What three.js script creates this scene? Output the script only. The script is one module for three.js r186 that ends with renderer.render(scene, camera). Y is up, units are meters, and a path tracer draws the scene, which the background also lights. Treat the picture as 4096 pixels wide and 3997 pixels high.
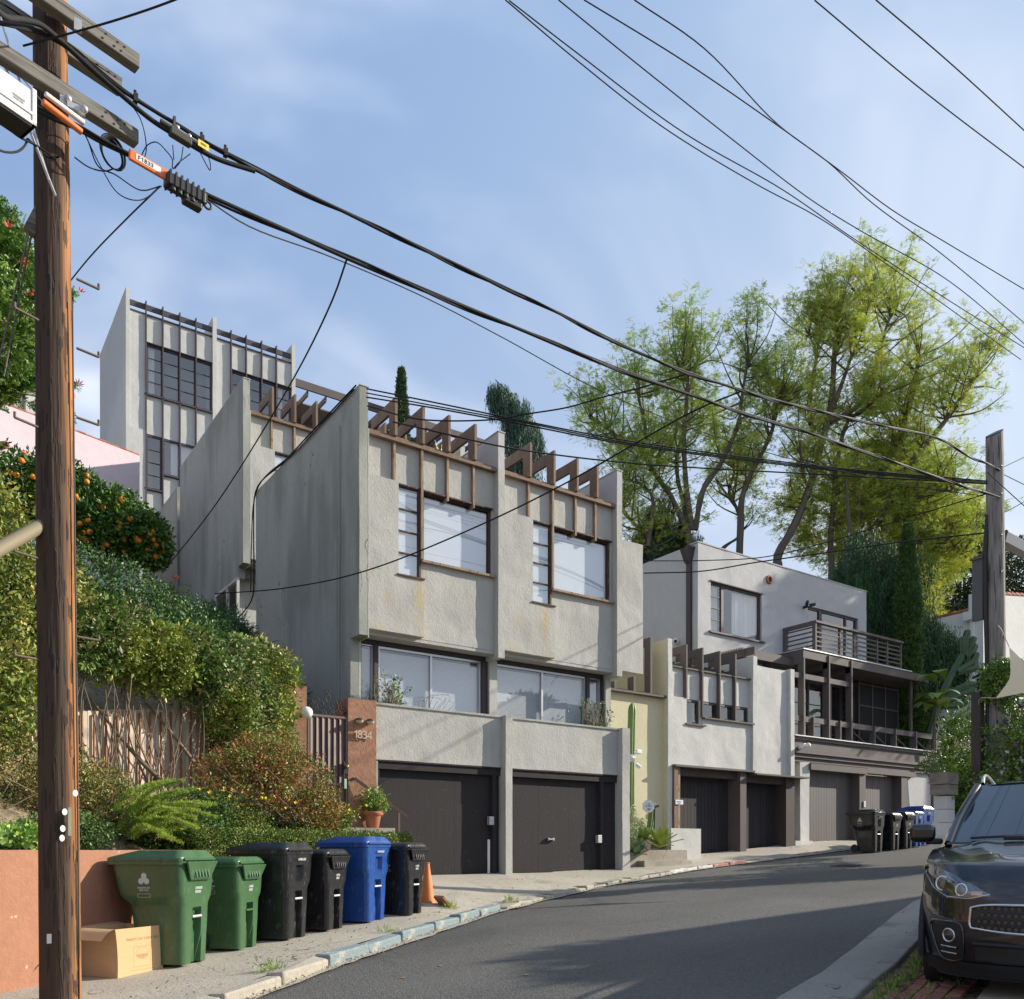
import * as THREE from 'three';
import { mergeGeometries } from 'three/addons/utils/BufferGeometryUtils.js';
import { RoundedBoxGeometry } from 'three/addons/geometries/RoundedBoxGeometry.js';
import { FontLoader } from 'three/addons/loaders/FontLoader.js';
import { TextGeometry } from 'three/addons/geometries/TextGeometry.js';

// World axes: x runs along the house fronts (up the street), y is up, -z runs into the hill.
const scene = new THREE.Scene();
// ---------------------------------------------------------------- camera (shift lens, level)
const camera = new THREE.PerspectiveCamera(2 * Math.atan(499.5 / 860) * 180 / Math.PI, 1024 / 999, 0.05, 900);
camera.position.set(0, 0.5, 0);
camera.lookAt(0.5731, 0.5, -0.8195);
camera.setViewOffset(1024, 999, 0, -350.5, 1024, 999);
scene.add(camera);
// ---------------------------------------------------------------- sun, sky, exposure
const SUN = new THREE.Vector3(1, 0.49, 0.335).normalize();
const sun = new THREE.DirectionalLight(new THREE.Color().setRGB(1.0, 0.92, 0.79), 5.0);
sun.position.copy(SUN).multiplyScalar(90).add(new THREE.Vector3(14, 0, -14));
sun.target.position.set(14, 0, -14);
sun.castShadow = true;
sun.shadow.mapSize.set(4096, 4096);
Object.assign(sun.shadow.camera, { left: -45, right: 45, top: 45, bottom: -45, near: 1, far: 260 });
scene.add(sun, sun.target);
const renderer = new THREE.WebGLRenderer({ antialias: true });
renderer.setSize(1024, 999);
renderer.toneMapping = THREE.LinearToneMapping;
renderer.toneMappingExposure = 1.42;
renderer.shadowMap.enabled = true;

// ---------------------------------------------------------------- noise
function rng(seed) { let a = seed >>> 0; return () => { a |= 0; a = a + 0x6D2B79F5 | 0; let t = Math.imul(a ^ a >>> 15, 1 | a); t = t + Math.imul(t ^ t >>> 7, 61 | t) ^ t; return ((t ^ t >>> 14) >>> 0) / 4294967296; }; }
function h3(x, y, z) { let n = Math.imul(x, 374761393) + Math.imul(y, 668265263) + Math.imul(z, 2147483647 - 1013904223) | 0; n = Math.imul(n ^ n >>> 13, 1274126177); n ^= n >>> 16; return (n >>> 0) / 4294967296; }
const fade = t => t * t * (3 - 2 * t), lerp = (a, b, t) => a + (b - a) * t, clamp = (x, a = 0, b = 1) => Math.min(b, Math.max(a, x));
const sstep = (a, b, x) => fade(clamp((x - a) / (b - a)));
const HT = new Float32Array(4096), HP = new Uint16Array(8192); { const r = rng(9); for (let i = 0; i < 4096; i++) { HT[i] = r() * 2 - 1; HP[i] = HP[i + 4096] = Math.floor(r() * 4096); } }
function vn(x, y, z = 0, px = 0, py = px) { // value noise -1..1, optional periods
  const xi = Math.floor(x), yi = Math.floor(y), zi = Math.floor(z), ax = x - xi, ay = y - yi, az = z - zi, fx = ax * ax * (3 - 2 * ax), fy = ay * ay * (3 - 2 * ay);
  let x0 = xi | 0, x1 = x0 + 1, y0 = yi | 0, y1 = y0 + 1; if (px !== 0) { px |= 0; py |= 0; x0 = x0 % px; if (x0 < 0) x0 = x0 + px | 0; x1 = x0 + 1 | 0; if (x1 === px) x1 = 0; y0 = y0 % py; if (y0 < 0) y0 = y0 + py | 0; y1 = y0 + 1 | 0; if (y1 === py) y1 = 0; }
  x0 &= 4095; x1 &= 4095; y0 &= 4095; y1 &= 4095;
  const q0 = HP[zi & 4095], a0 = HP[q0 + y0], a1 = HP[q0 + y1];
  const v0 = HT[HP[a0 + x0]], v1 = HT[HP[a0 + x1]], v2 = HT[HP[a1 + x0]], v3 = HT[HP[a1 + x1]], lo = v0 + (v1 - v0) * fx, hi = v2 + (v3 - v2) * fx, r0 = lo + (hi - lo) * fy;
  if (az === 0) return r0;
  const q1 = HP[(zi + 1) & 4095], b0 = HP[q1 + y0], b1 = HP[q1 + y1], fz = az * az * (3 - 2 * az);
  const w0 = HT[HP[b0 + x0]], w1 = HT[HP[b0 + x1]], w2 = HT[HP[b1 + x0]], w3 = HT[HP[b1 + x1]], l2 = w0 + (w1 - w0) * fx, h2 = w2 + (w3 - w2) * fx;
  return r0 + (l2 + (h2 - l2) * fy - r0) * fz;
}
function fbm(x, y, o = 4, p = 0, z = 0, g = 0.5) { const ar = typeof p === 'object', px = ar ? p[0] : p, py = ar ? p[1] : p; let s = 0, a = 1, n = 0, f = 1; for (let i = 0; i < o; i++) { s += a * vn(x * f, y * f, z + i * 31, px * f, py * f); n += a; a *= g; f *= 2; } return s / n; }
// ---------------------------------------------------------------- the sky: clear blue, paler towards the sun and the horizon, thin cirrus
{
  const W = 1024, H = 512, d = new Float32Array(W * H * 4), dir = new THREE.Vector3();
  for (let j = 0; j < H; j++) for (let i = 0; i < W; i++) {
    const th = (j + 0.5) / H * Math.PI - Math.PI / 2, ph = ((i + 0.5) / W - 0.5) * 2 * Math.PI;
    dir.set(Math.cos(th) * Math.cos(ph), Math.sin(th), Math.cos(th) * Math.sin(ph));
    const e = Math.max(0, dir.y), c = dir.dot(SUN);
    const t = Math.pow(1 - e, 2.15);
    let r = lerp(0.120, 0.50, t), g = lerp(0.240, 0.565, t), b = lerp(0.475, 0.68, t);
    const gl = Math.pow(clamp((c + 1) / 2), 4) * 0.62; r += gl * 0.62; g += gl * 0.60; b += gl * 0.46;
    const g2 = Math.pow(clamp(c), 40) * 1.2; r += g2; g += g2 * 0.93; b += g2 * 0.8;
    if (e > 0.02) { // cirrus veils
      const k = 1 / (e + 0.25), x = dir.x * k, y = dir.z * k, w = fbm(x * 1.2 + 3, y * 1.2, 3, 0, 5) * 0.9;
      let cl = fbm(x * 1.9 + w + 11, y * 4.6 - w * 1.6 + 4, 6, 0, 2, 0.58);
      cl = (sstep(-0.35, 0.6, cl) * 0.44 + sstep(0.22, 0.62, cl) * 0.34) * sstep(0.02, 0.2, e);
      r = lerp(r, 0.80, cl); g = lerp(g, 0.84, cl); b = lerp(b, 0.93, cl);
    }
    if (dir.y < 0) { const k = sstep(0, -0.12, dir.y); r = lerp(r, 0.2, k); g = lerp(g, 0.2, k); b = lerp(b, 0.2, k); }
    const o = (j * W + i) * 4, kk = 0.93; d[o] = r * kk; d[o + 1] = g * kk; d[o + 2] = b * kk; d[o + 3] = 1;
  }
  const sky = new THREE.DataTexture(d, W, H, THREE.RGBAFormat, THREE.FloatType);
  sky.mapping = THREE.EquirectangularReflectionMapping; sky.magFilter = THREE.LinearFilter; sky.minFilter = THREE.LinearFilter; sky.needsUpdate = true;
  scene.background = sky; scene.environment = sky;
}
// ---------------------------------------------------------------- helpers: textures and materials
const SL = new Float32Array(8193); for (let i = 0; i <= 8192; i++) { const x = i / 8192; SL[i] = 255 * (x <= 0.0031308 ? 12.92 * x : 1.055 * Math.pow(x, 1 / 2.4) - 0.055); }
const toS = x => SL[x <= 0 ? 0 : x >= 1 ? 8192 : (x * 8192 + 0.5) | 0];
function tex(n, tile, fn, srgb = true) { // fn(x, y in 0..1) -> [r,g,b] linear or a grey value; tile = metres per repeat
  const d = new Uint8Array(n * n * 4);
  for (let j = 0; j < n; j++) for (let i = 0; i < n; i++) {
    const c = fn(i / n, j / n), o = (j * n + i) * 4;
    if (typeof c === 'number') { const q = srgb ? toS(c) : clamp(c) * 255; d[o] = d[o + 1] = d[o + 2] = q; } else for (let k = 0; k < 3; k++) d[o + k] = srgb ? toS(c[k]) : clamp(c[k]) * 255;
    d[o + 3] = 255;
  }
  const t = new THREE.DataTexture(d, n, n, THREE.RGBAFormat); t.wrapS = t.wrapT = THREE.RepeatWrapping; t.magFilter = THREE.LinearFilter; t.minFilter = THREE.LinearMipmapLinearFilter; t.generateMipmaps = true;
  t.colorSpace = srgb ? THREE.SRGBColorSpace : THREE.NoColorSpace;
  if (Array.isArray(tile)) t.repeat.set(1 / tile[0], 1 / tile[1]); else t.repeat.set(1 / tile, 1 / tile);
  t.needsUpdate = true; return t;
}
const rgb = (r, g, b) => new THREE.Color().setRGB(r, g, b);
const mul = (c, k) => [c[0] * k, c[1] * k, c[2] * k], mix3 = (a, b, t) => [lerp(a[0], b[0], t), lerp(a[1], b[1], t), lerp(a[2], b[2], t)];
const std = (c, rough = 0.85, extra = {}) => new THREE.MeshStandardMaterial({ color: Array.isArray(c) ? rgb(...c) : c, roughness: rough, side: THREE.DoubleSide, ...extra });
const phys = (c, rough = 0.5, extra = {}) => new THREE.MeshPhysicalMaterial({ color: Array.isArray(c) ? rgb(...c) : c, roughness: rough, side: THREE.DoubleSide, ...extra });
// ---------------------------------------------------------------- helpers: geometry (arguments are u along the street, y up, v into the hill)
const P = (u, y, v) => new THREE.Vector3(u, y, -v);
function boxUV(g, s = 1) { // uv in metres, laid on by the dominant axis of each normal
  if (!g.attributes.normal) g.computeVertexNormals();
  const p = g.attributes.position, n = g.attributes.normal, uv = new Float32Array(p.count * 2);
  for (let i = 0; i < p.count; i++) {
    const ax = Math.abs(n.getX(i)), ay = Math.abs(n.getY(i)), az = Math.abs(n.getZ(i));
    let a, b; if (ay > ax && ay > az) { a = p.getX(i); b = p.getZ(i); } else if (ax > az) { a = p.getZ(i) + 13.7; b = p.getY(i); } else { a = p.getX(i); b = p.getY(i); }
    uv[2 * i] = a * s; uv[2 * i + 1] = b * s;
  }
  g.setAttribute('uv', new THREE.BufferAttribute(uv, 2)); return g;
}
function bx(u0, u1, y0, y1, v0, v1, r = 0) {
  const w = Math.abs(u1 - u0), h = Math.abs(y1 - y0), d = Math.abs(v1 - v0);
  const g = r ? new RoundedBoxGeometry(w, h, d, 2, Math.min(r, w / 2.01, h / 2.01, d / 2.01)) : new THREE.BoxGeometry(w, h, d);
  g.translate((u0 + u1) / 2, (y0 + y1) / 2, -(v0 + v1) / 2); return boxUV(g);
}
// a plastered block: subdivided faces pushed about by noise, so light that grazes it and shadow edges on it go wavy
function plaster(u0, u1, y0, y1, v0, v1, amp = 0.012, step = 0.07) {
  const w = Math.abs(u1 - u0), h = Math.abs(y1 - y0), d = Math.abs(v1 - v0), s = x => Math.max(1, Math.min(110, Math.round(x / step)));
  const g = new THREE.BoxGeometry(w, h, d, s(w), s(h), s(d)); g.translate((u0 + u1) / 2, (y0 + y1) / 2, -(v0 + v1) / 2); boxUV(g);
  const p = g.attributes.position;
  for (let i = 0; i < p.count; i++) {
    const x = p.getX(i), y = p.getY(i), z = p.getZ(i), f = 1.7, k = 4.6;
    const n = (o) => vn(x * f + o, y * f * 0.8, z * f) * 0.75 + vn(x * k + o, y * k, z * k + 9) * 0.32;
    p.setXYZ(i, x + amp * 0.7 * n(3.1), y + amp * 0.45 * n(47.7), z + amp * n(91.3));
  }
  g.computeVertexNormals(); return g;
}
function tube(pts, r = 0.02, seg = 0, rad = 6) { const c = new THREE.CatmullRomCurve3(pts); return new THREE.TubeGeometry(c, seg || Math.max(2, pts.length * 3), r, rad, false); }
function bar(a, b, w, h) { // a straight rectangular bar between two points
  const d = b.clone().sub(a), L = d.length(), g = new THREE.BoxGeometry(w, h, L); const m = new THREE.Matrix4().lookAt(b, a, new THREE.Vector3(0, 1, 0)); m.setPosition(a.clone().add(b).multiplyScalar(0.5)); g.applyMatrix4(m); return boxUV(g);
}
function rod(a, b, r0, r1 = r0, seg = 8) { const d = b.clone().sub(a), g = new THREE.CylinderGeometry(r1, r0, d.length(), seg, 1); g.applyQuaternion(new THREE.Quaternion().setFromUnitVectors(new THREE.Vector3(0, 1, 0), d.clone().normalize())); g.translate((a.x + b.x) / 2, (a.y + b.y) / 2, (a.z + b.z) / 2); return g; }
function prism(pts, depth, bevel = 0) { const s = new THREE.Shape(pts.map(p => new THREE.Vector2(p[0], p[1]))); return new THREE.ExtrudeGeometry(s, { depth, bevelEnabled: bevel > 0, bevelSize: bevel, bevelThickness: bevel, bevelSegments: 2, curveSegments: 8 }); }
function merge(gs) { const l = gs.map(g => { let q = g.index ? g.toNonIndexed() : g; for (const k of Object.keys(q.attributes)) if (!['position', 'normal', 'uv'].includes(k)) q.deleteAttribute(k); if (!q.attributes.uv) boxUV(q); return q; }); return mergeGeometries(l); }
function grid(nu, nv, f, uvf) { // a sheet of (nu+1)x(nv+1) points f(a,b)
  const pos = [], uv = [], idx = []; for (let j = 0; j <= nv; j++) for (let i = 0; i <= nu; i++) { const q = f(i / nu, j / nv); pos.push(q.x, q.y, q.z); const w = uvf ? uvf(i / nu, j / nv, q) : [q.x, q.z]; uv.push(w[0], w[1]); }
  for (let j = 0; j < nv; j++) for (let i = 0; i < nu; i++) { const a = j * (nu + 1) + i, b = a + 1, c = a + nu + 1, d = c + 1; idx.push(a, b, d, a, d, c); }
  const g = new THREE.BufferGeometry(); g.setAttribute('position', new THREE.Float32BufferAttribute(pos, 3)); g.setAttribute('uv', new THREE.Float32BufferAttribute(uv, 2)); g.setIndex(idx); g.computeVertexNormals(); return g;
}
// ---------------------------------------------------------------- helpers: scene objects
const taken = {};
function numbered(n) { const k = taken[n] = (taken[n] ?? -1) + 1; return k ? n + '_' + String(k).padStart(3, '0') : n; }
function mesh(name, g, m, parent) { const o = new THREE.Mesh(Array.isArray(g) ? merge(g) : g, m); o.name = name; o.castShadow = o.receiveShadow = true; parent.add(o); return o; }
function thing(name, label, category, group, at, turn = 0) { const o = new THREE.Group(); o.name = numbered(name); o.userData = { label, category }; if (group) o.userData.group = group; if (at) o.position.copy(at); o.rotation.y = turn; scene.add(o); return o; }
function solo(name, g, m, label, category, group) { const o = mesh(numbered(name), g, m, scene); o.userData = { label, category }; if (group) o.userData.group = group; return o; }
function part(name, g, m, parent, label) { const o = mesh(name, g, m, parent); if (label) o.userData.label = label; return o; }
function struct(name, g, m) { const o = mesh(numbered(name), g, m, scene); o.userData.kind = 'structure'; return o; }
function structGroup(name) { const o = new THREE.Group(); o.name = numbered(name); o.userData.kind = 'structure'; scene.add(o); return o; }
// ================================================================ materials
const M = {};
{
  // rough hand-thrown stucco: knotty bump, patchy tone
  const stB = tex(1024, 2.2, (x, y) => { const w = 0.02 * fbm(x * 9, y * 9, 2, 9, 60), a = fbm(x * 12, y * 9, 4, [12, 9]), b = fbm((x + w) * 76, (y + w) * 60, 3, [76, 60], 7), c = fbm(x * 190, y * 170, 2, [190, 170], 3); return 0.5 + 0.26 * a + 0.2 * b + 0.14 * c; }, false);
  const smB = tex(512, 2.4, (x, y) => 0.5 + 0.3 * fbm(x * 8, y * 8, 3, 8) + 0.16 * fbm(x * 128, y * 128, 2, 128), false);
  const patch = (base, grime, gscale, amt, streak = 0) => (x, y) => {
    const a = fbm(x * 4, y * 4, 5, 4), b = fbm(x * 3 + 0.37, y * 3, 5, 3, 40), s = streak ? fbm(x * 24, y * 3, 3, [24, 3], 80) * streak : 0, f = fbm(x * 90, y * 90, 2, 90);
    let c = mul(base, 1 + 0.07 * a + 0.05 * f); const k = clamp(sstep(-0.1, 0.55, b + s) * amt); return mix3(c, grime, k);
  };
  const T = (n, tile, f) => tex(n, tile, f);
  M.stucco = std([1, 1, 1], 0.95, { map: T(1024, 4.1, patch([0.455, 0.445, 0.405], [0.325, 0.32, 0.295], 1, 0.62, 0.35)), bumpMap: stB, bumpScale: 0.010 });
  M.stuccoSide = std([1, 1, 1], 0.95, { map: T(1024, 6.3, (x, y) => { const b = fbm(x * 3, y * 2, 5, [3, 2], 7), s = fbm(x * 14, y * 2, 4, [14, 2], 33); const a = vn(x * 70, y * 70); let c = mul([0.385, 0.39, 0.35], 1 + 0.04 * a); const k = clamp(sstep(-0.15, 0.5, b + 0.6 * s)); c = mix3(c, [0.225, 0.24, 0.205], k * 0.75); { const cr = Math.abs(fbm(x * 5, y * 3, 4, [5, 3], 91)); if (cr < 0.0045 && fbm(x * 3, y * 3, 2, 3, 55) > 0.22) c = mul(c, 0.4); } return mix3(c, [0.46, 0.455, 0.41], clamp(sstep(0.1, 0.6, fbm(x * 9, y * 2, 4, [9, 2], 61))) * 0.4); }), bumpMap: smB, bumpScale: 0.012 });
  M.stuccoTall = std([1, 1, 1], 0.9, { map: T(512, 5.3, patch([0.53, 0.53, 0.505], [0.45, 0.455, 0.43], 1, 0.5, 0.5)), bumpMap: smB, bumpScale: 0.012 });
  M.stuccoPale = std([1, 1, 1], 0.9, { map: T(512, 4.7, patch([0.55, 0.545, 0.51], [0.48, 0.475, 0.445], 1, 0.45)), bumpMap: smB, bumpScale: 0.014 });
  M.stuccoGrey = std([1, 1, 1], 0.9, { map: T(512, 5.1, patch([0.47, 0.465, 0.46], [0.42, 0.415, 0.41], 1, 0.4, 0.4)), bumpMap: smB, bumpScale: 0.012 });
  M.stuccoWhite = std([1, 1, 1], 0.9, { map: T(512, 4.9, patch([0.68, 0.69, 0.66], [0.58, 0.6, 0.57], 1, 0.5)), bumpMap: smB, bumpScale: 0.01 });
  M.cream = std([1, 1, 1], 0.9, { map: T(512, 4.3, patch([0.60, 0.55, 0.37], [0.54, 0.49, 0.33], 1, 0.4, 0.3)), bumpMap: smB, bumpScale: 0.006 });
  M.pink = std([1, 1, 1], 0.9, { map: T(512, 4.4, patch([0.62, 0.52, 0.56], [0.55, 0.47, 0.51], 1, 0.5, 0.5)), bumpMap: smB, bumpScale: 0.006 });
  M.terra = std([1, 1, 1], 0.95, { map: T(512, 2.2, (x, y) => { const a = fbm(x * 40, y * 40, 4, 40), b = fbm(x * 5, y * 5, 4, 5), sp = h3(Math.floor(x * 500), Math.floor(y * 500), 3) > 0.93 ? 0.7 : 1; return mul([0.33, 0.17, 0.105], (1 + 0.12 * b + 0.28 * a) * sp); }), bumpMap: stB, bumpScale: 0.01 });
  M.wallTerra = std([1, 1, 1], 0.95, { map: T(512, 3.1, (x, y) => { const b = fbm(x * 4, y * 5, 5, [4, 5], 3), f = fbm(x * 60, y * 60, 2, 60); let c = mul([0.335, 0.16, 0.098], 1 + 0.08 * f + 0.1 * b); const chip = fbm(x * 26, y * 26, 3, 26, 9); if (chip > 0.66) c = mix3(c, [0.55, 0.45, 0.38], 0.6); return c; }), bumpMap: stB, bumpScale: 0.009 });
  M.stain = (l, y0, T, x0, w) => { const f = patch([0.455, 0.445, 0.405], [0.325, 0.32, 0.295], 1, 0.62, 0.35), t = tex(256, T, (x, y) => { const k = Math.exp(-Math.pow((x - x0 - 0.012 * vn(y * 9, 3)) / w, 2)) * (0.55 + 0.45 * fbm(x * 30, y * 5, 3)), q = clamp(fbm(x * 9, y * 4, 4, 0, 7) - 0.05) * (x0 > 0.5 ? 1.1 : 0); return mix3(f(x * 0.3, y * 0.3), [0.50, 0.37, 0.17], clamp(k * 0.75 + q * 0.6)); }); t.offset.set(-l / T, -y0 / T); return std([1, 1, 1], 0.95, { map: t, bumpMap: stB, bumpScale: 0.010 }); };
  // concrete pavement
  M.concrete = std([1, 1, 1], 0.95, { map: T(1024, 3.7, (x, y) => { const a = fbm(x * 5, y * 5, 5, 5), f = fbm(x * 130, y * 130, 2, 130), st = fbm(x * 7 + 0.3, y * 7, 4, 7, 50); let c = mul([0.36, 0.325, 0.265], 1 + 0.16 * a + 0.13 * f); const cr = Math.abs(fbm(x * 4, y * 4, 4, 4, 31)); if (cr < 0.007) c = mul(c, 0.35); return mix3(c, [0.2, 0.19, 0.165], clamp(sstep(0.28, 0.7, st)) * 0.6); }), bumpMap: tex(512, 1.1, (x, y) => 0.5 + 0.3 * fbm(x * 60, y * 60, 3, 60) + 0.2 * fbm(x * 9, y * 9, 3, 9), false), bumpScale: 0.008 });
  M.concrete2 = M.concrete.clone(); M.concrete2.color = rgb(0.72, 0.74, 0.78);
  // asphalt
  M.asphalt = std([1, 1, 1], 0.82, { vertexColors: true, map: T(1024, 5.1, (x, y) => { const a = fbm(x * 4, y * 4, 4, 4), f = vn(x * 420, y * 420, 0, 420), g = vn(x * 200, y * 200, 5, 200), st = fbm(x * 3, y * 12, 4, [3, 12], 20); let c = mul([0.088, 0.084, 0.078], 1 + 0.16 * a + 0.3 * f + 0.16 * g + 0.1 * st); if (h3(Math.floor(x * 900), Math.floor(y * 900), 8) > 0.9965) c = [0.2, 0.19, 0.18]; const cr = Math.abs(fbm(x * 5, y * 5, 4, 5, 77)); if (cr < 0.004 && fbm(x * 3, y * 3, 2, 3, 99) > 0.32) c = mul(c, 0.35); return c; }), bumpMap: tex(1024, 0.9, (x, y) => 0.5 + 0.4 * vn(x * 110, y * 110, 0, 110) + 0.2 * vn(x * 50, y * 50, 3, 50), false), bumpScale: 0.006 });
  // bare earth with litter
  M.soil = std([1, 1, 1], 1, { map: T(512, 2.3, (x, y) => { const a = fbm(x * 20, y * 20, 4, 20), b = fbm(x * 4, y * 4, 3, 4); return mix3([0.11, 0.085, 0.05], [0.26, 0.2, 0.12], clamp(0.5 + a * 0.9 + 0.3 * b)); }), bumpMap: tex(512, 1.3, (x, y) => 0.5 + 0.5 * fbm(x * 30, y * 30, 4, 30), false), bumpScale: 0.03 });
  // timber
  const wood = (c0, c1, sx, sy, wear, wc) => (x, y) => { const w = fbm(x * 3, y * 3, 3, 3) * 0.05, g = fbm((x + w) * sx, y * sy, 4, [sx, sy], 3), f = fbm((x + w) * sx * 4, y * sy * 2, 2, [sx * 4, sy * 2], 9); let c = mix3(c0, c1, clamp(0.5 + 0.6 * g + 0.3 * f)); if (wear) { const k = fbm(x * sx * 2, y * sy * 2, 4, [sx * 2, sy * 2], 70); if (k > wear) c = mix3(c, wc, 0.8); } return c; };
  const woodB = tex(512, 0.7, (x, y) => 0.5 + 0.4 * fbm(x * 60, y * 5, 3, [60, 5]), false);
  M.brownWood = std([1, 1, 1], 0.8, { map: T(512, 1.3, wood([0.155, 0.098, 0.066], [0.235, 0.16, 0.11], 10, 3, 0.5, [0.28, 0.2, 0.14])), bumpMap: woodB, bumpScale: 0.004 });
  M.oldWood = std([1, 1, 1], 0.9, { map: T(512, 0.9, wood([0.24, 0.165, 0.11], [0.38, 0.28, 0.195], 14, 4, 0.3, [0.13, 0.05, 0.03])), bumpMap: woodB, bumpScale: 0.006 });
  M.darkWood = std([1, 1, 1], 0.75, { map: T(512, 1.3, wood([0.05, 0.036, 0.032], [0.075, 0.056, 0.05], 10, 3, 0, 0)), bumpMap: woodB, bumpScale: 0.003 });
  M.taupe = std([1, 1, 1], 0.75, { map: T(512, 1.7, wood([0.092, 0.074, 0.070], [0.112, 0.091, 0.085], 8, 2, 0, 0)), bumpMap: woodB, bumpScale: 0.002 });
  M.garage = std([1, 1, 1], 0.85, { map: T(512, 2.7, (x, y) => { const a = fbm(x * 4, y * 4, 5, 4), s = fbm(x * 30, y * 3, 3, [30, 3]); let c = mul([0.0215, 0.0172, 0.0185], 1 + 0.18 * a + 0.12 * s); const sc = fbm(x * 40, y * 90, 2, [40, 90], 5); if (sc > 0.74) c = [0.07, 0.065, 0.06]; return c; }), bumpMap: woodB, bumpScale: 0.002 });
  M.garage2 = std([0.052, 0.045, 0.05], 0.6);
  M.frame = std([0.042, 0.028, 0.03], 0.55);
  M.frameWorn = std([1, 1, 1], 0.7, { map: T(256, 0.8, wood([0.045, 0.022, 0.018], [0.07, 0.036, 0.028], 10, 3, 0.42, [0.2, 0.13, 0.1])) });
  M.plum = std([0.062, 0.05, 0.056], 0.6);
  M.alu = std([0.55, 0.55, 0.56], 0.35, { metalness: 0.85 });
  M.steel = std([0.05, 0.05, 0.052], 0.6, { metalness: 0.4 });
  M.galv = std([1, 1, 1], 0.5, { metalness: 0.55, map: T(128, 0.5, (x, y) => mul([0.5, 0.51, 0.52], 1 + 0.2 * fbm(x * 9, y * 9, 3, 9))) });
  M.black = std([0.018, 0.018, 0.019], 0.5);
  M.rubber = std([0.02, 0.02, 0.021], 0.7);
  M.cable = std([0.010, 0.010, 0.011], 0.85);
  M.iron = std([0.02, 0.014, 0.011], 0.6);
  M.glass = phys([1, 1, 1], 0.015, { transmission: 1, thickness: 0, ior: 2.4 });
  M.room = std([0.16, 0.15, 0.145], 0.95);
  M.blind = std([0.60, 0.66, 0.73], 0.8);
  M.slatBlind = std([1, 1, 1], 0.7, { map: T(256, 0.4, (x, y) => { const k = (y * 16) % 1; return mul([0.84, 0.92, 1], k < 0.16 ? 0.42 : 0.62); }), bumpMap: tex(64, 0.4, (x, y) => Math.sin(((y * 16) % 1) * Math.PI), false), bumpScale: 0.006 });
  M.curtain = phys([0.8, 0.8, 0.79], 1, { transmission: 0.3, thickness: 0 });
  M.white = std([0.75, 0.75, 0.73], 0.55);
  M.roofTile = [[0.34, 0.105, 0.055], [0.40, 0.13, 0.07], [0.29, 0.09, 0.05], [0.37, 0.15, 0.09]].map(c => std(c, 0.85));
  M.roofing = std([0.2, 0.19, 0.18], 0.95);
}
// ================================================================ ground, road, pavement
const road = u => -0.85 + 0.065 * (clamp(u, -30, 60) - 2.45);
const roadAt = (u, v) => { const e = poly(EDGE, u), b = (v - e) / (poly(KERB, u) - e); return road(u) - DIP * (1 - b) + 0.02 * Math.sin(b * Math.PI) + 0.012 * vn(u * 0.5, v * 0.5); };
const poly = (pts, u) => { if (u <= pts[0][0]) return pts[0][1] + (u - pts[0][0]) * (pts[1][1] - pts[0][1]) / (pts[1][0] - pts[0][0]); for (let i = 1; i < pts.length; i++) if (u <= pts[i][0] || i === pts.length - 1) { const a = pts[i - 1], b = pts[i]; return a[1] + (u - a[0]) * (b[1] - a[1]) / (b[0] - a[0]); } };
const KERB = [[-6, 2.0], [0.5, 6.25], [2.37, 7.61], [3.78, 8.83], [5.68, 10.16], [7.08, 11.12], [9.19, 12.34], [12, 13.5], [15.25, 14.45], [19.3, 15.1], [23, 15.4], [28, 15.9], [36, 17.5], [60, 24]];
const BACK = [[-6.6, 3.2], [-0.3, 8.15], [1.0, 9.25], [2.2, 10.25], [4.3, 11.9], [6.95, 13.95], [8.3, 14.98], [11.5, 14.98], [14.5, 16.2], [18.6, 16.62], [22.8, 16.7], [28, 16.9], [36, 18.6], [60, 25.5]];
const BACKY = [-1.2, -0.86, -0.78, -0.70, -0.56, -0.05, 0.0, 0.02, 0.2, 0.43, 0.74, 0.95, 1.45, 3.0];
const EDGE = [[-6, -1.0], [2, 2.75], [6.07, 4.65], [7.14, 5.0], [9.25, 5.87], [11.43, 6.8], [12.97, 7.41], [15.5, 8.1], [19, 8.9], [24, 9.6], [30, 10.6], [40, 13.5], [60, 20]];
const DIP = 0.15; // the road falls towards its near side
const backV = [[-20, -3], [-6.6, 3.8], [-0.3, 8.75], [1.0, 9.85], [2.2, 10.85], [4.3, 12.5], [6.4, 14.1], [7.2, 17.5], [13.7, 17.5], [16, 18], [30, 18.5], [40, 21], [70, 30]];
function groundY(u, v) {
  const s = v - poly(backV, u), r = road(u) - 0.09, e = poly(EDGE, u) - v;
  if (s <= 0) return (e > 2.6 ? r - 0.02 * (e - 2.6) : r) - DIP * clamp((poly(KERB, u) - v) / 5);
  const g = sstep(0, 0.06, s) * 1; const b0 = u < 7 ? 0.42 : r + 0.2;
  let y = s < 2.5 ? b0 + 0.42 * s : b0 + 1.05 + 0.5 * (s - 2.5);
  if (y > 13) y = 13 + (y - 13) * 0.25;
  return lerp(r, y, g);
}
{
  const us = [], vs = []; for (let x = -260; x < -12; x += 20) us.push(x); for (let x = -12; x < 40; x += 0.35) us.push(x); for (let x = 40; x <= 300; x += 12) us.push(x);
  for (let x = -260; x < -4; x += 16) vs.push(x); for (let x = -4; x < 26; x += 0.35) vs.push(x); for (let x = 26; x < 60; x += 1.6) vs.push(x); for (let x = 60; x <= 320; x += 16) vs.push(x);
  const nu = us.length - 1, nv = vs.length - 1;
  struct('ground', grid(nu, nv, (a, b) => { const u = us[Math.round(a * nu)], v = vs[Math.round(b * nv)]; return P(u, groundY(u, v) + 0.03 * vn(u * 1.3, v * 1.3), v); }), M.soil);
}
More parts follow.
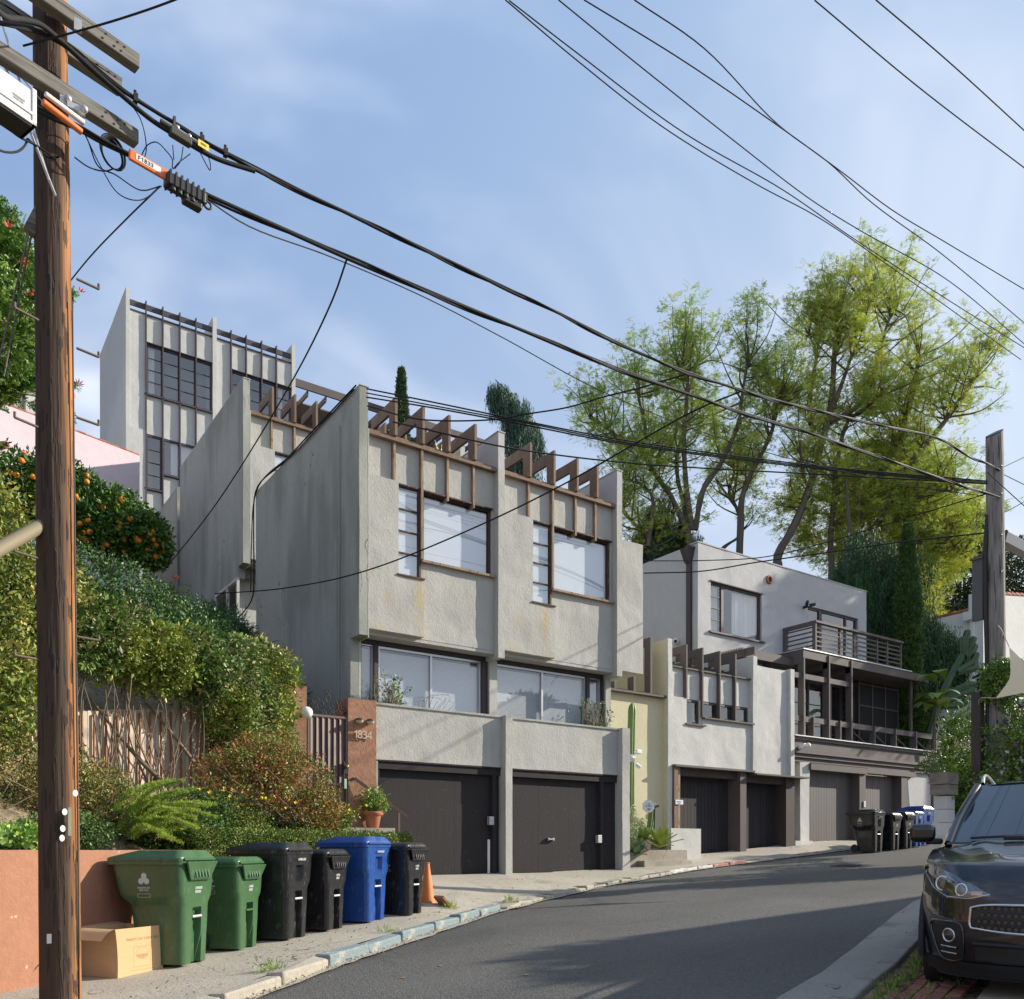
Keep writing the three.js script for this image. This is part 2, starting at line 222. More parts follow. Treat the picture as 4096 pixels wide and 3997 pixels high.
// asphalt
const along = []; { let u = -8; while (u < 60) { along.push(u); u += u < 30 ? 0.2 : 1.5; } }
{ const rg = grid(along.length - 1, 40, (a, b) => { const u = along[Math.round(a * (along.length - 1))]; const k = poly(KERB, u) - 0.02, e = poly(EDGE, u) + 0.02 + 0.05 * vn(u * 2.1, 4) + 0.03 * vn(u * 7, 1); const v = lerp(e, k, b); return P(u, road(u) - DIP * (1 - b) + 0.012 * vn(u * 0.5, v * 0.5) + 0.02 * Math.sin(b * Math.PI), v); }); const rp = rg.attributes.position, rc = new Float32Array(rp.count * 3); for (let i = 0; i < rp.count; i++) { const u = rp.getX(i), v = -rp.getZ(i), f = (v - poly(EDGE, u)) / (poly(KERB, u) - poly(EDGE, u)), track = Math.exp(-Math.pow((f - 0.3) / 0.07, 2)) + Math.exp(-Math.pow((f - 0.62) / 0.07, 2)), k = 1 + 0.13 * fbm(u * 0.35, v * 0.5, 3) + 0.1 * track * (0.6 + 0.4 * vn(u, v)) + (vn(u * 0.22 + 5, v * 0.3, 3) > 0.42 ? -0.12 : 0), w = 0.04 * fbm(u * 0.8, v * 0.8, 2, 0, 9); rc[3 * i] = k * (1 + w); rc[3 * i + 1] = k; rc[3 * i + 2] = k * (1 - w); } rg.setAttribute('color', new THREE.BufferAttribute(rc, 3)); struct('road', rg, M.asphalt); }
// concrete gutter on the hill side
struct('gutter', grid(220, 3, (a, b) => { const u = lerp(-6, 34, a), k = poly(KERB, u) + 0.03, w = 0.2 + 0.1 * vn(u * 0.9, 7) + 0.05 * vn(u * 5, 2); return P(u, road(u) + 0.022 + 0.012 * vn(u * 0.5, (k - w * b) * 0.5), k - w * b); }), M.concrete);
// pavement and driveway apron
{
  const yk = i => road(KERB[i][0]) + (KERB[i][0] < 6.5 ? 0.13 : KERB[i][0] < 14 ? 0.07 : KERB[i][0] < 18 ? 0.1 : 0.05);
  const N = 260, at = (arr, t) => { const s = t * (arr.length - 1), i = Math.min(arr.length - 2, Math.floor(s)), f = s - i; return [arr[i], arr[i + 1], f, i]; };
  struct('pavement', grid(N, 14, (a, b) => {
    const [k0, k1, f, i] = at(KERB, a), [b0, b1] = at(BACK, a);
    const ku = lerp(k0[0], k1[0], f), kv = lerp(k0[1], k1[1], f) + 0.13, bu = lerp(b0[0], b1[0], f), bv = lerp(b0[1], b1[1], f);
    const y = lerp(lerp(yk(i), yk(i + 1), f) - 0.006, lerp(BACKY[i], BACKY[i + 1], f), Math.pow(b, 0.9)), u = lerp(ku, bu, b), v = lerp(kv, bv, b);
    return P(u, y + 0.012 * vn(u * 1.4, v * 1.4), v);
  }), M.concrete);
}
// kerb stones, each one a piece: plain, worn light-blue paint, broken low ones by the driveway, worn white and red paint
{
  const kb = structGroup('kerb'), r = rng(5);
  const stone = c => std([1, 1, 1], 0.95, { map: tex(256, 0.9, (x, y) => { const a = fbm(x * 6, y * 6, 4, 6), f = fbm(x * 50, y * 50, 2, 50), k = fbm(x * 5, y * 5, 4, 5, 20); return mix3(mul([0.36, 0.33, 0.275], 1 + 0.15 * a + 0.15 * f), c, k + 0.3 * f > -0.1 ? 0.82 : 0.1); }), bumpMap: M.concrete.bumpMap, bumpScale: 0.01 });
  const blue = stone([0.155, 0.225, 0.25]), plain = M.concrete, red = stone([0.36, 0.12, 0.13]), white = stone([0.58, 0.57, 0.54]);
  let u = -5;
  while (u < 33) {
    const brk = u > 7.2 && u < 14, L = (brk ? 0.3 + 0.35 * r() : 0.75 + 0.25 * r()), u1 = u + L * 0.82;
    const a = P(u, 0, poly(KERB, u)), b = P(u1 - 0.012, 0, poly(KERB, u1 - 0.012)), d = b.clone().sub(a), len = d.length() - 0.012;
    let h = brk ? 0.07 + 0.03 * r() : u > 14 ? 0.1 : 0.135, w = brk ? 0.3 + 0.12 * r() : 0.19; if (u > 17.5) h = 0.05;
    const m = u > 3.05 && u < 7.1 ? blue : u > 14.2 && u < 16.1 ? white : u >= 16.1 && u < 17.3 ? red : plain;
    const g = new RoundedBoxGeometry(len, h + 0.1, w, 3, 0.025), p = g.attributes.position, s0 = r() * 50;
    for (let i = 0; i < p.count; i++) { const x = p.getX(i), y = p.getY(i), z = p.getZ(i), n = vn(x * 7 + s0, z * 9, y * 9), e = Math.abs(x) > len * 0.35 ? 1.6 : 1; p.setXYZ(i, x + 0.012 * n, y + 0.016 * n * e, z + 0.02 * vn(x * 6, s0, y * 11)); }
    g.computeVertexNormals(); boxUV(g);
    g.rotateY(Math.atan2(-d.z, d.x)); g.rotateX(0);
    const c = a.add(b).multiplyScalar(0.5), um = (u + u1) / 2;
    const o = part('kerb_stone', g, m, kb); o.position.set(c.x - 0.5 * w * -0.5, road(um) + (h - 0.1) / 2 + (r() - 0.5) * 0.012, c.z - w * 0.42); o.rotation.set(0, (r() - 0.5) * (brk ? 0.3 : 0.03), (brk ? (r() - 0.5) * 0.1 : 0) + 0.053);
    u = u1;
  }
}
// the near side of the street: gutter, kerb, a strip of bricks, then paving
{
  const off = (u, d) => { const a = poly(EDGE, u - 0.3), b = poly(EDGE, u + 0.3), s = (b - a) / 0.6, n = Math.hypot(1, s); return [u + d * s / n, poly(EDGE, u) - d / n]; };
  const strip = (d0, d1, y0, y1) => grid(200, 3, (a, b) => { const u = lerp(-4, 40, a), [x, v] = off(u, lerp(d0, d1, b)); return P(x, road(u) - DIP + lerp(y0, y1, b) + 0.006 * vn(x * 3, v * 3), v); });
  struct('gutter', strip(-0.06, 0.42, 0.012, 0.03), M.concrete2);
  const r = rng(77), kb = structGroup('kerb');
  for (let u = 1; u < 20; u += 0.8) { const [x0, v0] = off(u, 0.5), [x1, v1] = off(u + 0.78, 0.5), a = P(x0, road(u) - DIP, v0), b = P(x1, road(u + 0.78) - DIP, v1), g = new RoundedBoxGeometry(a.distanceTo(b) - 0.012, 0.24, 0.16, 2, 0.02); boxUV(g); const p = g.attributes.position; for (let i = 0; i < p.count; i++) p.setY(i, p.getY(i) + 0.008 * vn(p.getX(i) * 8 + u * 3, p.getZ(i) * 8)); const o = part('kerb_stone', g, M.concrete2, kb); o.position.copy(a.add(b).multiplyScalar(0.5)); o.position.y += 0.0; o.rotation.set(0, Math.atan2(v1 - v0, x1 - x0), Math.atan(0.06)); }
  const brickM = [[0.24, 0.085, 0.06], [0.29, 0.11, 0.075], [0.2, 0.075, 0.058], [0.26, 0.13, 0.1]].map(c => std([1, 1, 1], 0.95, { map: tex(64, 0.3, (x, y) => mul(c, 1 + 0.3 * fbm(x * 6, y * 6, 3, 6))) }));
  const bg = structGroup('brick_strip'), gs = [0, 1, 2].map(k => { const g = new RoundedBoxGeometry(0.2, 0.07, 0.095, 1, 0.008); const p = g.attributes.position; for (let i = 0; i < p.count; i++) p.setY(i, p.getY(i) + 0.005 * vn(p.getX(i) * 20 + k * 9, p.getZ(i) * 30)); g.computeVertexNormals(); return boxUV(g); });
  let n = 0; for (let u = 3.2; u < 12.2; u += 0.212) for (let k = 0; k < 6; k++) { if (n++ > 285) break; const [x, v] = off(u + (k % 2) * 0.1, 0.7 + k * 0.106); const [x2, v2] = off(u + 0.2, 0.7 + k * 0.106); const o = part('brick', gs[n % 3], brickM[Math.floor(r() * 4)], bg); o.position.copy(P(x, road(u) - DIP + 0.055 + r() * 0.01, v)); o.rotation.set((r() - 0.5) * 0.06, Math.atan2(v2 - v, x2 - x) + (r() - 0.5) * 0.05, 0.06); }
  struct('brick_bed', strip(0.56, 1.4, 0.05, 0.05), M.soil);
  struct('paving', strip(1.4, 4.2, 0.085, 0.09), M.concrete);
}
// ================================================================ the stepped stucco apartment building: three blocks one above another
const FIN = [[7.0, 7.16], [10.16, 10.32], [13.5, 13.66]];           // plastered fin walls
const BAT = [[7.77, 8.38, 8.98, 9.61], [11.03, 11.68, 12.34, 12.93]]; // timber battens and roof brackets
function windowUnit(parent, u0, u1, y0, y1, v, { cols = 1, rows = 1, back = 'blind', fw = 0.05, m = M.frame, colW, dep = 0.09 } = {}) {
  const w = new THREE.Group(); w.name = 'window'; parent.add(w);
  const f = [bx(u0, u1, y1 - fw, y1, v, v + dep), bx(u0, u1, y0, y0 + fw, v, v + dep), bx(u0, u0 + fw, y0 + fw, y1 - fw, v, v + dep), bx(u1 - fw, u1, y0 + fw, y1 - fw, v, v + dep)];
  const a0 = u0 + fw, a1 = u1 - fw, b0 = y0 + fw, b1 = y1 - fw, mw = 0.026;
  const xs = colW ?? Array.from({ length: cols + 1 }, (_, i) => lerp(a0, a1, i / cols));
  for (let i = 1; i < xs.length - 1; i++) f.push(bx(xs[i] - fw / 2, xs[i] + fw / 2, b0, b1, v + 0.003, v + dep - 0.003));
  for (let j = 1; j < rows; j++) for (let i = 0; i < xs.length - 1; i++) { const y = lerp(b0, b1, j / rows), l = xs[i] + (i ? fw / 2 : 0), rr = xs[i + 1] - (i < xs.length - 2 ? fw / 2 : 0); f.push(bx(l, rr, y - mw / 2, y + mw / 2, v + 0.02, v + 0.06)); }
  mesh('frame', f, m, w);
  for (let i = 0; i < xs.length - 1; i++) for (let j = 0; j < rows; j++) {
    const l = xs[i] + (i ? fw / 2 : 0), rr = xs[i + 1] - (i < xs.length - 2 ? fw / 2 : 0), ya = lerp(b0, b1, j / rows), yb = lerp(b0, b1, (j + 1) / rows);
    mesh('pane', grid(1, 1, (a, b) => P(lerp(l, rr, a), lerp(ya, yb, b), v + 0.04)), M.glass, w);
  }
  if (back === 'blind') mesh('blind', bx(a0 + 0.02, a1 - 0.02, b0 + 0.01, b1 - 0.05, v + 0.058, v + 0.064), M.blind, w);
  if (back === 'slats') mesh('blind', bx(a0, a1, b0, b1 - 0.04, v + 0.12, v + 0.14), M.slatBlind, w);
  mesh('interior', [bx(a0 - 0.25, a1 + 0.25, b0 - 0.2, b1 + 0.15, v + 0.95, v + 1.0), bx(a0 - 0.25, a1 + 0.25, b0 - 0.25, b0 - 0.2, v + dep + 0.01, v + 0.95), bx(a0 - 0.25, a1 + 0.25, b1 + 0.15, b1 + 0.2, v + dep + 0.01, v + 0.95)], M.room, w);
  if (typeof back === 'object') for (const [c0, c1] of back) mesh('curtain', grid(40, 1, (a, b) => P(lerp(c0, c1, a), lerp(b0, b1 - 0.02, b), v + 0.14 + 0.025 * Math.sin(a * (c1 - c0) * 70) + 0.01 * Math.sin(a * 31))), M.curtain, w);
  return w;
}
function bracket(u, yTop, yRail, v, m, parent) { // inverted-L roof bracket: an upright board and a level board running back
  const b = part('bracket', [bx(u - 0.028, u + 0.028, yRail, yTop, v, v + 0.26), bx(u - 0.0275, u + 0.0275, yTop - 0.24, yTop - 0.002, v + 0.26, v + 1.06)], m, parent); return b;
}
function apartmentBlock(T, v0, base, sideV1, thingLabel) { // T = top of the fin walls
  const t = thing('apartment_block', thingLabel, 'house'), W = M.stucco, y = k => T - 9.33 + k;
  // side wall
  part('side_wall', plaster(6.98, 7.158, y(4.6), T - 0.001, v0 + 0.002, sideV1, 0.012, 0.11), M.stuccoSide, t, 'blank side wall of weathered grey plaster');
  const sw = (a, b, c, d) => part('side_wall', plaster(6.98, 7.158, a, b, c, d, 0.012, 0.11), M.stuccoSide, t);
  if (v0 < 20) sw(base, y(4.6), v0 + 0.4, sideV1); else { sw(base, 6.2, v0 + 0.4, sideV1); sw(7.58, y(4.6), v0 + 0.4, sideV1); sw(6.2, 7.58, 24.35, sideV1); }
  for (let i = 0; i < 3; i++) {
    const [a, b] = FIN[i]; if (i) part('fin_wall', plaster(a, b, y(8.55), T + (i === 2 ? 0.03 : 0), v0, v0 + 2.6, 0.008), i === 1 ? M.stuccoGrey : M.stuccoGrey, t);
    part('fin', plaster(a + (i ? 0 : 0.16), b + (i ? 0 : 0.02), y(4.56), y(8.55), v0, v0 + 0.8, 0.01), W, t);
    part('fin_cap', bx(a - 0.015, b + 0.015, T + (i === 2 ? 0.03 : 0), T + 0.02 + (i === 2 ? 0.03 : 0), v0 - 0.012, v0 + 2.6), M.stuccoGrey, t);
  }
  for (let b = 0; b < 2; b++) {
    const l = FIN[b][1] + (b ? 0 : 0.02), r = FIN[b + 1][0], B = BAT[b], c0 = B[0] + 0.04, c1 = B[1] - 0.03, bg = B[1] + 0.05;
    // plaster panels between the battens, each its own piece
    const xs = [l, ...B, r];
    for (let i = 0; i < 5; i++) part('wall_panel', plaster(xs[i] + (i ? 0.03 : 0), xs[i + 1] - (i < 4 ? 0.03 : 0), y(7.72), y(8.5), v0 + 0.17, v0 + 0.42, 0.008, 0.05), W, t);
    part('wall_panel', plaster(l, c0 - 0.0, y(5.9), y(7.7), v0 + 0.004, v0 + 0.4, 0.012, 0.05), W, t);                 // beside the casement
    part('wall_panel', plaster(l, B[1], y(4.74), y(5.9), v0 + 0.005, v0 + 0.4, 0.012, 0.05), v0 < 20 ? M.stain(l, y(4.74), 1.4, 0.8, 0.03) : W, t);                   // under the casement
    part('wall_panel', plaster(B[1], r, y(4.73), y(6.3), v0 + 0.15, v0 + 0.4, 0.014, 0.05), v0 < 20 ? M.stain(B[1], y(4.73), 2.2, 0.02, 0.022) : W, t);                   // under the big window
    part('wall_panel', plaster(r - 0.07, r, y(6.3), y(7.7), v0 + 0.16, v0 + 0.4, 0.006, 0.05), W, t);
    for (let i = 0; i < 4; i++) part('batten', bx(B[i] - 0.023, B[i] + 0.023, y(i === 0 ? 7.72 : i === 1 ? 6.32 : 7.62), y(8.52), v0 + (i === 1 ? 0.075 : 0.09), v0 + 0.3), M.oldWood, t);
    part('rail', bx(l, r - 0.002, y(8.5), y(8.56), v0 + 0.05, v0 + 0.32), M.brownWood, t); part('rail', bx(l + 0.002, r - 0.004, y(8.56), y(8.62), v0 + 0.11, v0 + 0.3), M.brownWood, t);
    const bm = M.brownWood; for (const u of B) bracket(u - 0.05 + 0.05, y(9.34), y(8.6), v0 + 0.02, bm, t);
    part('roof_beam', bx(l, r, y(8.86), y(9.1), v0 + 1.08, v0 + 1.14), M.brownWood, t);
    windowUnit(t, c0 - 0.02, c1 + 0.02, y(5.9), y(7.72), v0 + 0.12, { rows: 4, back: 'blind', m: M.frameWorn, fw: 0.045 });
    windowUnit(t, bg, r - 0.07, y(6.3), y(7.72), v0 + 0.2, { back: 'blind', m: M.frameWorn });
    part('sill', bx(bg - 0.05, r - 0.02, y(6.26), y(6.305), v0 + 0.06, v0 + 0.21), M.oldWood, t); part('sill', bx(c0 - 0.03, c1 + 0.04, y(5.87), y(5.9), v0 - 0.02, v0 + 0.13), M.frameWorn, t);
    part('lintel', bx(c0 - 0.02, r - 0.06, y(7.695), y(7.722), v0 + 0.1, v0 + 0.2), M.frameWorn, t);
    // soffit and the recessed lower storey
    part('soffit', plaster(l, r, y(4.66), y(4.745), v0 + 0.16, v0 + 0.8, 0.006), W, t);
  }
  part('roof', bx(7.16, 13.66, y(8.05), y(8.2), v0 + 0.45, sideV1), M.roofing, t);
  part('back_wall', bx(7.16, 13.66, base, y(8.05), sideV1 - 0.2, sideV1), M.stuccoSide, t);
  part('side_wall', plaster(13.5, 13.66, base, y(8.55), v0 + 0.8, sideV1, 0.01, 0.2), M.stuccoSide, t);
  return t;
}
{
  // ---- front block, over the two garages
  const t = apartmentBlock(9.33, 15.03, -0.1, 21.0, 'front stucco apartment block with two dark garage doors at street level'), W = M.stucco;
  part('wing_panel', plaster(13.662, 14.33, 4.7, 7.78, 15.035, 16.6, 0.014, 0.05), W, t);
  part('cable_run', [tube([P(6.96, 9.36, 15.15), P(6.95, 9.34, 17), P(6.96, 9.33, 19), P(6.95, 9.3, 20.95), P(6.94, 8.4, 21.05), P(6.95, 7.2, 21.06), P(6.93, 6.75, 21.1), P(6.9, 6.4, 22.4), P(6.93, 6.1, 23.5)], 0.017, 60, 6), tube([P(6.95, 9.3, 15.2), P(6.95, 9.27, 18), P(6.94, 9.25, 20.9), P(6.9, 8, 21.1), P(6.9, 6.9, 21.15)], 0.014, 40, 5)], M.cable, t); part('conduit', [rod(P(6.955, 0.5, 15.95), P(6.955, 8.9, 15.9), 0.012)], M.stuccoSide, t);
  // lower storey: piers, glazing
  for (const [a, b] of [[7.158, 7.2], [10.2, 10.4], [13.5, 13.66]]) part('pier', plaster(a, b, 2.9, 4.57, 15.43, 15.85, 0.006), W, t);
  for (const [l, r, side] of [[7.2, 10.2, 0], [10.4, 13.5, 1]]) {
    const post = side ? r - 0.52 : l + 0.32;
    part('lintel', bx(l, r, 4.57, 4.665, 15.52, 15.72), M.frame, t); part('post', bx(post, post + 0.09, 2.9, 4.57, 15.5, 15.66), M.frame, t); part('post', bx(side ? r - 0.06 : r - 0.14, r, 2.9, 4.57, 15.5, 15.66), M.frame, t); part('post', bx(l, l + 0.04, 2.9, 4.57, 15.5, 15.66), M.frame, t);
    const a0 = side ? l + 0.04 : post + 0.09, a1 = side ? post : r - 0.14;
    windowUnit(t, a0, a1, 2.95, 4.56, 15.55, { cols: 2, back: 'slats', m: M.alu, fw: 0.045 });
    windowUnit(t, side ? post + 0.09 : l + 0.04, side ? r - 0.06 : post, 2.95, 4.56, 15.56, { back: 'slats', m: M.alu, fw: 0.02 });
  }
  // parapet of the planter over the garages
  for (const [l, r] of [[7.18, 10.15], [10.32, 13.41]]) {
    part('parapet', plaster(l, r, 2.23, 3.27, 14.9, 15.1, 0.014, 0.05), W, t); part('parapet_cap', plaster(l, r, 3.27, 3.31, 14.87, 15.15, 0.006, 0.08), M.stuccoSide, t);
  }
  part('planter_floor', bx(7.18, 13.6, 2.86, 2.93, 15.05, 15.6), M.soil, t);
  part('pilaster', plaster(10.15, 10.32, -0.08, 3.31, 14.74, 15.3, 0.01, 0.05), W, t); part('pilaster', plaster(13.41, 13.64, -0.02, 3.31, 14.74, 15.4, 0.012, 0.05), W, t);
  part('garage_ceiling', bx(7.2, 13.64, 2.2, 2.225, 14.9, 20.9), M.garage, t);
  // garage doors: dark frames and wide boards
  for (const [l, r, jr, hr] of [[7.3, 10.15, 0.2, 0], [10.32, 13.41, 0.5, 1]]) {
    part('door_frame', [bx(l, r, 2.06, 2.225, 14.93, 15.12), bx(l, l + 0.06, -0.05, 2.06, 14.95, 15.12), bx(r - jr, r - jr + 0.09, -0.05, 2.06, 14.93, 15.12), bx(r - jr + 0.09, r, -0.05, 2.06, 15.0, 15.12)], M.garage, t);
    const d = part('garage_door', bx(l + 0.06, r - jr, -0.02, 2.06, 15.07, 15.12), M.garage, t);
    const n = 3, a = l + 0.06, b = r - jr; for (let i = 0; i < n; i++) mesh('board', bx(lerp(a, b, i / n) + 0.0012, lerp(a, b, (i + 1) / n) - 0.0012, -0.02, 2.055, 15.04, 15.068), M.garage, d);
    mesh('latch_box', bx(b - 0.1, b + 0.02, hr ? 0.66 : 1.02, hr ? 0.84 : 1.2, 14.9, 15.0, 0.01), M.galv, d);
    if (hr) mesh('handle', [bx(11.45, 11.62, 0.72, 0.75, 14.97, 14.995, 0.01), bx(11.45, 11.48, 0.7, 0.77, 14.99, 15.04), bx(11.59, 11.62, 0.7, 0.77, 14.99, 15.04)], M.alu, d); else mesh('white_strip', bx(b - 0.07, b - 0.02, 0, 0.72, 15.0, 15.03), M.white, d);
  }
  part('jamb', plaster(7.18, 7.3, -0.08, 2.23, 14.9, 15.3, 0.008), M.stuccoSide, t);
  // ---- middle block
  const m = apartmentBlock(12.6, 22.0, 3.0, 28.3, 'middle stucco apartment block with timber roof brackets, behind the front block');
  part('lower_wall', plaster(7.16, 13.6, 3, 7.7, 22.85, 23.05, 0.01, 0.2), M.stuccoTall, m); part('lower_wall', plaster(7.16, 9, 7.7, 7.9, 22.6, 23, 0.01), M.stuccoSide, m);
  // side window pair low in its wall (slanted look comes from the receding wall)
  const sw = new THREE.Group(); sw.name = 'side_window'; m.add(sw);
  const sF = [bx(6.93, 7.0, 6.2, 6.28, 22.35, 24.35), bx(6.93, 7.0, 7.5, 7.58, 22.35, 24.35), bx(6.93, 7.0, 6.28, 7.5, 22.35, 22.43), bx(6.93, 7.0, 6.28, 7.5, 24.27, 24.35), bx(6.93, 7.0, 6.28, 7.5, 23.2, 23.3)];
  mesh('frame', sF, M.stuccoPale, sw); for (const [a, b] of [[22.43, 23.2], [23.3, 24.27]]) { mesh('pane', grid(1, 1, (x, y) => P(6.955, lerp(6.28, 7.5, y), lerp(a, b, x))), M.glass, sw); }
  // ---- low garden wall between the middle block and the tall one
  const gw = thing('garden_wall', 'low grey plaster wall stepping up between the middle and the tall block', 'wall');
  part('wall', plaster(6.97, 7.15, 3, 12.1, 28.6, 33, 0.012, 0.15), M.stuccoSide, gw); part('wall', plaster(7.15, 13.6, 3, 11.2, 28.6, 28.9, 0.01, 0.2), M.stuccoTall, gw);
}
{
  // ---- tall block at the top
  const t = thing('apartment_block', 'tall pale apartment block with ranks of dark casement windows at the top of the slope', 'house'), W = M.stuccoTall, v0 = 36, C = M.plum;
  part('side_wall', plaster(6.86, 7.0, 8, 22.4, v0, 41.6, 0.012, 0.16), W, t);
  part('fin', plaster(10.17, 10.33, 10, 22.4, v0 - 0.02, v0 + 1.4, 0.01, 0.12), W, t); part('fin', plaster(13.53, 13.69, 10, 22.4, v0 - 0.02, 41.6, 0.01, 0.14), W, t);
  for (let b = 0; b < 2; b++) {
    const l = b ? 10.33 : 7.0, r = b ? 13.53 : 10.17, B = b ? [10.93, 11.56, 12.22, 12.86] : [7.6, 8.23, 8.88, 9.51], xs = [l, ...B, r];
    for (let i = 0; i < 5; i++) {
      const a = xs[i] + (i ? 0.02 : 0), c = xs[i + 1] - (i < 4 ? 0.02 : 0), rec = i === 0 && !b ? 0.05 : 0.08;
      part('wall_panel', plaster(a, c, 20.52, 21.6, v0 + rec, v0 + 0.3, 0.012, 0.07), W, t);
      if (i === 0) part('wall_panel', plaster(a, c, 17.03, 20.52, v0 + rec, v0 + 0.3, 0.012, 0.07), W, t);
      part('wall_panel', plaster(a, c, 16.93, 18.46, v0 + (i === 0 ? 0.1 : 0.08), v0 + 0.302, 0.012, 0.07), W, t);
      if (i === 0 && !b) part('wall_panel', plaster(l, B[0] - 0.02, 8, 17.03, v0 + 0.0, v0 + 0.29, 0.012, 0.09), W, t); else part('wall_panel', plaster(a, c, 8, i === 1 ? 14.7 : 15.4, v0 + 0.08, v0 + 0.3, 0.012, 0.09), W, t);
    }
    part('coping', bx(l, r, 21.6, 21.64, v0 + 0.02, v0 + 0.4), C, t); part('roof_beam', bx(l, r, 21.84, 22.05, v0 + 0.11, v0 + 0.17), C, t);
    for (const u of B) {
      part('fin_board', [bx(u - 0.02, u + 0.02, 21.64, 22.12, v0 - 0.02, v0 + 0.1), bx(u - 0.019, u + 0.019, 22.055, 22.118, v0 + 0.1, v0 + 0.3)], C, t);
      part('batten', bx(u - 0.022, u + 0.022, 8, 21.6, v0 - 0.03, v0 + 0.09), C, t);
    }
    windowUnit(t, B[0] + 0.022, r - 0.005, 18.5, 20.5, v0 + 0.09, { rows: 4, cols: 4, colW: [B[0] + 0.07, B[1], B[2], B[3], r - 0.055], m: C, fw: 0.07, back: b ? [[13.0, 13.2]] : [[7.7, 7.95]] });
    part('sill', bx(B[0] - 0.06, r, 18.44, 18.5, v0 - 0.03, v0 + 0.2), C, t);
    windowUnit(t, B[0] + 0.022, B[1] - 0.022, 14.78, 16.91, v0 + 0.09, { rows: 4, m: C, fw: 0.06, back: 'none' });
    windowUnit(t, B[1] + 0.022, r - 0.005, 15.48, 16.91, v0 + 0.09, { rows: 1, cols: 3, m: C, fw: 0.06, back: [[B[1] + 0.35, r - 0.1]] });
    part('sill', bx(B[0] - 0.06, B[1] + 0.02, 14.72, 14.78, v0 - 0.02, v0 + 0.2), C, t); part('sill', bx(B[1] + 0.022, r, 15.42, 15.48, v0 - 0.02, v0 + 0.2), C, t);
    part('lintel', bx(B[0] - 0.02, r, 20.5, 20.53, v0 - 0.01, v0 + 0.2), C, t);
  }
  part('roof', bx(7.0, 13.53, 21.3, 21.5, v0 + 0.3, 41.6), M.roofing, t); part('back_wall', bx(7.0, 13.53, 8, 21.3, 41.4, 41.6), W, t);
  // porch canopy on its right: beam, rafters, dark back wall
  const c = thing('roof_pergola', 'long dark timber canopy with open rafters on the right of the tall block', 'pergola');
  part('beam', bx(13.7, 27, 20.72, 21.06, 36.1, 36.2), M.taupe, c); part('beam', bx(13.7, 27, 20.2, 20.5, 38.4, 38.5), M.taupe, c);
  for (let u = 14.3; u < 26.8; u += 0.85) part('rafter', bx(u, u + 0.07, 20.5, 20.72, 36.2, 40.4), M.taupe, c);
  part('canopy_roof', bx(13.7, 27, 20.73, 20.78, 37.4, 41), M.roofing, c); part('back_wall', bx(13.7, 24, 13, 20.2, 38.6, 38.8), M.darkWood, c);
  for (const u of [16.4, 20, 23.8]) part('post', bx(u, u + 0.14, 13, 20.72, 36.08, 36.22), M.taupe, c);
  // grey plaster annex on its left
  const a = thing('annex', 'narrow grey plaster annex with a dark door left of the tall block', 'house');
  part('wall', plaster(5.2, 6.8, 8, 17.0, 38.5, 41, 0.01, 0.2), M.stuccoGrey, a); part('door', bx(6.42, 6.72, 12.5, 14.9, 38.44, 38.5), M.frame, a); part('drain_pipe', [rod(P(5.5, 9, 38.4), P(5.5, 16.4, 38.4), 0.08), new THREE.CylinderGeometry(0.22, 0.1, 0.4, 4, 1).rotateY(0.78).translate(5.5, 16.6, -38.4)], M.plum, a);
}
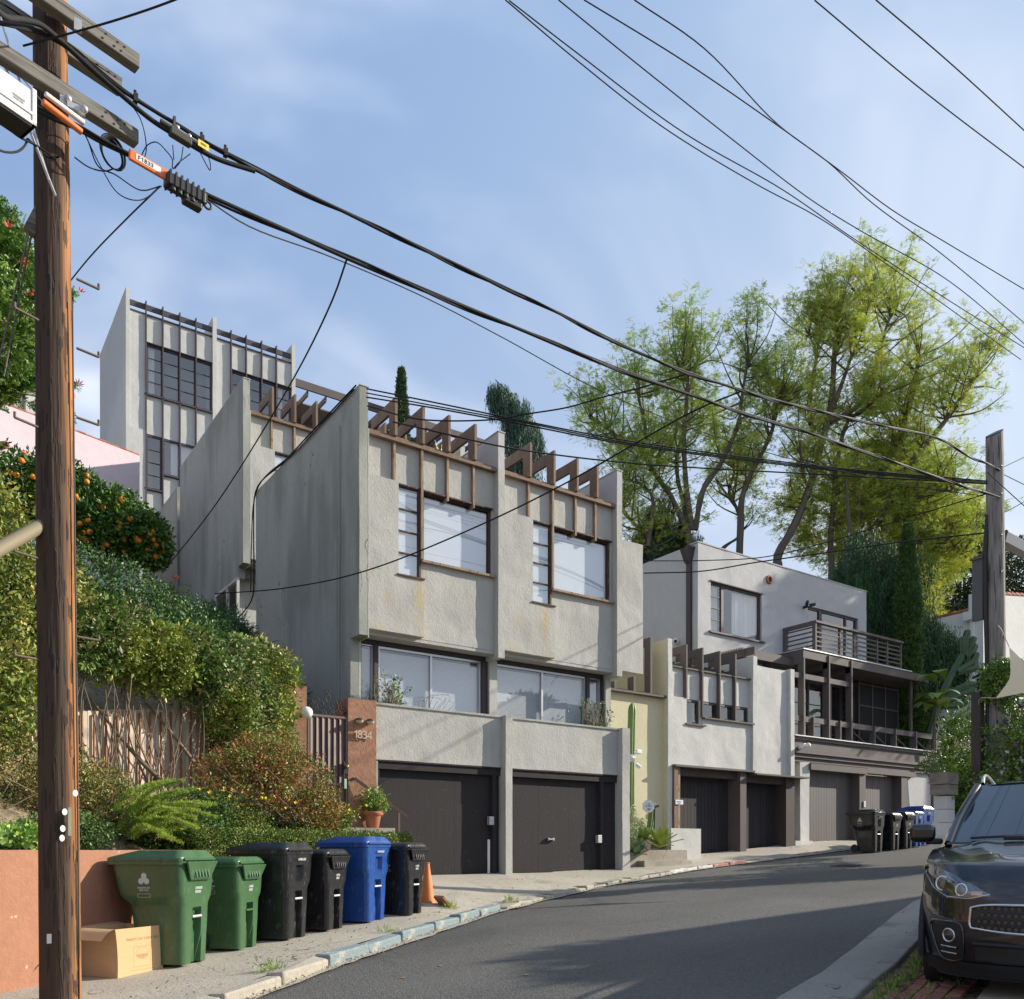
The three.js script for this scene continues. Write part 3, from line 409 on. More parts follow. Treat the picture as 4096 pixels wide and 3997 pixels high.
// ================================================================ the pale studio house with two garages
function planks(door, u0, u1, y0, y1, v, n, m) { for (let i = 0; i < n; i++) mesh('plank', bx(lerp(u0, u1, i / n) + 0.004, lerp(u0, u1, (i + 1) / n) - 0.004, y0, y1, v, v + 0.03), m[i % m.length], door); }
const doorTones = [[0.026, 0.0225, 0.026], [0.030, 0.0255, 0.0295], [0.0235, 0.0205, 0.0235]].map(c => std(c, 0.82));
const doorTones2 = [[0.098, 0.086, 0.084], [0.105, 0.092, 0.090], [0.092, 0.081, 0.079]].map(c => std(c, 0.62));
{
  const t = thing('studio_house', 'low pale plaster house with cream side wall and two plank garage doors', 'house'), W = M.stuccoPale, v = 16.4, K = M.taupe;
  part('side_wall', plaster(16.5, 16.64, 0.1, 6.12, v + 0.03, 21.5, 0.008, 0.16), M.cream, t, 'cream painted side wall');
  part('corner', plaster(16.505, 16.66, 0.3, 6.13, v - 0.04, v + 0.03, 0.01), W, t);
  const B = [17.24, 17.87, 18.57, 19.22], xs = [16.66, ...B, 19.93];
  for (let i = 0; i < 5; i++) part('wall_panel', plaster(xs[i] + (i ? 0.02 : 0), xs[i + 1] - (i < 4 ? 0.02 : 0), 4.62, 5.42, v + 0.1, v + 0.35, 0.012, 0.06), W, t);
  part('wall_panel', plaster(16.66, 17.26, 3.92, 4.62, v, v + 0.34, 0.016, 0.06), W, t); part('wall_panel', plaster(16.66, 17.94, 2.79, 3.92, v, v + 0.34, 0.02, 0.06), W, t); part('wall_panel', plaster(17.94, 19.93, 2.78, 4.14, v + 0.03, v + 0.34, 0.02, 0.06), W, t);
  part('wall_panel', plaster(19.85, 19.93, 4.14, 4.62, v + 0.05, v + 0.34, 0.005), W, t); part('wall_panel', plaster(17.81, 17.94, 3.93, 4.62, v + 0.06, v + 0.34, 0.005), W, t);
  part('fin', plaster(19.93, 20.1, 2.76, 6.1, v - 0.05, v + 2.2, 0.012, 0.08), W, t); part('wall_panel', plaster(20.1, 21.6, 2.71, 5.87, v + 0.03, v + 0.35, 0.022, 0.06), W, t); part('fin', plaster(21.6, 21.78, 2.68, 5.92, v - 0.08, v + 1.5, 0.012, 0.08), W, t);
  windowUnit(t, 17.27, 17.81, 3.95, 4.6, v + 0.09, { m: M.plum, back: 'none', fw: 0.05 }); windowUnit(t, 17.94, 19.85, 4.16, 4.6, v + 0.09, { m: M.plum, colW: [17.99, 18.57, 19.22, 19.8], back: 'none', fw: 0.05 });
  part('sill', bx(17.2, 17.97, 3.9, 3.945, v - 0.05, v + 0.12), K, t); part('sill', bx(17.9, 20.0, 4.12, 4.16, v - 0.06, v + 0.12), K, t);
  for (let i = 0; i < 4; i++) part('batten', bx(B[i] - 0.022, B[i] + 0.022, i === 0 ? 4.62 : 4.16, 5.42, v - 0.02, v + 0.11), K, t);
  part('rail', bx(16.66, 19.93, 5.42, 5.46, v + 0.02, v + 0.4), K, t);
  for (const u of B) part('bracket', [bx(u - 0.025, u + 0.025, 5.46, 6.07, v - 0.02, v + 0.2), bx(u - 0.024, u + 0.024, 5.84, 6.065, v + 0.2, v + 1.0), bx(u - 0.022, u + 0.022, 5.46, 5.62, v + 0.2, v + 1.0)], K, t);
  part('roof_beam', bx(16.66, 19.93, 5.68, 5.86, v + 1.02, v + 1.08), K, t); part('roof', bx(16.66, 21.6, 5.1, 5.25, v + 0.35, 21.4), M.roofing, t); part('back_wall', bx(16.64, 21.7, 0, 5.1, 21.2, 21.4), W, t); part('side_wall', plaster(21.62, 21.78, 0.2, 5.1, v + 0.5, 21.2, 0.01, 0.2), W, t);
  // garage front
  part('canopy_board', bx(16.66, 19.9, 2.73, 2.785, v - 0.16, v + 0.3), K, t); part('canopy_board', bx(19.85, 22.3, 2.66, 2.705, v - 0.25, v + 0.3), K, t);
  part('door_post', bx(16.68, 16.82, 0.3, 2.73, v - 0.1, v + 0.3), M.brownWood, t); part('door_post', bx(16.83, 16.98, 0.3, 2.73, v - 0.02, v + 0.3), M.oldWood, t); part('door_post', bx(19.36, 19.62, 0.3, 2.73, v - 0.06, v + 0.75), K, t); part('door_post', bx(21.46, 21.86, 0.3, 2.66, v - 0.02, v + 0.75), M.darkWood, t);
  part('header', bx(16.98, 19.36, 2.52, 2.73, v + 0.06, v + 0.3), M.darkWood, t); part('header', bx(19.62, 21.46, 2.46, 2.66, v + 0.06, v + 0.3), M.darkWood, t);
  for (const [a, b, y1, n] of [[16.98, 19.36, 2.53, 17], [19.62, 21.46, 2.47, 14]]) { const d = part('garage_door', bx(a, b, 0.3, y1, v + 0.42, v + 0.46), M.garage2, t); planks(d, a, b, 0.35, y1, v + 0.385, n, doorTones); }
  // cream garden wall towards the apartments, with its timber screen
  const g = thing('cream_wall', 'cream garden wall with a dark timber rail between the two houses', 'wall');
  part('wall', plaster(13.7, 16.5, -0.05, 4.55, 16.55, 16.75, 0.006, 0.12), M.cream, g); part('rail', bx(13.7, 16.58, 4.55, 4.61, 16.4, 16.8), K, g); part('rail', bx(13.7, 16.45, 4.61, 4.68, 16.62, 16.8), K, g);
  for (const [u, y] of [[14.72, 5.5], [15.38, 6.08], [15.98, 6.1]]) part('post', [bx(u - 0.03, u + 0.03, 4.61, y, 16.45, 16.68), bx(u - 0.029, u + 0.029, y - 0.22, y - 0.003, 16.68, 17.6)], K, g);
  // planter in front
  const p = thing('planter', 'pale plaster planter box in front of the cream wall', 'planter'); part('wall', plaster(16.0, 17.1, 0.0, 1.06, 15.75, 15.93, 0.01, 0.08), W, p); part('wall', plaster(16.94, 17.1, 0.0, 1.06, 15.93, 16.36, 0.01, 0.08), W, p); part('wall', plaster(13.75, 16.0, -0.1, 0.5, 15.2, 15.34, 0.02, 0.08), M.concrete, p); part('soil', bx(15.0, 16.94, 0.1, 0.98, 15.94, 16.54), M.soil, p); part('soil', bx(13.75, 16.0, -0.1, 0.42, 15.34, 16.5), M.soil, p); part('step', plaster(14.3, 15.9, -0.1, 0.24, 14.95, 15.2, 0.02, 0.08), M.concrete, p);
  // steps of the side stair with sloping string
  const st = thing('side_stair', 'sloping brown stair string beside the cream wall', 'stairs'); part('string', prism([[0, 0], [1.35, -0.95], [1.35, -1.3], [0, -0.5]], 0.06).translate(13.72, 1.75, -15.6), K, st);
}
// ================================================================ the grey house with terrace and balcony
{
  const t = thing('grey_house', 'grey plaster house with dark timber terrace and slatted balcony', 'house'), W = M.stuccoGrey, K = M.taupe, v = 18;
  // front wall in pieces around the openings
  const wp = (a, b, c, d) => part('wall', plaster(a, b, c, d, v, v + 0.25, 0.016, 0.09), W, t);
  wp(19.41, 28.1, 8.72, 9.76); wp(19.41, 19.97, 7.17, 8.72); wp(22.35, 24.73, 7.17, 8.72); wp(27.6, 28.1, 6.7, 8.72); wp(19.41, 24.73, 6.3, 7.17); wp(19.41, 22.0, 3.2, 6.3); wp(22.0, 24.0, 3.9, 6.3); wp(27.3, 28.1, 3.9, 6.7);
  part('side_wall', plaster(19.41, 19.6, 2.5, 9.75, v + 0.25, 24.5, 0.01, 0.2), W, t); part('side_wall', plaster(27.9, 28.1, 2.5, 9.75, v + 0.25, 24.5, 0.01, 0.3), W, t); part('roof', bx(19.5, 28.0, 9.5, 9.6, v + 0.25, 24.5), M.roofing, t); part('back_wall', bx(19.6, 27.9, 3, 9.5, 24.3, 24.5), W, t);
  part('coping', bx(19.38, 28.13, 9.76, 9.79, v - 0.02, v + 0.3), W, t);
  windowUnit(t, 19.97, 20.56, 7.17, 8.68, v + 0.06, { rows: 4, m: M.plum, back: [[20.02, 20.5]], fw: 0.045 }); windowUnit(t, 20.56, 22.35, 7.17, 8.68, v + 0.06, { m: M.plum, back: [[21.15, 22.28]], fw: 0.06 });
  part('sill', bx(19.88, 22.44, 7.12, 7.17, v - 0.08, v + 0.1), M.plum, t); part('lintel', bx(19.92, 22.4, 8.69, 8.72, v - 0.04, v + 0.1), K, t);
  part('vent', new THREE.TorusGeometry(0.11, 0.035, 8, 20).translate(22.7, 9.22, -v + 0.02), M.roofTile[0], t); part('vent', new THREE.CircleGeometry(0.1, 16).translate(22.7, 9.22, -v + 0.01), M.black, t);
  part('drain_pipe', [bx(19.3, 19.41, 4, 9.35, 18.22, 18.38), new THREE.CylinderGeometry(0.24, 0.1, 0.42, 4, 1).rotateY(Math.PI / 4).translate(19.3, 9.4, -18.3), bx(19.2, 19.42, 9.6, 9.66, 18.1, 18.5)], M.plum, t);
  part('camera', [new THREE.SphereGeometry(0.1, 16, 12).translate(19.28, 6.91, -18.79)], M.white, t); part('camera_lens', new THREE.SphereGeometry(0.05, 12, 8).translate(19.2, 6.9, -18.72), M.black, t);
  // balcony door
  windowUnit(t, 24.73, 25.5, 6.72, 8.72, v + 0.06, { rows: 4, m: M.plum, back: 'none', fw: 0.08 }); windowUnit(t, 25.5, 27.6, 6.72, 8.72, v + 0.06, { colW: [25.6, 26.95, 27.52], m: M.plum, back: 'none', fw: 0.08 });
  part('lamp', [rod(P(24.5, 8.62, 17.99), P(24.5, 8.62, 17.85), 0.05), rod(P(24.42, 8.66, 17.82), P(24.3, 8.72, 17.7), 0.06, 0.05), rod(P(24.58, 8.66, 17.82), P(24.72, 8.7, 17.7), 0.06, 0.05)], M.black, t);
  // terrace-level glazing
  windowUnit(t, 24.0, 25.7, 3.9, 6.25, v + 0.06, { cols: 2, rows: 3, m: M.plum, back: 'none', fw: 0.09 }); windowUnit(t, 25.7, 26.7, 3.9, 6.25, v + 0.06, { m: M.plum, back: 'none', fw: 0.09 }); windowUnit(t, 26.7, 27.3, 3.9, 6.25, v + 0.06, { rows: 5, m: M.plum, back: 'none', fw: 0.07 });
  // balcony slab, railing with slats
  const s = new THREE.Group(); s.name = 'balcony'; t.add(s);
  mesh('slab', bx(22.42, 29.5, 6.4, 6.66, 16.48, 18.0), K, s); mesh('flashing', bx(22.4, 28.4, 6.662, 6.69, 16.45, 18), M.galv, s);
  const u0 = 23.4, u1 = 28.3, vf = 16.75, y0 = 6.7, y1 = 7.76;
  for (const u of [u0, 24.75, 25.55, 26.85, 27.45, u1 - 0.02]) mesh('railing_post', bx(u, u + 0.07, y0, y1 - 0.07, vf + (u === u0 ? 0 : 0.05), vf + 0.12), K, s);
  mesh('top_rail', bx(u0, u1 + 0.05, y1 - 0.07, y1, vf - 0.03, vf + 0.13), K, s); mesh('top_rail', bx(u0, u0 + 0.12, y1 - 0.12, y1 - 0.002, vf + 0.13, 18), K, s); mesh('railing_post', bx(u0, u0 + 0.1, y0, y1 - 0.12, 17.85, 17.99), K, s);
  for (let i = 0; i < 6; i++) { const y = y0 + 0.12 + i * 0.145; mesh('slat', bx(u0 + 0.07, u1 - 0.02, y, y + 0.045, vf + 0.06, vf + 0.09), K, s); mesh('slat', bx(u0 + 0.03, u0 + 0.06, y, y + 0.045, vf + 0.12, 17.85), K, s); }
  // slatted trellis over the terrace
  const tr = new THREE.Group(); tr.name = 'trellis'; t.add(tr);
  for (let i = 0; i < 17; i++) mesh('slat', bx(20.15, 24.85, 6.44, 6.5, 16.95 + i * 0.062, 16.975 + i * 0.062), K, tr);
  for (const u of [20.2, 22.4, 23.69, 24.88]) mesh('rafter', bx(u - 0.03, u + 0.03, 6.22, 6.44, 16.5, 18), K, tr);
  mesh('beam', bx(20.12, 22.4, 6.2, 6.42, 16.84, 16.9), K, tr);
  // terrace frame
  const fr = new THREE.Group(); fr.name = 'terrace_frame'; t.add(fr); const vt = 16.44;
  for (const u of [22.42, 23.69, 24.88]) mesh('post', bx(u - 0.03, u + 0.03, 3.99, u > 22.5 ? 6.62 : 6.4, vt, vt + 0.22), K, fr);
  for (const [y, a, b] of [[5.76, 21.8, 24.85], [4.44, 21.8, 31.25]]) mesh('rail', bx(a, b, y, y + (y > 5 ? 0.16 : 0.17), vt + 0.06, vt + 0.12), K, fr);
  for (const u of [22.9, 24.28, 26.17, 27.41, 28.67, 29.94, 31.21]) mesh('rail_post', bx(u - 0.025, u + 0.025, 3.99, 4.62, vt, vt + 0.2), K, fr);
  for (const u of [26.17, 27.41, 28.67, 29.94]) mesh('brace', bar(P(u - 0.9, 4.42, vt + 0.3), P(u - 0.1, 4.05, vt + 0.3), 0.05, 0.05), K, fr);
  for (const u of [22.0, 24.95]) mesh('post', bx(u, u + 0.1, 3.9, 6.4, 17.3, 17.4), K, fr);
  // gridded screen at the far end of the terrace
  const sc = new THREE.Group(); sc.name = 'screen'; t.add(sc); const vs = 17.5; mesh('mesh_sheet', bx(26.9, 29.3, 3.95, 6.35, vs + 0.03, vs + 0.036), std([0.012, 0.012, 0.013], 0.9), sc); const fb = []; for (let i = 0; i <= 3; i++) fb.push(bx(26.9 + i * 0.8 - 0.025, 26.9 + i * 0.8 + 0.025, 3.95, 6.38, vs, vs + 0.03)); for (let j = 0; j <= 3; j++) fb.push(bx(26.9, 29.3, 4 + j * 0.75, 4.04 + j * 0.75, vs - 0.003, vs + 0.027)); mesh('frame', fb, K, sc);
  mesh('post', bx(28.6, 28.68, 3.95, 6.4, 16.6, 16.68), K, fr);
  // fascia boards, garage wall, doors
  const F = (a, b, y0, y1, vv, m = K) => part('fascia_board', bx(a, b, y0, y1, vv, vv + 0.3), m, t);
  part('terrace_floor', bx(21.8, 31.4, 3.86, 3.95, 16.36, 18), K, t); part('flashing', bx(21.8, 31.45, 3.952, 3.98, 16.3, 16.6), M.white, t);
  F(21.8, 31.4, 3.55, 3.86, 16.42); F(21.8, 31.0, 3.45, 3.54, 16.38); F(21.8, 30.8, 3.33, 3.44, 16.44); F(21.8, 30.6, 3.2, 3.32, 16.5); F(22.7, 25.66, 2.98, 3.17, 16.4); F(25.7, 28.6, 3.02, 3.19, 16.42);
  part('pier', plaster(22.3, 22.74, 0.3, 3.2, 16.5, 16.9, 0.02, 0.08), M.stuccoPale, t); part('wall', plaster(21.8, 22.3, 0.3, 3.2, 16.72, 16.95, 0.01, 0.1), M.cream, t); part('plinth', plaster(21.9, 22.76, 0.2, 0.78, 16.38, 16.5, 0.02), M.stuccoPale, t);
  part('door_post', bx(25.32, 25.66, 0.5, 2.98, 16.46, 16.9), K, t); part('door_post', bx(27.76, 28.1, 0.6, 3.02, 16.46, 16.9), K, t); part('bell', bx(25.52, 25.6, 1.9, 2.1, 16.42, 16.46, 0.01), M.white, t);
  for (const [a, b, n] of [[22.74, 25.32, 19], [25.66, 27.76, 15]]) { const d = part('garage_door', bx(a, b, 0.5, 3.0, 16.78, 16.82), M.garage2, t); planks(d, a, b, 0.55, 3.0, 16.745, n, doorTones2); }
  part('wall', plaster(28.1, 31.2, 0.4, 3.2, 16.6, 16.8, 0.012, 0.15), W, t);
  for (const u of [22.15]) part('floodlight', [rod(P(u, 3.6, 16.42), P(u, 3.66, 16.2), 0.07), new THREE.SphereGeometry(0.08, 12, 8).translate(u + 0.05, 3.66, -16.15)], M.white, t);
}
// ================================================================ white house far up the street, pink house and grey house at the left
{
  const t = thing('white_house', 'white plaster house with tile coping behind the grey utility pole', 'house'), W = M.stuccoWhite;
  part('side_wall', plaster(36, 36.2, 2, 10.4, 17.8, 22, 0.01, 0.3), W, t); part('side_wall', plaster(36, 36.2, 10.4, 11.1, 17.8, 18.4, 0.01, 0.2), W, t);
  part('front_wall', plaster(36.2, 44, 2, 11.0, 17.8, 18.0, 0.01, 0.3), W, t); part('gable', prism([[0, 0], [3.9, 0.55], [7.8, 0]], 0.2).translate(36.2, 11.0, -18.0), W, t); part('roof', bx(36.2, 44, 10.2, 10.35, 18, 24), M.roofing, t);
  for (let i = 0; i < 12; i++) part('coping_tile', new THREE.CylinderGeometry(0.1, 0.1, 0.36, 8, 1, false).rotateX(Math.PI / 2).translate(36.1, 10.46, -18.6 - i * 0.34), M.roofTile[i % 4], t);
  for (let i = 0; i < 20; i++) { const a = i * 0.39; part('coping_tile', new THREE.CylinderGeometry(0.1, 0.1, 0.4, 8, 1, false).rotateZ(Math.PI / 2).translate(36.3 + a, 11.1 + (a < 3.9 ? a : 7.8 - a) * 0.14, -17.9), M.roofTile[i % 4], t); }
  part('downpipe', [bx(35.9, 36, 3, 10.2, 18.15, 18.3), bx(35.75, 36, 10.0, 10.35, 17.95, 18.5)], M.white, t);
  windowUnit(t, 38.6, 40.2, 7.0, 8.6, 17.75, { cols: 2, m: M.white, back: 'none', fw: 0.07 }); const bal = []; for (let u = 36.4; u < 42; u += 0.35) bal.push(bx(u, u + 0.04, 5.4, 6.7, 17.2, 17.24)); bal.push(bx(36.3, 42, 6.7, 6.78, 17.18, 17.26), bx(36.3, 42, 5.3, 5.4, 17.15, 17.8)); part('balcony_railing', bal, M.black, t); windowUnit(t, 37.4, 39.6, 5.4, 6.6, 17.76, { cols: 2, m: M.plum, back: 'none' });
}
{
  const ang = Math.atan2(0.301, 0.953);
  const t = thing('pink_house', 'pale pink plaster house with red clay tile window hoods, behind the orange tree', 'house', null, P(5.5, 0, 26.9), ang); // local x runs along its front (to the right), origin at the right end
  part('front_wall', plaster(-9, 0, 3, 12.05, 0, 0.25, 0.008, 0.25), M.pink, t); part('side_wall', plaster(-0.25, 0, 3, 12.05, 0.25, 6, 0.008, 0.3), M.pink, t); part('roof', bx(-9, -0.25, 11.2, 11.4, 0.25, 6), M.roofing, t);
  const gt = new THREE.CylinderGeometry(0.09, 0.11, 0.42, 8, 1, true, -Math.PI / 2, Math.PI); gt.rotateX(-Math.PI / 2);
  for (let i = 0; i < 46; i++) { const o = part('coping_tile', new THREE.CylinderGeometry(0.07, 0.08, 0.2, 8, 1).rotateZ(Math.PI / 2), M.roofTile[i % 4], t); o.position.set(-0.1 - i * 0.195, 12.08 + 0.01 * (i % 3), -0.1); o.scale.y = 0.6; }
  for (const [a, b, yy] of [[-1.85, -0.65, 9.55], [-3.2, -2.35, 10.1]]) { // tiled hoods over two windows
    const n = Math.round((b - a) / 0.2), h = new THREE.Group(); h.name = 'tile_hood'; t.add(h);
    for (let i = 0; i < n; i++) for (let k = 0; k < 2; k++) { const o = part('roof_tile', gt, M.roofTile[(i * 3 + k) % 4], h); o.position.set(a + (i + 0.5) * (b - a) / n, yy + 0.3 - k * 0.21, 0.16 + k * 0.3); o.rotation.x = 0.62; }
    part('hood_board', [bx(a - 0.02, b + 0.02, yy - 0.06, yy, -0.5, 0.02)], std([0.5, 0.36, 0.25], 0.8), h); part('hood_wall', plaster(a + 0.05, b - 0.05, yy - 2.2, yy - 0.06, -0.35, 0, 0.004), M.stuccoWhite, t);
    windowUnit(t, a + 0.25, b - 0.25, yy - 1.8, yy - 0.4, -0.42, { m: M.white, back: 'none' });
  }
  part('pipe_stub', rod(new THREE.Vector3(-3.75, 10.95, 0), new THREE.Vector3(-3.75, 10.9, 0.25), 0.1), M.roofTile[2], t);
  const g = thing('hillside_house', 'grey house with a large dark window above the pink house', 'house', null, P(3.6, 0, 33), 0.25);
  part('wall', plaster(-9, 0, 5, 17.6, 0.4, 4, 0.01, 0.4), M.stuccoGrey, g); windowUnit(g, -2.6, -0.35, 14.2, 16.9, 0.3, { colW: [-2.54, -1.3, -0.41], m: M.plum, back: [[-1.25, -0.5]], fw: 0.07 }); part('roof', bx(-9.2, 0.1, 17.6, 17.75, 0.2, 4.2), M.roofing, g);
}
// ================================================================ retaining wall, gate, fence
const font = await new FontLoader().loadAsync('fonts/droid/droid_sans_regular.typeface.json');
const fontB = await new FontLoader().loadAsync('fonts/droid/droid_sans_bold.typeface.json');
const text = (s, size, f = fontB, depth = 0.004) => { const g = new TextGeometry(s, { font: f, size, depth, curveSegments: 4 }); g.computeBoundingBox(); return g; };
{
  const t = thing('retaining_wall', 'low terracotta plaster retaining wall behind the row of bins', 'wall'), L = BACK.slice(0, 6);
  for (let i = 0; i < 5; i++) {
    const a = P(L[i][0], 0, L[i][1]), b = P(L[i + 1][0], 0, L[i + 1][1]), len = a.distanceTo(b), g = plaster(0, len + 0.06, -1.6, 0.5, 0, 0.24, 0.008, 0.09); g.rotateY(Math.atan2(-(b.z - a.z), b.x - a.x)); g.translate(a.x, 0, a.z); part('wall', g, M.wallTerra, t);
  }
}
{
  const v = 14.7, t = thing('gate_pillar', 'terracotta plaster pillar carrying the house number 1834', 'pillar');
  part('pillar', plaster(6.6, 7.17, 0.3, 3.3, v, v + 0.6, 0.008, 0.06), M.terra, t);
  // house number, standing off the pillar on pins
  const nm = std([0.62, 0.52, 0.38], 0.4, { metalness: 0.3 });
  const digs = [['1', 6.69], ['8', 6.765], ['3', 6.86], ['4', 6.96]]; for (const [d, u] of digs) part('digit', text(d, 0.14, font, 0.012).translate(u, 2.57, -v + 0.035), nm, t);
  for (const u of [6.8, 7.02]) { const s = new THREE.SphereGeometry(0.085, 16, 10, 0, Math.PI * 2, 0, Math.PI / 2); s.scale(1, 0.55, 1.1); part('sconce', [s.translate(u, 2.9, -v + 0.06)], std([0.06, 0.05, 0.045], 0.5), t); part('sconce_glass', new THREE.SphereGeometry(0.075, 16, 10, 0, Math.PI * 2, Math.PI / 2, Math.PI / 2).scale(1, 0.8, 1).translate(u, 2.897, -v + 0.06), phys([0.8, 0.72, 0.5], 0.4, { transmission: 0.3, thickness: 0 }), t); }
  const t2 = thing('gate_pillar', 'terracotta plaster pillar half hidden by the hedge left of the gate', 'pillar'); part('pillar', plaster(5.3, 5.8, 0.3, 3.42, v, v + 0.5, 0.008, 0.06), M.terra, t2);
  const gl = thing('globe_lamp', 'white globe lamp on the pillar beside the hedge', 'lamp'); part('globe', new THREE.SphereGeometry(0.105, 24, 16).translate(5.74, 2.93, -v + 0.16), phys([0.85, 0.83, 0.76], 0.35), gl); part('holder', rod(P(5.74, 2.93, v), P(5.74, 2.93, v - 0.08), 0.05), M.iron, gl);
  // gate: angled vertical slats in a frame, scrolled ironwork above
  const g = thing('iron_gate', 'brown metal gate of angled slats with scrolled ironwork on top', 'gate'), gm = std([0.17, 0.115, 0.105], 0.55), y0 = 0.92, y1 = 2.95, u0 = 5.83, u1 = 6.6, gv = v + 0.02;
  part('frame', [bx(u0, u1, y1 - 0.04, y1, gv, gv + 0.05), bx(u0, u0 + 0.035, y0, y1 - 0.04, gv, gv + 0.05), bx(u1 - 0.035, u1, y0, y1 - 0.04, gv, gv + 0.05), bx(u0, u1, y0, y0 + 0.04, gv, gv + 0.05)], gm, g);
  for (let i = 0; i < 6; i++) { const u = lerp(u0 + 0.06, u1 - 0.04, (i + 0.5) / 6), s = grid(3, 24, (a, b) => new THREE.Vector3((a - 0.5) * 0.135, lerp(y0 + 0.04, y1 - 0.05, b), 0.008 * Math.sin(b * 9 + i * 2) * (a - 0.2))); const o = part('slat', s, gm, g); o.position.set(u, 0, -gv - 0.03); o.rotation.y = 0.42; }
  part('lock', [bx(6.5, 6.6, 1.9, 2.1, gv - 0.03, gv), bx(6.5, 6.53, 1.75, 2.12, gv - 0.05, gv - 0.03)], M.iron, g); part('knob', new THREE.SphereGeometry(0.035, 12, 8).translate(6.56, 2.03, -gv + 0.07), std([0.5, 0.36, 0.16], 0.3, { metalness: 0.8 }), g);
  part('hanging_bag', bx(6.5, 6.55, 1.62, 1.8, gv - 0.07, gv - 0.05, 0.01), std([0.35, 0.6, 0.42], 0.7), g);
  const spiral = (cx, cy, r, dir, a0, turns = 1.4) => { const p = []; for (let k = 0; k <= 26; k++) { const f = k / 26, a = a0 + dir * f * turns * 2 * Math.PI, q = r * (1 - 0.78 * f); p.push(new THREE.Vector3(cx + q * Math.cos(a), cy + q * Math.sin(a), -gv - 0.02)); } return tube(p, 0.009, 60, 5); };
  const cu = (u0 + u1) / 2, sc = []; for (const s of [-1, 1]) sc.push(spiral(cu + s * 0.13, 3.13, 0.11, s, s > 0 ? Math.PI : 0), spiral(cu + s * 0.28, 3.06, 0.09, -s, s > 0 ? Math.PI * 0.6 : Math.PI * 0.4), spiral(cu + s * 0.22, 3.2, 0.08, s, -Math.PI / 2), spiral(cu + s * 0.36, 3.0, 0.05, s, Math.PI / 2), spiral(cu + s * 0.06, 3.0, 0.05, -s, Math.PI / 2), tube([[0.02, 2.95], [0.09, 3.05], [0.16, 3.02], [0.2, 3.12], [0.16, 3.25]].map(q => P(cu + s * q[0], q[1], gv + 0.02)), 0.009, 30, 5), tube([[0, 3.36], [0.045, 3.28], [0.02, 3.2], [0, 3.17]].map(q => P(cu + s * q[0], q[1], gv + 0.02)), 0.011, 20, 5), spiral(cu + s * 0.03, 3.37, 0.03, -s, Math.PI / 2, 1));
  part('scrollwork', sc, M.iron, g);
  // landing, handrail, flower pot
  const st = thing('entry_steps', 'concrete landing and steps in front of the slatted gate', 'stairs'); part('landing', plaster(5.3, 7.28, -0.6, 0.9, 14.15, v + 0.5, 0.01, 0.15), M.concrete, st); for (let i = 0; i < 3; i++) part('step', plaster(6.4, 7.28, -0.5, 0.68 - i * 0.2, 13.85 - i * 0.3, 14.14 - i * 0.3, 0.008, 0.1), M.concrete, st);
  const hr = thing('handrail', 'brown iron handrail sloping down in front of the left garage', 'handrail'), hm = std([0.11, 0.065, 0.05], 0.6); part('rail', [bar(P(6.62, 1.78, v - 0.02), P(6.7, 1.82, v - 0.06), 0.035, 0.05), bar(P(6.7, 1.82, v - 0.06), P(7.68, 1.13, v - 0.26), 0.035, 0.05)], hm, hr); part('post', bx(7.5, 7.54, -0.1, 1.2, v - 0.25, v - 0.21), hm, hr);
}
{
  // board fence behind the hedge
  const t = thing('board_fence', 'cream board fence with thin battens behind the climbing hedge', 'fence'), a = P(5.35, 1.9, 14.6), b = P(-1.5, 0.7, 11.6), n = 84, r = rng(31);
  const ms = [[0.55, 0.47, 0.36], [0.6, 0.52, 0.41], [0.5, 0.42, 0.33]].map(c => std(c, 0.85)), bm = std([0.33, 0.15, 0.09], 0.8), ang = Math.atan2(-(b.z - a.z), b.x - a.x);
  for (let i = 0; i < n; i++) { const p = a.clone().lerp(b, (i + 0.5) / n), g = part('board', boxUV(new THREE.BoxGeometry(0.082, 1.9, 0.02)), ms[i % 3], t); g.position.set(p.x, p.y + 0.15 + r() * 0.03, p.z); g.rotation.y = ang; if (i % 2 === 0) { const q = part('batten', boxUV(new THREE.BoxGeometry(0.018, 1.9, 0.03)), bm, t); q.position.set(p.x + 0.045, p.y + 0.12, p.z + 0.025); q.rotation.y = ang; } }
}
// ================================================================ wheeled bins, carton, traffic cone
function ring(w, d, r, n, y, notch) { // rounded rectangle outline, front edge (z = +d/2) finely divided; notch = [half width, depth]
  const pts = [], hw = w / 2, hd = d / 2, put = (x, z) => pts.push([x, z]);
  const arc = (cx, cz, a0) => { for (let k = 0; k <= 5; k++) { const a = a0 + k / 5 * Math.PI / 2; put(cx + r * Math.cos(a), cz + r * Math.sin(a)); } };
  arc(hw - r, hd - r, 0); const m = 22; for (let k = 1; k < m; k++) put(lerp(hw - r, -hw + r, k / m), hd); arc(-hw + r, hd - r, Math.PI / 2); for (let k = 1; k < 4; k++) put(-hw, lerp(hd - r, -hd + r, k / 4)); arc(-hw + r, -hd + r, Math.PI); for (let k = 1; k < 4; k++) put(lerp(-hw + r, hw - r, k / 4), -hd); arc(hw - r, -hd + r, Math.PI * 1.5); for (let k = 1; k < 4; k++) put(hw, lerp(-hd + r, hd - r, k / 4));
  return pts.map(([x, z]) => { if (notch && z > hd - 0.01 && Math.abs(x) < notch[0]) z -= notch[1]; return new THREE.Vector3(x, y, z); });
}
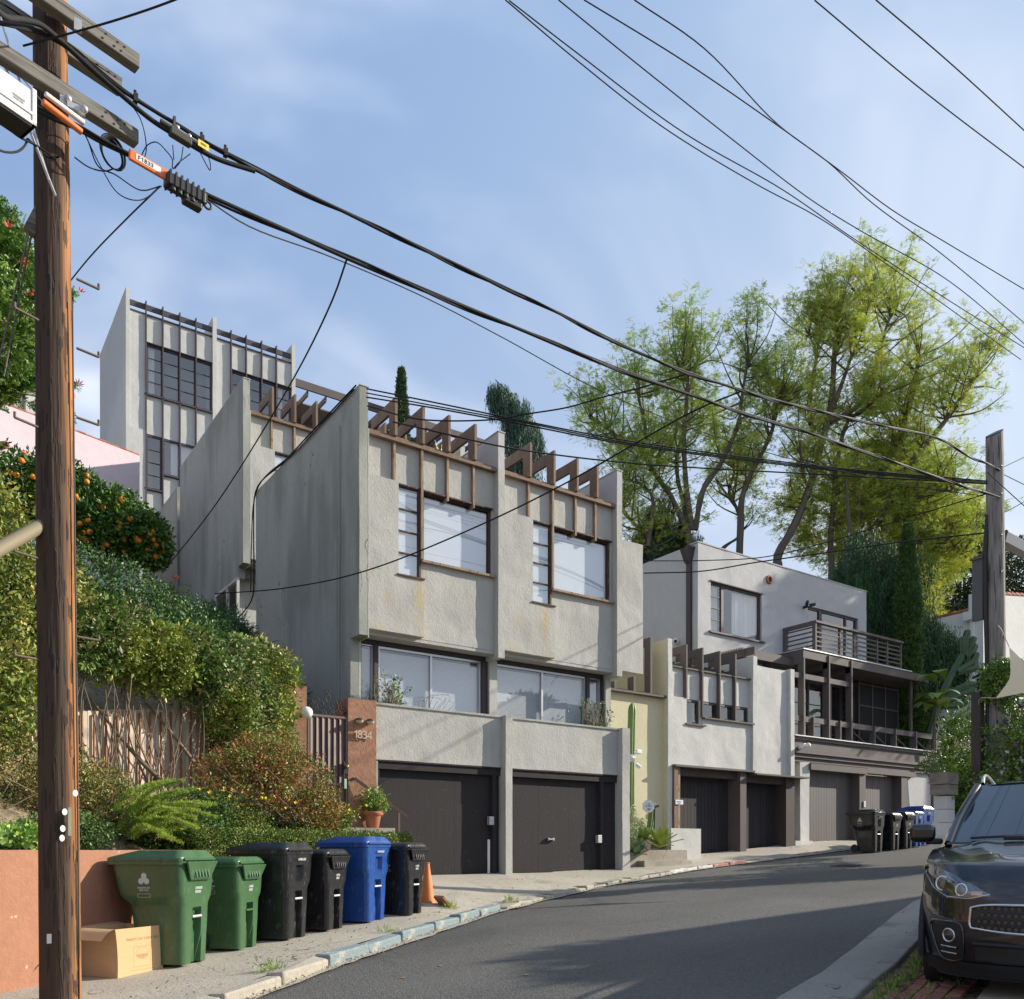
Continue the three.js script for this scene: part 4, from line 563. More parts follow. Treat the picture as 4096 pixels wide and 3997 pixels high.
function loft(rings, capTop = true, capBot = true) {
  const n = rings[0].length, pos = [], idx = []; rings.forEach(r => r.forEach(p => pos.push(p.x, p.y, p.z)));
  for (let j = 0; j < rings.length - 1; j++) for (let i = 0; i < n; i++) { const a = j * n + i, b = j * n + (i + 1) % n, c = a + n, d = b + n; idx.push(a, c, b, b, c, d); }
  const cap = (j, up) => { const c = pos.length / 3, q = rings[j].reduce((s, p) => s.add(p), new THREE.Vector3()).multiplyScalar(1 / n); pos.push(q.x, q.y, q.z); for (let i = 0; i < n; i++) { const a = j * n + i, b = j * n + (i + 1) % n; up ? idx.push(a, c, b) : idx.push(a, b, c); } };
  if (capTop) cap(rings.length - 1, true); if (capBot) cap(0, false);
  let g = new THREE.BufferGeometry(); g.setAttribute('position', new THREE.Float32BufferAttribute(pos, 3)); g.setIndex(idx); g = g.toNonIndexed(); return creased(g, 0.6);
}
function creased(g, ang) { // smooth where faces meet at less than ang
  g = g.index ? g.toNonIndexed() : g; const p = g.attributes.position, n = p.count, key = i => `${Math.round(p.getX(i) * 2e3)},${Math.round(p.getY(i) * 2e3)},${Math.round(p.getZ(i) * 2e3)}`, map = new Map(), fn = [], A = new THREE.Vector3(), B = new THREE.Vector3(), C = new THREE.Vector3();
  for (let i = 0; i < n; i += 3) { A.fromBufferAttribute(p, i); B.fromBufferAttribute(p, i + 1); C.fromBufferAttribute(p, i + 2); const f = B.sub(A).cross(C.sub(A)); for (let k = 0; k < 3; k++) { const s = key(i + k); (map.get(s) ?? map.set(s, []).get(s)).push(f.clone()); } fn.push(f.clone()); }
  const nn = new Float32Array(n * 3), cs = Math.cos(ang); for (let i = 0; i < n; i++) { const f = fn[i / 3 | 0], fl = f.length() || 1, s = new THREE.Vector3(); for (const q of map.get(key(i))) if (q.dot(f) >= cs * fl * (q.length() || 1)) s.add(q); s.normalize(); nn[3 * i] = s.x; nn[3 * i + 1] = s.y; nn[3 * i + 2] = s.z; }
  g.setAttribute('normal', new THREE.BufferAttribute(nn, 3)); return g.attributes.uv ? g : boxUV(g);
}
const binDust = tex(256, 0.8, (x, y) => 0.5 + 0.3 * fbm(x * 5, y * 5, 4, 5) + 0.2 * fbm(x * 60, y * 10, 2, [60, 10]), false);
const plastic = c => { const t = tex(256, 0.9, (x, y) => { const s = fbm(x * 40, y * 9, 3, [40, 9]), k = fbm(x * 6, y * 6, 4, 6, 9); let q = mul(c, 1 + 0.12 * k); return s > 0.52 ? mix3(q, [0.3, 0.3, 0.29], 0.14) : q; }); return phys([1, 1, 1], 0.46, { map: t, roughnessMap: binDust, bumpMap: binDust, bumpScale: 0.0012 }); };
const PL = { green: plastic([0.050, 0.115, 0.048]), black: plastic([0.016, 0.016, 0.017]), blue: plastic([0.017, 0.065, 0.25]) };
const decal = std([0.5, 0.52, 0.5], 0.6);
function glyphs(rows, h, seed) { // small moulded lettering too worn to read
  const r = rng(seed), gs = []; rows.forEach((n, j) => { for (let i = 0; i < n; i++) { const w = h * 0.55, x = (i - (n - 1) / 2) * h * 0.72, y = -j * h * 1.35; const k = Math.floor(r() * 4); const b = (x0, x1, y0, y1) => gs.push(new THREE.BoxGeometry(x1 - x0, y1 - y0, 0.002).translate(x + (x0 + x1) / 2, y + (y0 + y1) / 2, 0)); b(-w / 2, -w / 2 + h * 0.16, 0, h); if (k !== 1) b(w / 2 - h * 0.16, w / 2, 0, h); b(-w / 2 + h * 0.16, w / 2 - h * 0.16, h * 0.42, h * 0.56); if (k > 1) b(-w / 2 + h * 0.16, w / 2 - h * 0.16, h * 0.86, h); } }); return merge(gs);
}
function emblem(s) { // three rounded lobes over two chevrons
  const gs = []; for (const [x, y] of [[0, 0.5], [-0.42, -0.22], [0.42, -0.22]]) gs.push(new THREE.CircleGeometry(0.42 * s, 20).translate(x * s, y * s, 0)); const sh = new THREE.Shape([[-0.75, -0.1], [0, 0.45], [0.75, -0.1], [0.6, -0.6], [0, -0.3], [-0.6, -0.6]].map(p => new THREE.Vector2(p[0] * s, p[1] * s))); gs.push(new THREE.ShapeGeometry(sh).translate(0, 0, 0.0006)); return merge(gs);
}
const NOTCHED = -1;
function wheeledBin(colour, big, flap, label, group, u, v, y, turn, mark = true) {
  const t = thing(`${colour}_wheeled_bin`, label, 'bin', group, P(u, y, v), turn), m = PL[colour], k = big ? 1 : 0.86, H = big ? 1.10 : 1.0;
  // origin at the middle of the base of the front face; the bin stretches back along -z
  const W = 0.70 * k, D = 0.80 * k, nt = [0.085 * k, 0.06], zc = d => -d / 2 - (0.8 * k - d) * 0.12, sec = (w, d, yy, notch) => ring(w, d, 0.07 * k, 0, yy, notch).map(p => p.setZ(p.z + zc(d) + (W > 0 ? 0 : 0)));
  const body = loft([sec(0.50 * k, 0.50 * k, 0.03, nt), sec(0.53 * k, 0.55 * k, H * 0.30, nt), sec(0.545 * k, 0.57 * k, H * 0.36, [0.085 * k, 0.075]), sec(0.555 * k, 0.60 * k, H * 0.52, nt), sec(0.56 * k, 0.605 * k, H * 0.56), sec(0.575 * k, 0.62 * k, H * 0.60), sec(0.645 * k, 0.70 * k, H * 0.66), sec(0.665 * k, 0.72 * k, H * 0.70, flap ? null : [0.08 * k, 0.05]), sec(0.685 * k, 0.755 * k, H * 0.82, flap ? null : [0.08 * k, 0.05]), sec(0.69 * k, 0.76 * k, H * 0.85), sec(0.70 * k, 0.79 * k, H * 0.965), sec(0.745 * k, 0.85 * k, H * 0.97), sec(0.75 * k, 0.86 * k, H)], true, true);
  part('body', body, m, t);
  const zf = yy => { const d = lerp(0.5, 0.86, yy / H) * k; return 0; };
  // lid: hinged at the back, crowned, with a lip at the front
  const lid = loft([sec(0.735 * k, 0.85 * k, H + 0.002), sec(0.74 * k, 0.855 * k, H + 0.03), sec(0.72 * k, 0.83 * k, H + 0.045), sec(0.66 * k, 0.72 * k, H + 0.07), sec(0.56 * k, 0.5 * k, H + (big ? 0.115 : 0.09))], true, true); part('lid', lid, m, t);
  const front = zc(0.86 * k) + 0.43 * k;
  part('lid_lip', [new RoundedBoxGeometry(0.5 * k, 0.018, 0.05, 2, 0.008).translate(0, H + 0.068, front - 0.06), new RoundedBoxGeometry(0.62 * k, 0.03, 0.03, 2, 0.012).translate(0, H + 0.02, front + 0.005)], m, t);
  if (flap) { // ribbed flap hanging from the rim
    const fl = [], tw = 0.3 * k, bw = 0.19 * k, fh = 0.19 * k, s = new THREE.Shape([[-tw, 0], [tw, 0], [bw, -fh], [-bw, -fh]].map(p => new THREE.Vector2(p[0], p[1]))); fl.push(new THREE.ExtrudeGeometry(s, { depth: 0.012, bevelEnabled: true, bevelSize: 0.006, bevelThickness: 0.006, bevelSegments: 2 }).rotateX(0.16).translate(0, H - 0.005, front + 0.03)); for (let i = -2; i <= 2; i++) fl.push(new THREE.ConeGeometry(0.012, fh * 0.8, 4).rotateX(-0.1).translate(i * 0.062 * k, H - fh * 0.52, front + 0.035)); fl.push(new RoundedBoxGeometry(2 * bw, 0.02, 0.05, 2, 0.008).translate(0, H - fh * 0.97, front + 0.0)); part('handle_flap', fl, m, t);
  }
  part('lift_bar', rod(new THREE.Vector3(-0.09 * k, H * 0.47, zc(0.6 * k) + 0.30 * k - 0.005), new THREE.Vector3(0.09 * k, H * 0.47, zc(0.6 * k) + 0.30 * k - 0.005), 0.016, 0.016, 10), colour === 'green' && !big ? m : M.galv, t);
  const back = zc(0.86 * k) - 0.43 * k; part('handle', [rod(new THREE.Vector3(-0.2 * k, H - 0.02, back - 0.05), new THREE.Vector3(0.2 * k, H - 0.02, back - 0.05), 0.016), rod(new THREE.Vector3(-0.24 * k, H - 0.03, back + 0.06), new THREE.Vector3(-0.2 * k, H - 0.02, back - 0.06), 0.018), rod(new THREE.Vector3(0.24 * k, H - 0.03, back + 0.06), new THREE.Vector3(0.2 * k, H - 0.02, back - 0.06), 0.018)], m, t);
  for (const s of [-1, 1]) { const wh = new THREE.Group(); wh.name = 'wheel'; t.add(wh); mesh('tyre', new THREE.TorusGeometry(0.085, 0.032, 8, 20).rotateY(Math.PI / 2).translate(s * 0.28 * k, 0.118, -0.60 * k), M.rubber, wh); mesh('hub', new THREE.CylinderGeometry(0.07, 0.07, 0.03, 16).rotateZ(Math.PI / 2).translate(s * 0.28 * k, 0.118, -0.60 * k), M.black, wh); }
  const fz = zc(0.72 * k) + 0.36 * k + 0.006, lx = glyphs(big && flap ? [7, 6] : big ? [9] : [5, 4], 0.03, 12); part('lettering', lx.rotateX(0.1).translate(0, H * (flap ? 0.73 : 0.9), fz + (flap ? 0 : 0.03)), decal, t);
  if (mark) { const e = emblem(0.075 * k).rotateY(-Math.PI / 2).translate(-0.352 * k, H * 0.83, zc(0.75 * k) - 0.03); const gl = glyphs([11, 8], 0.018, 5).rotateY(-Math.PI / 2).translate(-0.350 * k, H * 0.745, zc(0.75 * k) - 0.03); const bxg = merge([[0, 0.034, 0.14, 0.003], [0, -0.0, 0.14, 0.003], [-0.07, 0.017, 0.003, 0.034], [0.07, 0.017, 0.003, 0.034]].map(q => new THREE.BoxGeometry(q[2], q[3], 0.002).translate(q[0], q[1], 0))).rotateY(-Math.PI / 2).translate(-0.347 * k, H * 0.665, zc(0.75 * k) - 0.03); part('emblem', [e, gl, bxg], decal, t); }
  return t;
}
{
  const row = 'bins lined up along the terracotta wall', sw = u => -0.72 + 0.065 * (u - 2.45);
  wheeledBin('green', true, true, 'large green wheeled bin beside the cardboard box', row, 2.50, 9.36, sw(2.5), 0.80);
  wheeledBin('green', false, true, 'small green wheeled bin with its lid hanging open, second in the row', row, 3.26, 9.98, sw(3.26), 0.74);
  wheeledBin('black', true, false, 'large black wheeled bin between a green bin and a small black bin', row, 3.98, 10.3, sw(3.98), 0.70);
  wheeledBin('black', false, true, 'small black wheeled bin left of the near blue bin', row, 4.66, 10.7, sw(4.66), 0.66);
  wheeledBin('blue', true, false, 'large blue wheeled bin in the near row', row, 5.42, 11.02, sw(5.42), 0.6);
  wheeledBin('black', false, true, 'small black wheeled bin at the driveway end of the near row', row, 6.14, 11.22, sw(6.14), 0.56);
  const far = 'bins at the kerb in front of the grey house';
  wheeledBin('black', true, false, 'large black wheeled bin with wheels showing, first of the far row', far, 22.35, 13.9, roadAt(22.35, 13.9) + 0.004, 0.1);
  wheeledBin('black', false, true, 'small black wheeled bin, second of the far row', far, 23.3, 13.95, roadAt(23.3, 13.95) + 0.004, 0.12);
  wheeledBin('black', false, true, 'small black wheeled bin, third of the far row beside the blue one', far, 24.05, 14.0, roadAt(24.05, 14.0) + 0.004, 0.08);
  wheeledBin('blue', false, false, 'small blue wheeled bin, fourth of the far row', far, 24.75, 14.1, roadAt(24.75, 14.1) + 0.004, 0.1);
  wheeledBin('blue', true, false, 'large blue wheeled bin at the right end of the far row', far, 25.6, 14.3, roadAt(25.6, 14.3) + 0.004, 0.05);
}
{
  // open carton: printed front
  const cv = document.createElement('canvas'); cv.width = 512; cv.height = 448; const c = cv.getContext('2d'); c.fillStyle = '#c9a77c'; c.fillRect(0, 0, 512, 448);
  const r = rng(8); for (let i = 0; i < 500; i++) { c.fillStyle = `rgba(${120 + r() * 60},${90 + r() * 40},${50 + r() * 30},0.06)`; c.fillRect(r() * 512, r() * 448, 10 + r() * 60, 2 + r() * 3); }
  c.fillStyle = 'rgba(92,62,40,0.75)'; c.font = 'italic bold 36px serif'; c.fillText('Smart Cat Litter Box', 96, 118); c.strokeStyle = 'rgba(110,78,52,0.55)'; c.lineWidth = 3; c.strokeRect(170, 180, 190, 190); c.beginPath(); c.ellipse(265, 245, 70, 55, 0, 0, 7); c.stroke(); c.fillStyle = 'rgba(130,95,68,0.4)'; c.beginPath(); c.ellipse(265, 252, 66, 42, 0, 0, Math.PI); c.fill(); c.beginPath(); c.moveTo(120, 400); c.lineTo(400, 400); c.stroke();
  const tx = new THREE.CanvasTexture(cv); tx.colorSpace = THREE.SRGBColorSpace;
  const kraft = std([1, 1, 1], 0.9, { map: tex(256, 0.7, (x, y) => mul([0.52, 0.36, 0.2], 1 + 0.06 * fbm(x * 5, y * 40, 3, [5, 40]) + 0.06 * fbm(x * 4, y * 4, 3, 4))) });
  const t = thing('cardboard_box', 'open cardboard box on the pavement beside the utility pole', 'box', null, P(1.66, -0.755, 9.1), -Math.atan2(-0.30, 0.50)), w = 0.57, d = 0.5, h = 0.48;
  const bend = (g) => { const p = g.attributes.position; for (let i = 0; i < p.count; i++) { const y = p.getY(i) / h; p.setX(i, p.getX(i) - 0.05 * y * y + 0.02 * y); } g.computeVertexNormals(); return g; };
  part('front_panel', bend(grid(8, 8, (a, b) => new THREE.Vector3(a * w, b * h, 0.012 * Math.sin(a * Math.PI) * b), (a, b) => [a, b])), std([1, 1, 1], 0.9, { map: tx }), t, 'printed front of the carton');
  part('side_panel', bend(grid(6, 6, (a, b) => new THREE.Vector3(0, b * h, -a * d), (a, b) => [a, b])), kraft, t); part('side_panel', bend(grid(6, 6, (a, b) => new THREE.Vector3(w, b * h, -a * d), (a, b) => [a, b])), kraft, t); part('back_panel', bend(grid(6, 6, (a, b) => new THREE.Vector3(a * w, b * h, -d), (a, b) => [a, b])), kraft, t); part('bottom', grid(1, 1, (a, b) => new THREE.Vector3(a * w, 0.006, -b * d)), kraft, t);
  part('flap', grid(4, 4, (a, b) => new THREE.Vector3(a * w - 0.03, h + 0.03 * b, -d - b * 0.22), (a, b) => [a, b]), kraft, t); part('flap', grid(4, 4, (a, b) => new THREE.Vector3(-0.03 - b * 0.16, h - 0.1 * b * b, -a * d), (a, b) => [a, b]), kraft, t);
}
{
  const t = thing('traffic_cone', 'faded orange traffic cone behind the last bin of the near row', 'cone', null, P(6.80, -0.43, 12.1)), o = std([0.62, 0.19, 0.05], 0.6); part('cone', [new THREE.CylinderGeometry(0.035, 0.13, 0.68, 20, 1, true).translate(0, 0.38, 0), new THREE.TorusGeometry(0.035, 0.01, 6, 16).rotateX(Math.PI / 2).translate(0, 0.72, 0)], o, t); part('base', new RoundedBoxGeometry(0.36, 0.04, 0.36, 2, 0.015).translate(0, 0.02, 0), std([0.38, 0.15, 0.08], 0.8), t);
  const pl = solo('clay_paver', boxUV(new RoundedBoxGeometry(0.34, 0.05, 0.3, 2, 0.01)).rotateZ(-0.85).translate(6.95, -0.36, -11.8), std([0.4, 0.2, 0.13], 0.9), 'square clay paver leaning at the foot of the orange cone', 'paver');
}
// ================================================================ utility poles, wires, equipment
const WIRES = {
  a: [0.008, 'lowest of the thin wires crossing the upper right sky', 'wire', [[5.82, 10.65, 8.46], [7.02, 10.65, 8.58], [8.63, 10.65, 8.68], [10.55, 10.65, 8.61], [11.95, 10.65, 8.49], [14.02, 10.65, 8.49], [18.83, 10.65, 8.55]]],
  b: [0.008, 'wire running close above the lowest one in the upper right sky', 'wire', [[5.86, 10.65, 8.44], [6.96, 10.65, 8.50], [8.94, 10.65, 8.58], [10.97, 10.65, 8.45], [12.74, 10.65, 8.45], [15.40, 10.65, 8.40], [18.44, 10.65, 8.31]]],
  c: [0.008, 'twisted wire, third from below in the upper right sky', 'wire', [[6.36, 10.68, 8.12], [7.57, 10.68, 8.19], [9.71, 10.68, 8.29], [11.55, 10.68, 8.35], [12.81, 10.68, 8.30], [15.09, 10.68, 8.13], [18.56, 10.68, 8.28]]],
  d: [0.008, 'straight wire above the twisted pair in the upper right sky', 'wire', [[6.62, 10.70, 7.96], [8.17, 10.70, 7.84], [9.93, 10.70, 7.78], [11.43, 10.70, 7.76], [12.82, 10.70, 7.76], [14.21, 10.70, 7.66], [16.75, 10.70, 7.47]]],
  e: [0.008, 'wire crossing over another to a joint in the upper right sky', 'wire', [[7.13, 10.72, 7.63], [8.27, 10.72, 7.58], [9.98, 10.72, 7.78], [11.20, 10.72, 7.78], [12.42, 10.72, 7.87], [14.41, 10.72, 7.86], [17.89, 10.72, 7.98]]],
  f: [0.008, 'lone wire, second from the top right corner of the sky', 'wire', [[8.98, 10.80, 6.44], [11.14, 10.80, 6.37], [13.91, 10.80, 6.20]]],
  g: [0.008, 'lone wire nearest the top right corner of the sky', 'wire', [[9.61, 10.83, 6.03], [11.05, 10.83, 5.96], [13.24, 10.83, 5.90]]],
  up: [0.008, 'thin black wire rising from the near pole across its top crossarm', 'wire', [[0.75, 7.04, 8.01], [1.08, 7.06, 7.66], [1.37, 6.99, 7.22], [1.64, 6.84, 6.66], [1.94, 6.67, 5.96]]],
  left_drop: [0.008, 'service cable from the black splice case down behind the near pole', 'cable', [[1.88, 6.60, 8.33], [1.78, 6.87, 9.37], [1.65, 7.22, 10.80], [1.45, 7.83, 13.63]]],
  mid_drop: [0.011, 'service cable dropping steeply past the front block side wall', 'cable', [[3.68, 6.58, 8.23], [3.94, 6.77, 9.2], [4.48, 7.2, 12.0], [4.85, 7.21, 16.86], [4.92, 7.11, 21.57]]],
  under_b: [0.008, 'thin wire strung below the lower main cable', 'wire', [[2.29, 6.77, 8.46], [2.98, 7.17, 9.15], [4.26, 7.80, 9.95], [5.88, 8.21, 10.53], [7.30, 8.27, 10.76], [9.63, 8.19, 10.96], [13.20, 8.22, 10.90], [16.97, 8.17, 10.10], [19.41, 8.32, 9.61]]],
  serv0: [0.014, 'uppermost cable from the corner of the front block to the grey pole', 'cable', [[7.09, 9.25, 14.95], [7.85, 8.62, 13.58], [9.26, 8.39, 12.83], [11.26, 8.38, 12.31], [15.80, 8.58, 11.07], [19.50, 8.65, 9.55]]],
  serv1: [0.012, 'middle cable from the corner of the front block to the grey pole', 'cable', [[7.09, 9.17, 14.95], [7.85, 8.56, 13.58], [9.26, 8.36, 12.83], [11.26, 8.34, 12.31], [15.80, 8.55, 11.07], [19.50, 8.62, 9.55]]],
  serv2: [0.014, 'lowest cable of three from the corner of the front block to the grey pole', 'cable', [[7.09, 9.09, 14.95], [7.85, 8.52, 13.58], [9.26, 8.32, 12.83], [11.26, 8.31, 12.31], [15.80, 8.52, 11.07], [19.50, 8.59, 9.55]]],
  curl: [0.014, 'slack cable curling up from the front block towards the tree', 'cable', [[7.1, 8.92, 14.94], [7.49, 8.14, 13.4], [8.39, 7.99, 12.37], [8.67, 8.02, 12.06], [9.38, 8.22, 11.75], [9.49, 8.08, 10.93], [9.42, 7.8, 10.01], [9.1, 7.3, 8.6]]],
  low: [0.015, 'cable running in front of the timber roof brackets', 'cable', [[7.36, 8.47, 14.39], [7.76, 8.01, 13.43], [8.90, 7.93, 13.09], [10.48, 8.06, 12.87], [12.04, 8.16, 12.44], [15.80, 8.41, 11.07], [19.50, 8.59, 9.55]]],
  across: [0.013, 'single cable slanting across the big plaster facade', 'cable', [[5.8, 6.46, 20.35], [6.32, 5.87, 17.06], [6.73, 5.49, 13.84], [7.74, 5.9, 12.16], [8.6, 6.38, 10.95], [9.87, 7.25, 9.21], [10.3, 7.44, 8.67]]],
  g1: [0.014, 'upper cable in front of the grey house wall', 'cable', [[17.19, 8.77, 18.00], [18.35, 8.65, 16.70], [19.14, 8.51, 15.29], [19.61, 8.54, 13.75], [19.80, 8.56, 11.78], [19.48, 8.37, 9.57]]],
  g2: [0.018, 'lower cable in front of the grey house wall', 'cable', [[17.19, 8.42, 18.00], [18.27, 8.35, 16.76], [18.88, 8.35, 15.48], [19.61, 8.28, 13.75], [19.80, 8.02, 11.78], [19.48, 7.51, 9.57]]],
  r1: [0.01, 'cable rising right from the grey pole', 'cable', [[19.77, 8.95, 9.36], [21.22, 9.63, 9.57], [24.41, 11.12, 9.78]]],
  r2: [0.01, 'guy wire slanting down across the grey pole', 'cable', [[19.19, 8.71, 9.40], [18.94, 7.88, 8.72], [18.69, 7.23, 8.17], [18.31, 6.26, 7.33]]],
  r3: [0.01, 'cable leaving the grey pole to the right', 'cable', [[19.77, 8.81, 9.36], [20.63, 8.93, 9.49], [22.80, 9.11, 9.68]]],
  loopA: [0.005, 'thin wire hanging between the main cables near the pole', 'wire', [[1.58, 7.23, 8.29], [1.69, 7.10, 8.27], [1.73, 6.77, 8.19], [1.71, 6.68, 8.20]]],
  coilin: [0.006, 'slack wire sagging under the cable coil', 'wire', [[1.18, 6.65, 8.09], [1.25, 6.61, 8.16], [1.34, 6.46, 8.21], [1.48, 6.47, 8.24], [1.71, 6.49, 8.33], [1.88, 6.60, 8.33]]],
  sag1: [0.005, 'lowest slack wire sagging from the near pole to the splice case', 'wire', [[1.20, 6.61, 8.07], [1.34, 6.39, 8.10], [1.50, 6.31, 8.23], [1.71, 6.40, 8.33], [1.89, 6.60, 8.32]]],
  sag2: [0.006, 'short slack wire from the near pole to the cable coil', 'wire', [[1.14, 6.38, 8.11], [1.24, 6.34, 8.10], [1.39, 6.42, 8.18], [1.46, 6.48, 8.19]]],
  fib: [0.005, 'thin wire looping over the orange tag', 'wire', [[1.68, 6.68, 8.22], [1.75, 6.85, 8.23], [1.83, 6.92, 8.24], [1.92, 6.93, 8.30], [1.97, 6.84, 8.26], [1.97, 6.76, 8.26], [2.05, 6.90, 8.33], [2.16, 7.06, 8.38]]],
  y1: [0.005, 'thin wire loop below the yellow tag', 'wire', [[2.26, 7.15, 8.42], [2.32, 7.01, 8.38], [2.34, 6.98, 8.37], [2.34, 7.06, 8.37], [2.29, 7.20, 8.40]]],
  t1: [0.005, 'left wire hanging from the small terminal', 'wire', [[2.00, 7.06, 8.37], [1.98, 6.84, 8.25]]],
  t2: [0.005, 'right wire hanging from the small terminal', 'wire', [[2.09, 7.08, 8.36], [2.06, 6.92, 8.32], [1.99, 6.76, 8.25]]],
  topbun: [0.022, 'cable bundle sweeping across the near pole from the left edge', 'cable', [[0.45, 6.75, 7.38], [0.59, 6.9, 7.64], [0.74, 7.13, 7.86], [0.87, 7.23, 7.95], [1.03, 7.24, 8.03], [1.25, 7.16, 8.06], [1.5, 7.06, 8.07], [1.75, 6.98, 8.09], [1.95, 6.95, 8.1], [2.3, 6.93, 8.13], [2.7, 7.0, 8.16]]],
  lowleft: [0.009, 'black drip loop left of the near pole', 'cable', [[0.50, 5.90, 7.70], [0.61, 6.02, 7.87], [0.71, 6.15, 7.99], [0.77, 6.28, 8.07], [0.79, 6.37, 8.11]]],
  lowl2: [0.009, 'upper wire pair stapled to the near pole', 'wire', [[0.79, 6.36, 8.09], [0.88, 6.32, 8.11], [0.96, 6.30, 8.12], [1.02, 6.31, 8.08]]],
  lowl3: [0.009, 'lower wire pair stapled to the near pole', 'wire', [[0.61, 6.23, 7.87], [0.73, 6.30, 8.03], [0.86, 6.33, 8.09], [1.00, 6.28, 8.09]]],
};
for (const [r, label, cat, pts] of Object.values(WIRES)) solo(cat === 'wire' ? 'overhead_wire' : 'service_cable', tube(pts.map(p => P(...p)), r, pts.length * 8, 5), M.cable, label, cat);
{
  const sag = (A, B, s, n = 40) => Array.from({ length: n + 1 }, (_, i) => { const f = i / n, p = A.clone().lerp(B, f); p.y -= s * 4 * f * (1 - f); return p; });
  const strand = (pts, r, off, tw, ph) => tube(pts.map((p, i) => p.clone().add(new THREE.Vector3(0.2 * off * Math.cos(i * tw + ph), off * Math.cos(i * tw + ph), off * Math.sin(i * tw + ph)))), r, pts.length * 3, 6);
  const CABA = [[-0.6, 6.3, 7.5], [0.45, 6.95, 7.85], [0.98, 7.27, 8.05], [1.19, 7.22, 8.06], [1.37, 7.16, 8.08], [1.48, 7.12, 8.08], [1.67, 7.09, 8.10], [2.01, 7.05, 8.12], [2.27, 7.03, 8.14], [2.65, 7.03, 8.16], [3.27, 7.03, 8.20], [4.13, 7.07, 8.26], [5.13, 7.11, 8.33], [6.46, 7.16, 8.42], [8.40, 7.22, 8.55], [10.84, 7.53, 8.71], [13.93, 8.10, 8.92], [16.94, 8.67, 9.13], [18.07, 8.66, 9.20], [18.78, 8.76, 9.25], [19.5, 8.8, 9.3]];
  const CABB = [[0.3, 6.62, 7.95], [0.98, 6.59, 8.05], [1.17, 6.60, 8.06], [1.33, 6.58, 8.07], [1.57, 6.58, 8.09], [1.83, 6.56, 8.11], [2.18, 6.55, 8.13], [2.91, 6.57, 8.18], [3.68, 6.60, 8.23], [4.78, 6.66, 8.31], [6.06, 6.73, 8.39], [7.88, 6.86, 8.51], [9.91, 7.07, 8.65], [12.42, 7.39, 8.82], [15.14, 7.70, 9.01], [17.95, 8.01, 9.20], [18.84, 8.13, 9.26], [19.5, 8.2, 9.3]];
  const dense = l => new THREE.CatmullRomCurve3(l.map(q => P(...q))).getSpacedPoints(90), a = dense(CABA), b = dense(CABB);
  const t1 = thing('main_cable', 'upper thick cable bundle between the two poles', 'cable', 'thick cables between the poles'); part('messenger', strand(a, 0.008, 0.022, 0.0, 0), M.steel, t1); part('strand', strand(a, 0.016, 0.008, 0.9, 2), M.cable, t1); part('strand', strand(a, 0.011, 0.018, 0.7, 4), M.cable, t1);
  const t2 = thing('main_cable', 'lower thick cable bundle carrying the orange tag and splice case', 'cable', 'thick cables between the poles'); part('messenger', strand(b, 0.008, 0.024, 0.0, 0), M.steel, t2); part('strand', strand(b, 0.019, 0.008, 0.4, 3), M.cable, t2); part('strand', strand(b, 0.012, 0.022, 0.5, 5), M.cable, t2);
  const on = (arr, u) => { for (let i = 1; i < arr.length; i++) if (arr[i].x >= u) { const f = (u - arr[i - 1].x) / (arr[i].x - arr[i - 1].x); return arr[i - 1].clone().lerp(arr[i], f); } };
  const dirB = b[3].clone().sub(b[1]).normalize(), frame = (o, p) => { o.position.copy(p); o.quaternion.setFromUnitVectors(new THREE.Vector3(1, 0, 0), dirB); };
  // orange tag with its number
  const og = std([0.72, 0.17, 0.03], 0.5), tag = thing('orange_tag', 'orange plastic cable tag printed F1833', 'tag'); frame(tag, on(b, 1.72).add(new THREE.Vector3(0, -0.03, 0.05)));
  part('plate', boxUV(new RoundedBoxGeometry(0.34, 0.095, 0.03, 2, 0.012)), og, tag); part('label', new THREE.BoxGeometry(0.215, 0.052, 0.002).translate(-0.005, 0.004, 0.0165), M.white, tag); part('lettering', text('F1833', 0.036, fontB, 0.001).translate(-0.1, -0.014, 0.018), M.black, tag);
  // black splice case hung under the cable
  const sp = thing('splice_case', 'black ribbed splice case hanging on the lower main cable', 'splice case'); frame(sp, on(b, 2.04).add(new THREE.Vector3(0, -0.06, 0.03))); sp.scale.setScalar(0.85);
  part('body', [new RoundedBoxGeometry(0.42, 0.13, 0.13, 2, 0.02).translate(0, -0.01, 0), new RoundedBoxGeometry(0.2, 0.12, 0.1, 2, 0.02).translate(0.08, -0.09, 0), ...Array.from({ length: 7 }, (_, i) => new THREE.BoxGeometry(0.018, 0.15, 0.15).translate(-0.18 + i * 0.06, 0, 0)), ...Array.from({ length: 4 }, (_, i) => new THREE.CylinderGeometry(0.03, 0.035, 0.05, 10).translate(-0.14 + i * 0.07, -0.09, 0.03))], M.black, sp); part('clamp', [new THREE.TorusGeometry(0.04, 0.012, 6, 14).translate(0.25, -0.03, 0), new THREE.BoxGeometry(0.03, 0.1, 0.05).translate(0.22, 0.02, 0)], M.iron, sp);
  // sleeves beside the pole
  const sl = thing('cable_sleeve', 'white plastic sleeve on the cable in front of the near pole', 'sleeve'); part('sleeve', rod(P(0.9, 6.66, 7.92), P(1.2, 6.66, 8.05), 0.02, 0.023, 12), M.white, sl); const s2 = thing('cable_sleeve', 'orange plastic sleeve on the cable in front of the near pole', 'sleeve'); part('sleeve', rod(P(0.88, 6.57, 7.9), P(1.18, 6.56, 8.03), 0.026, 0.026, 12), og, s2);
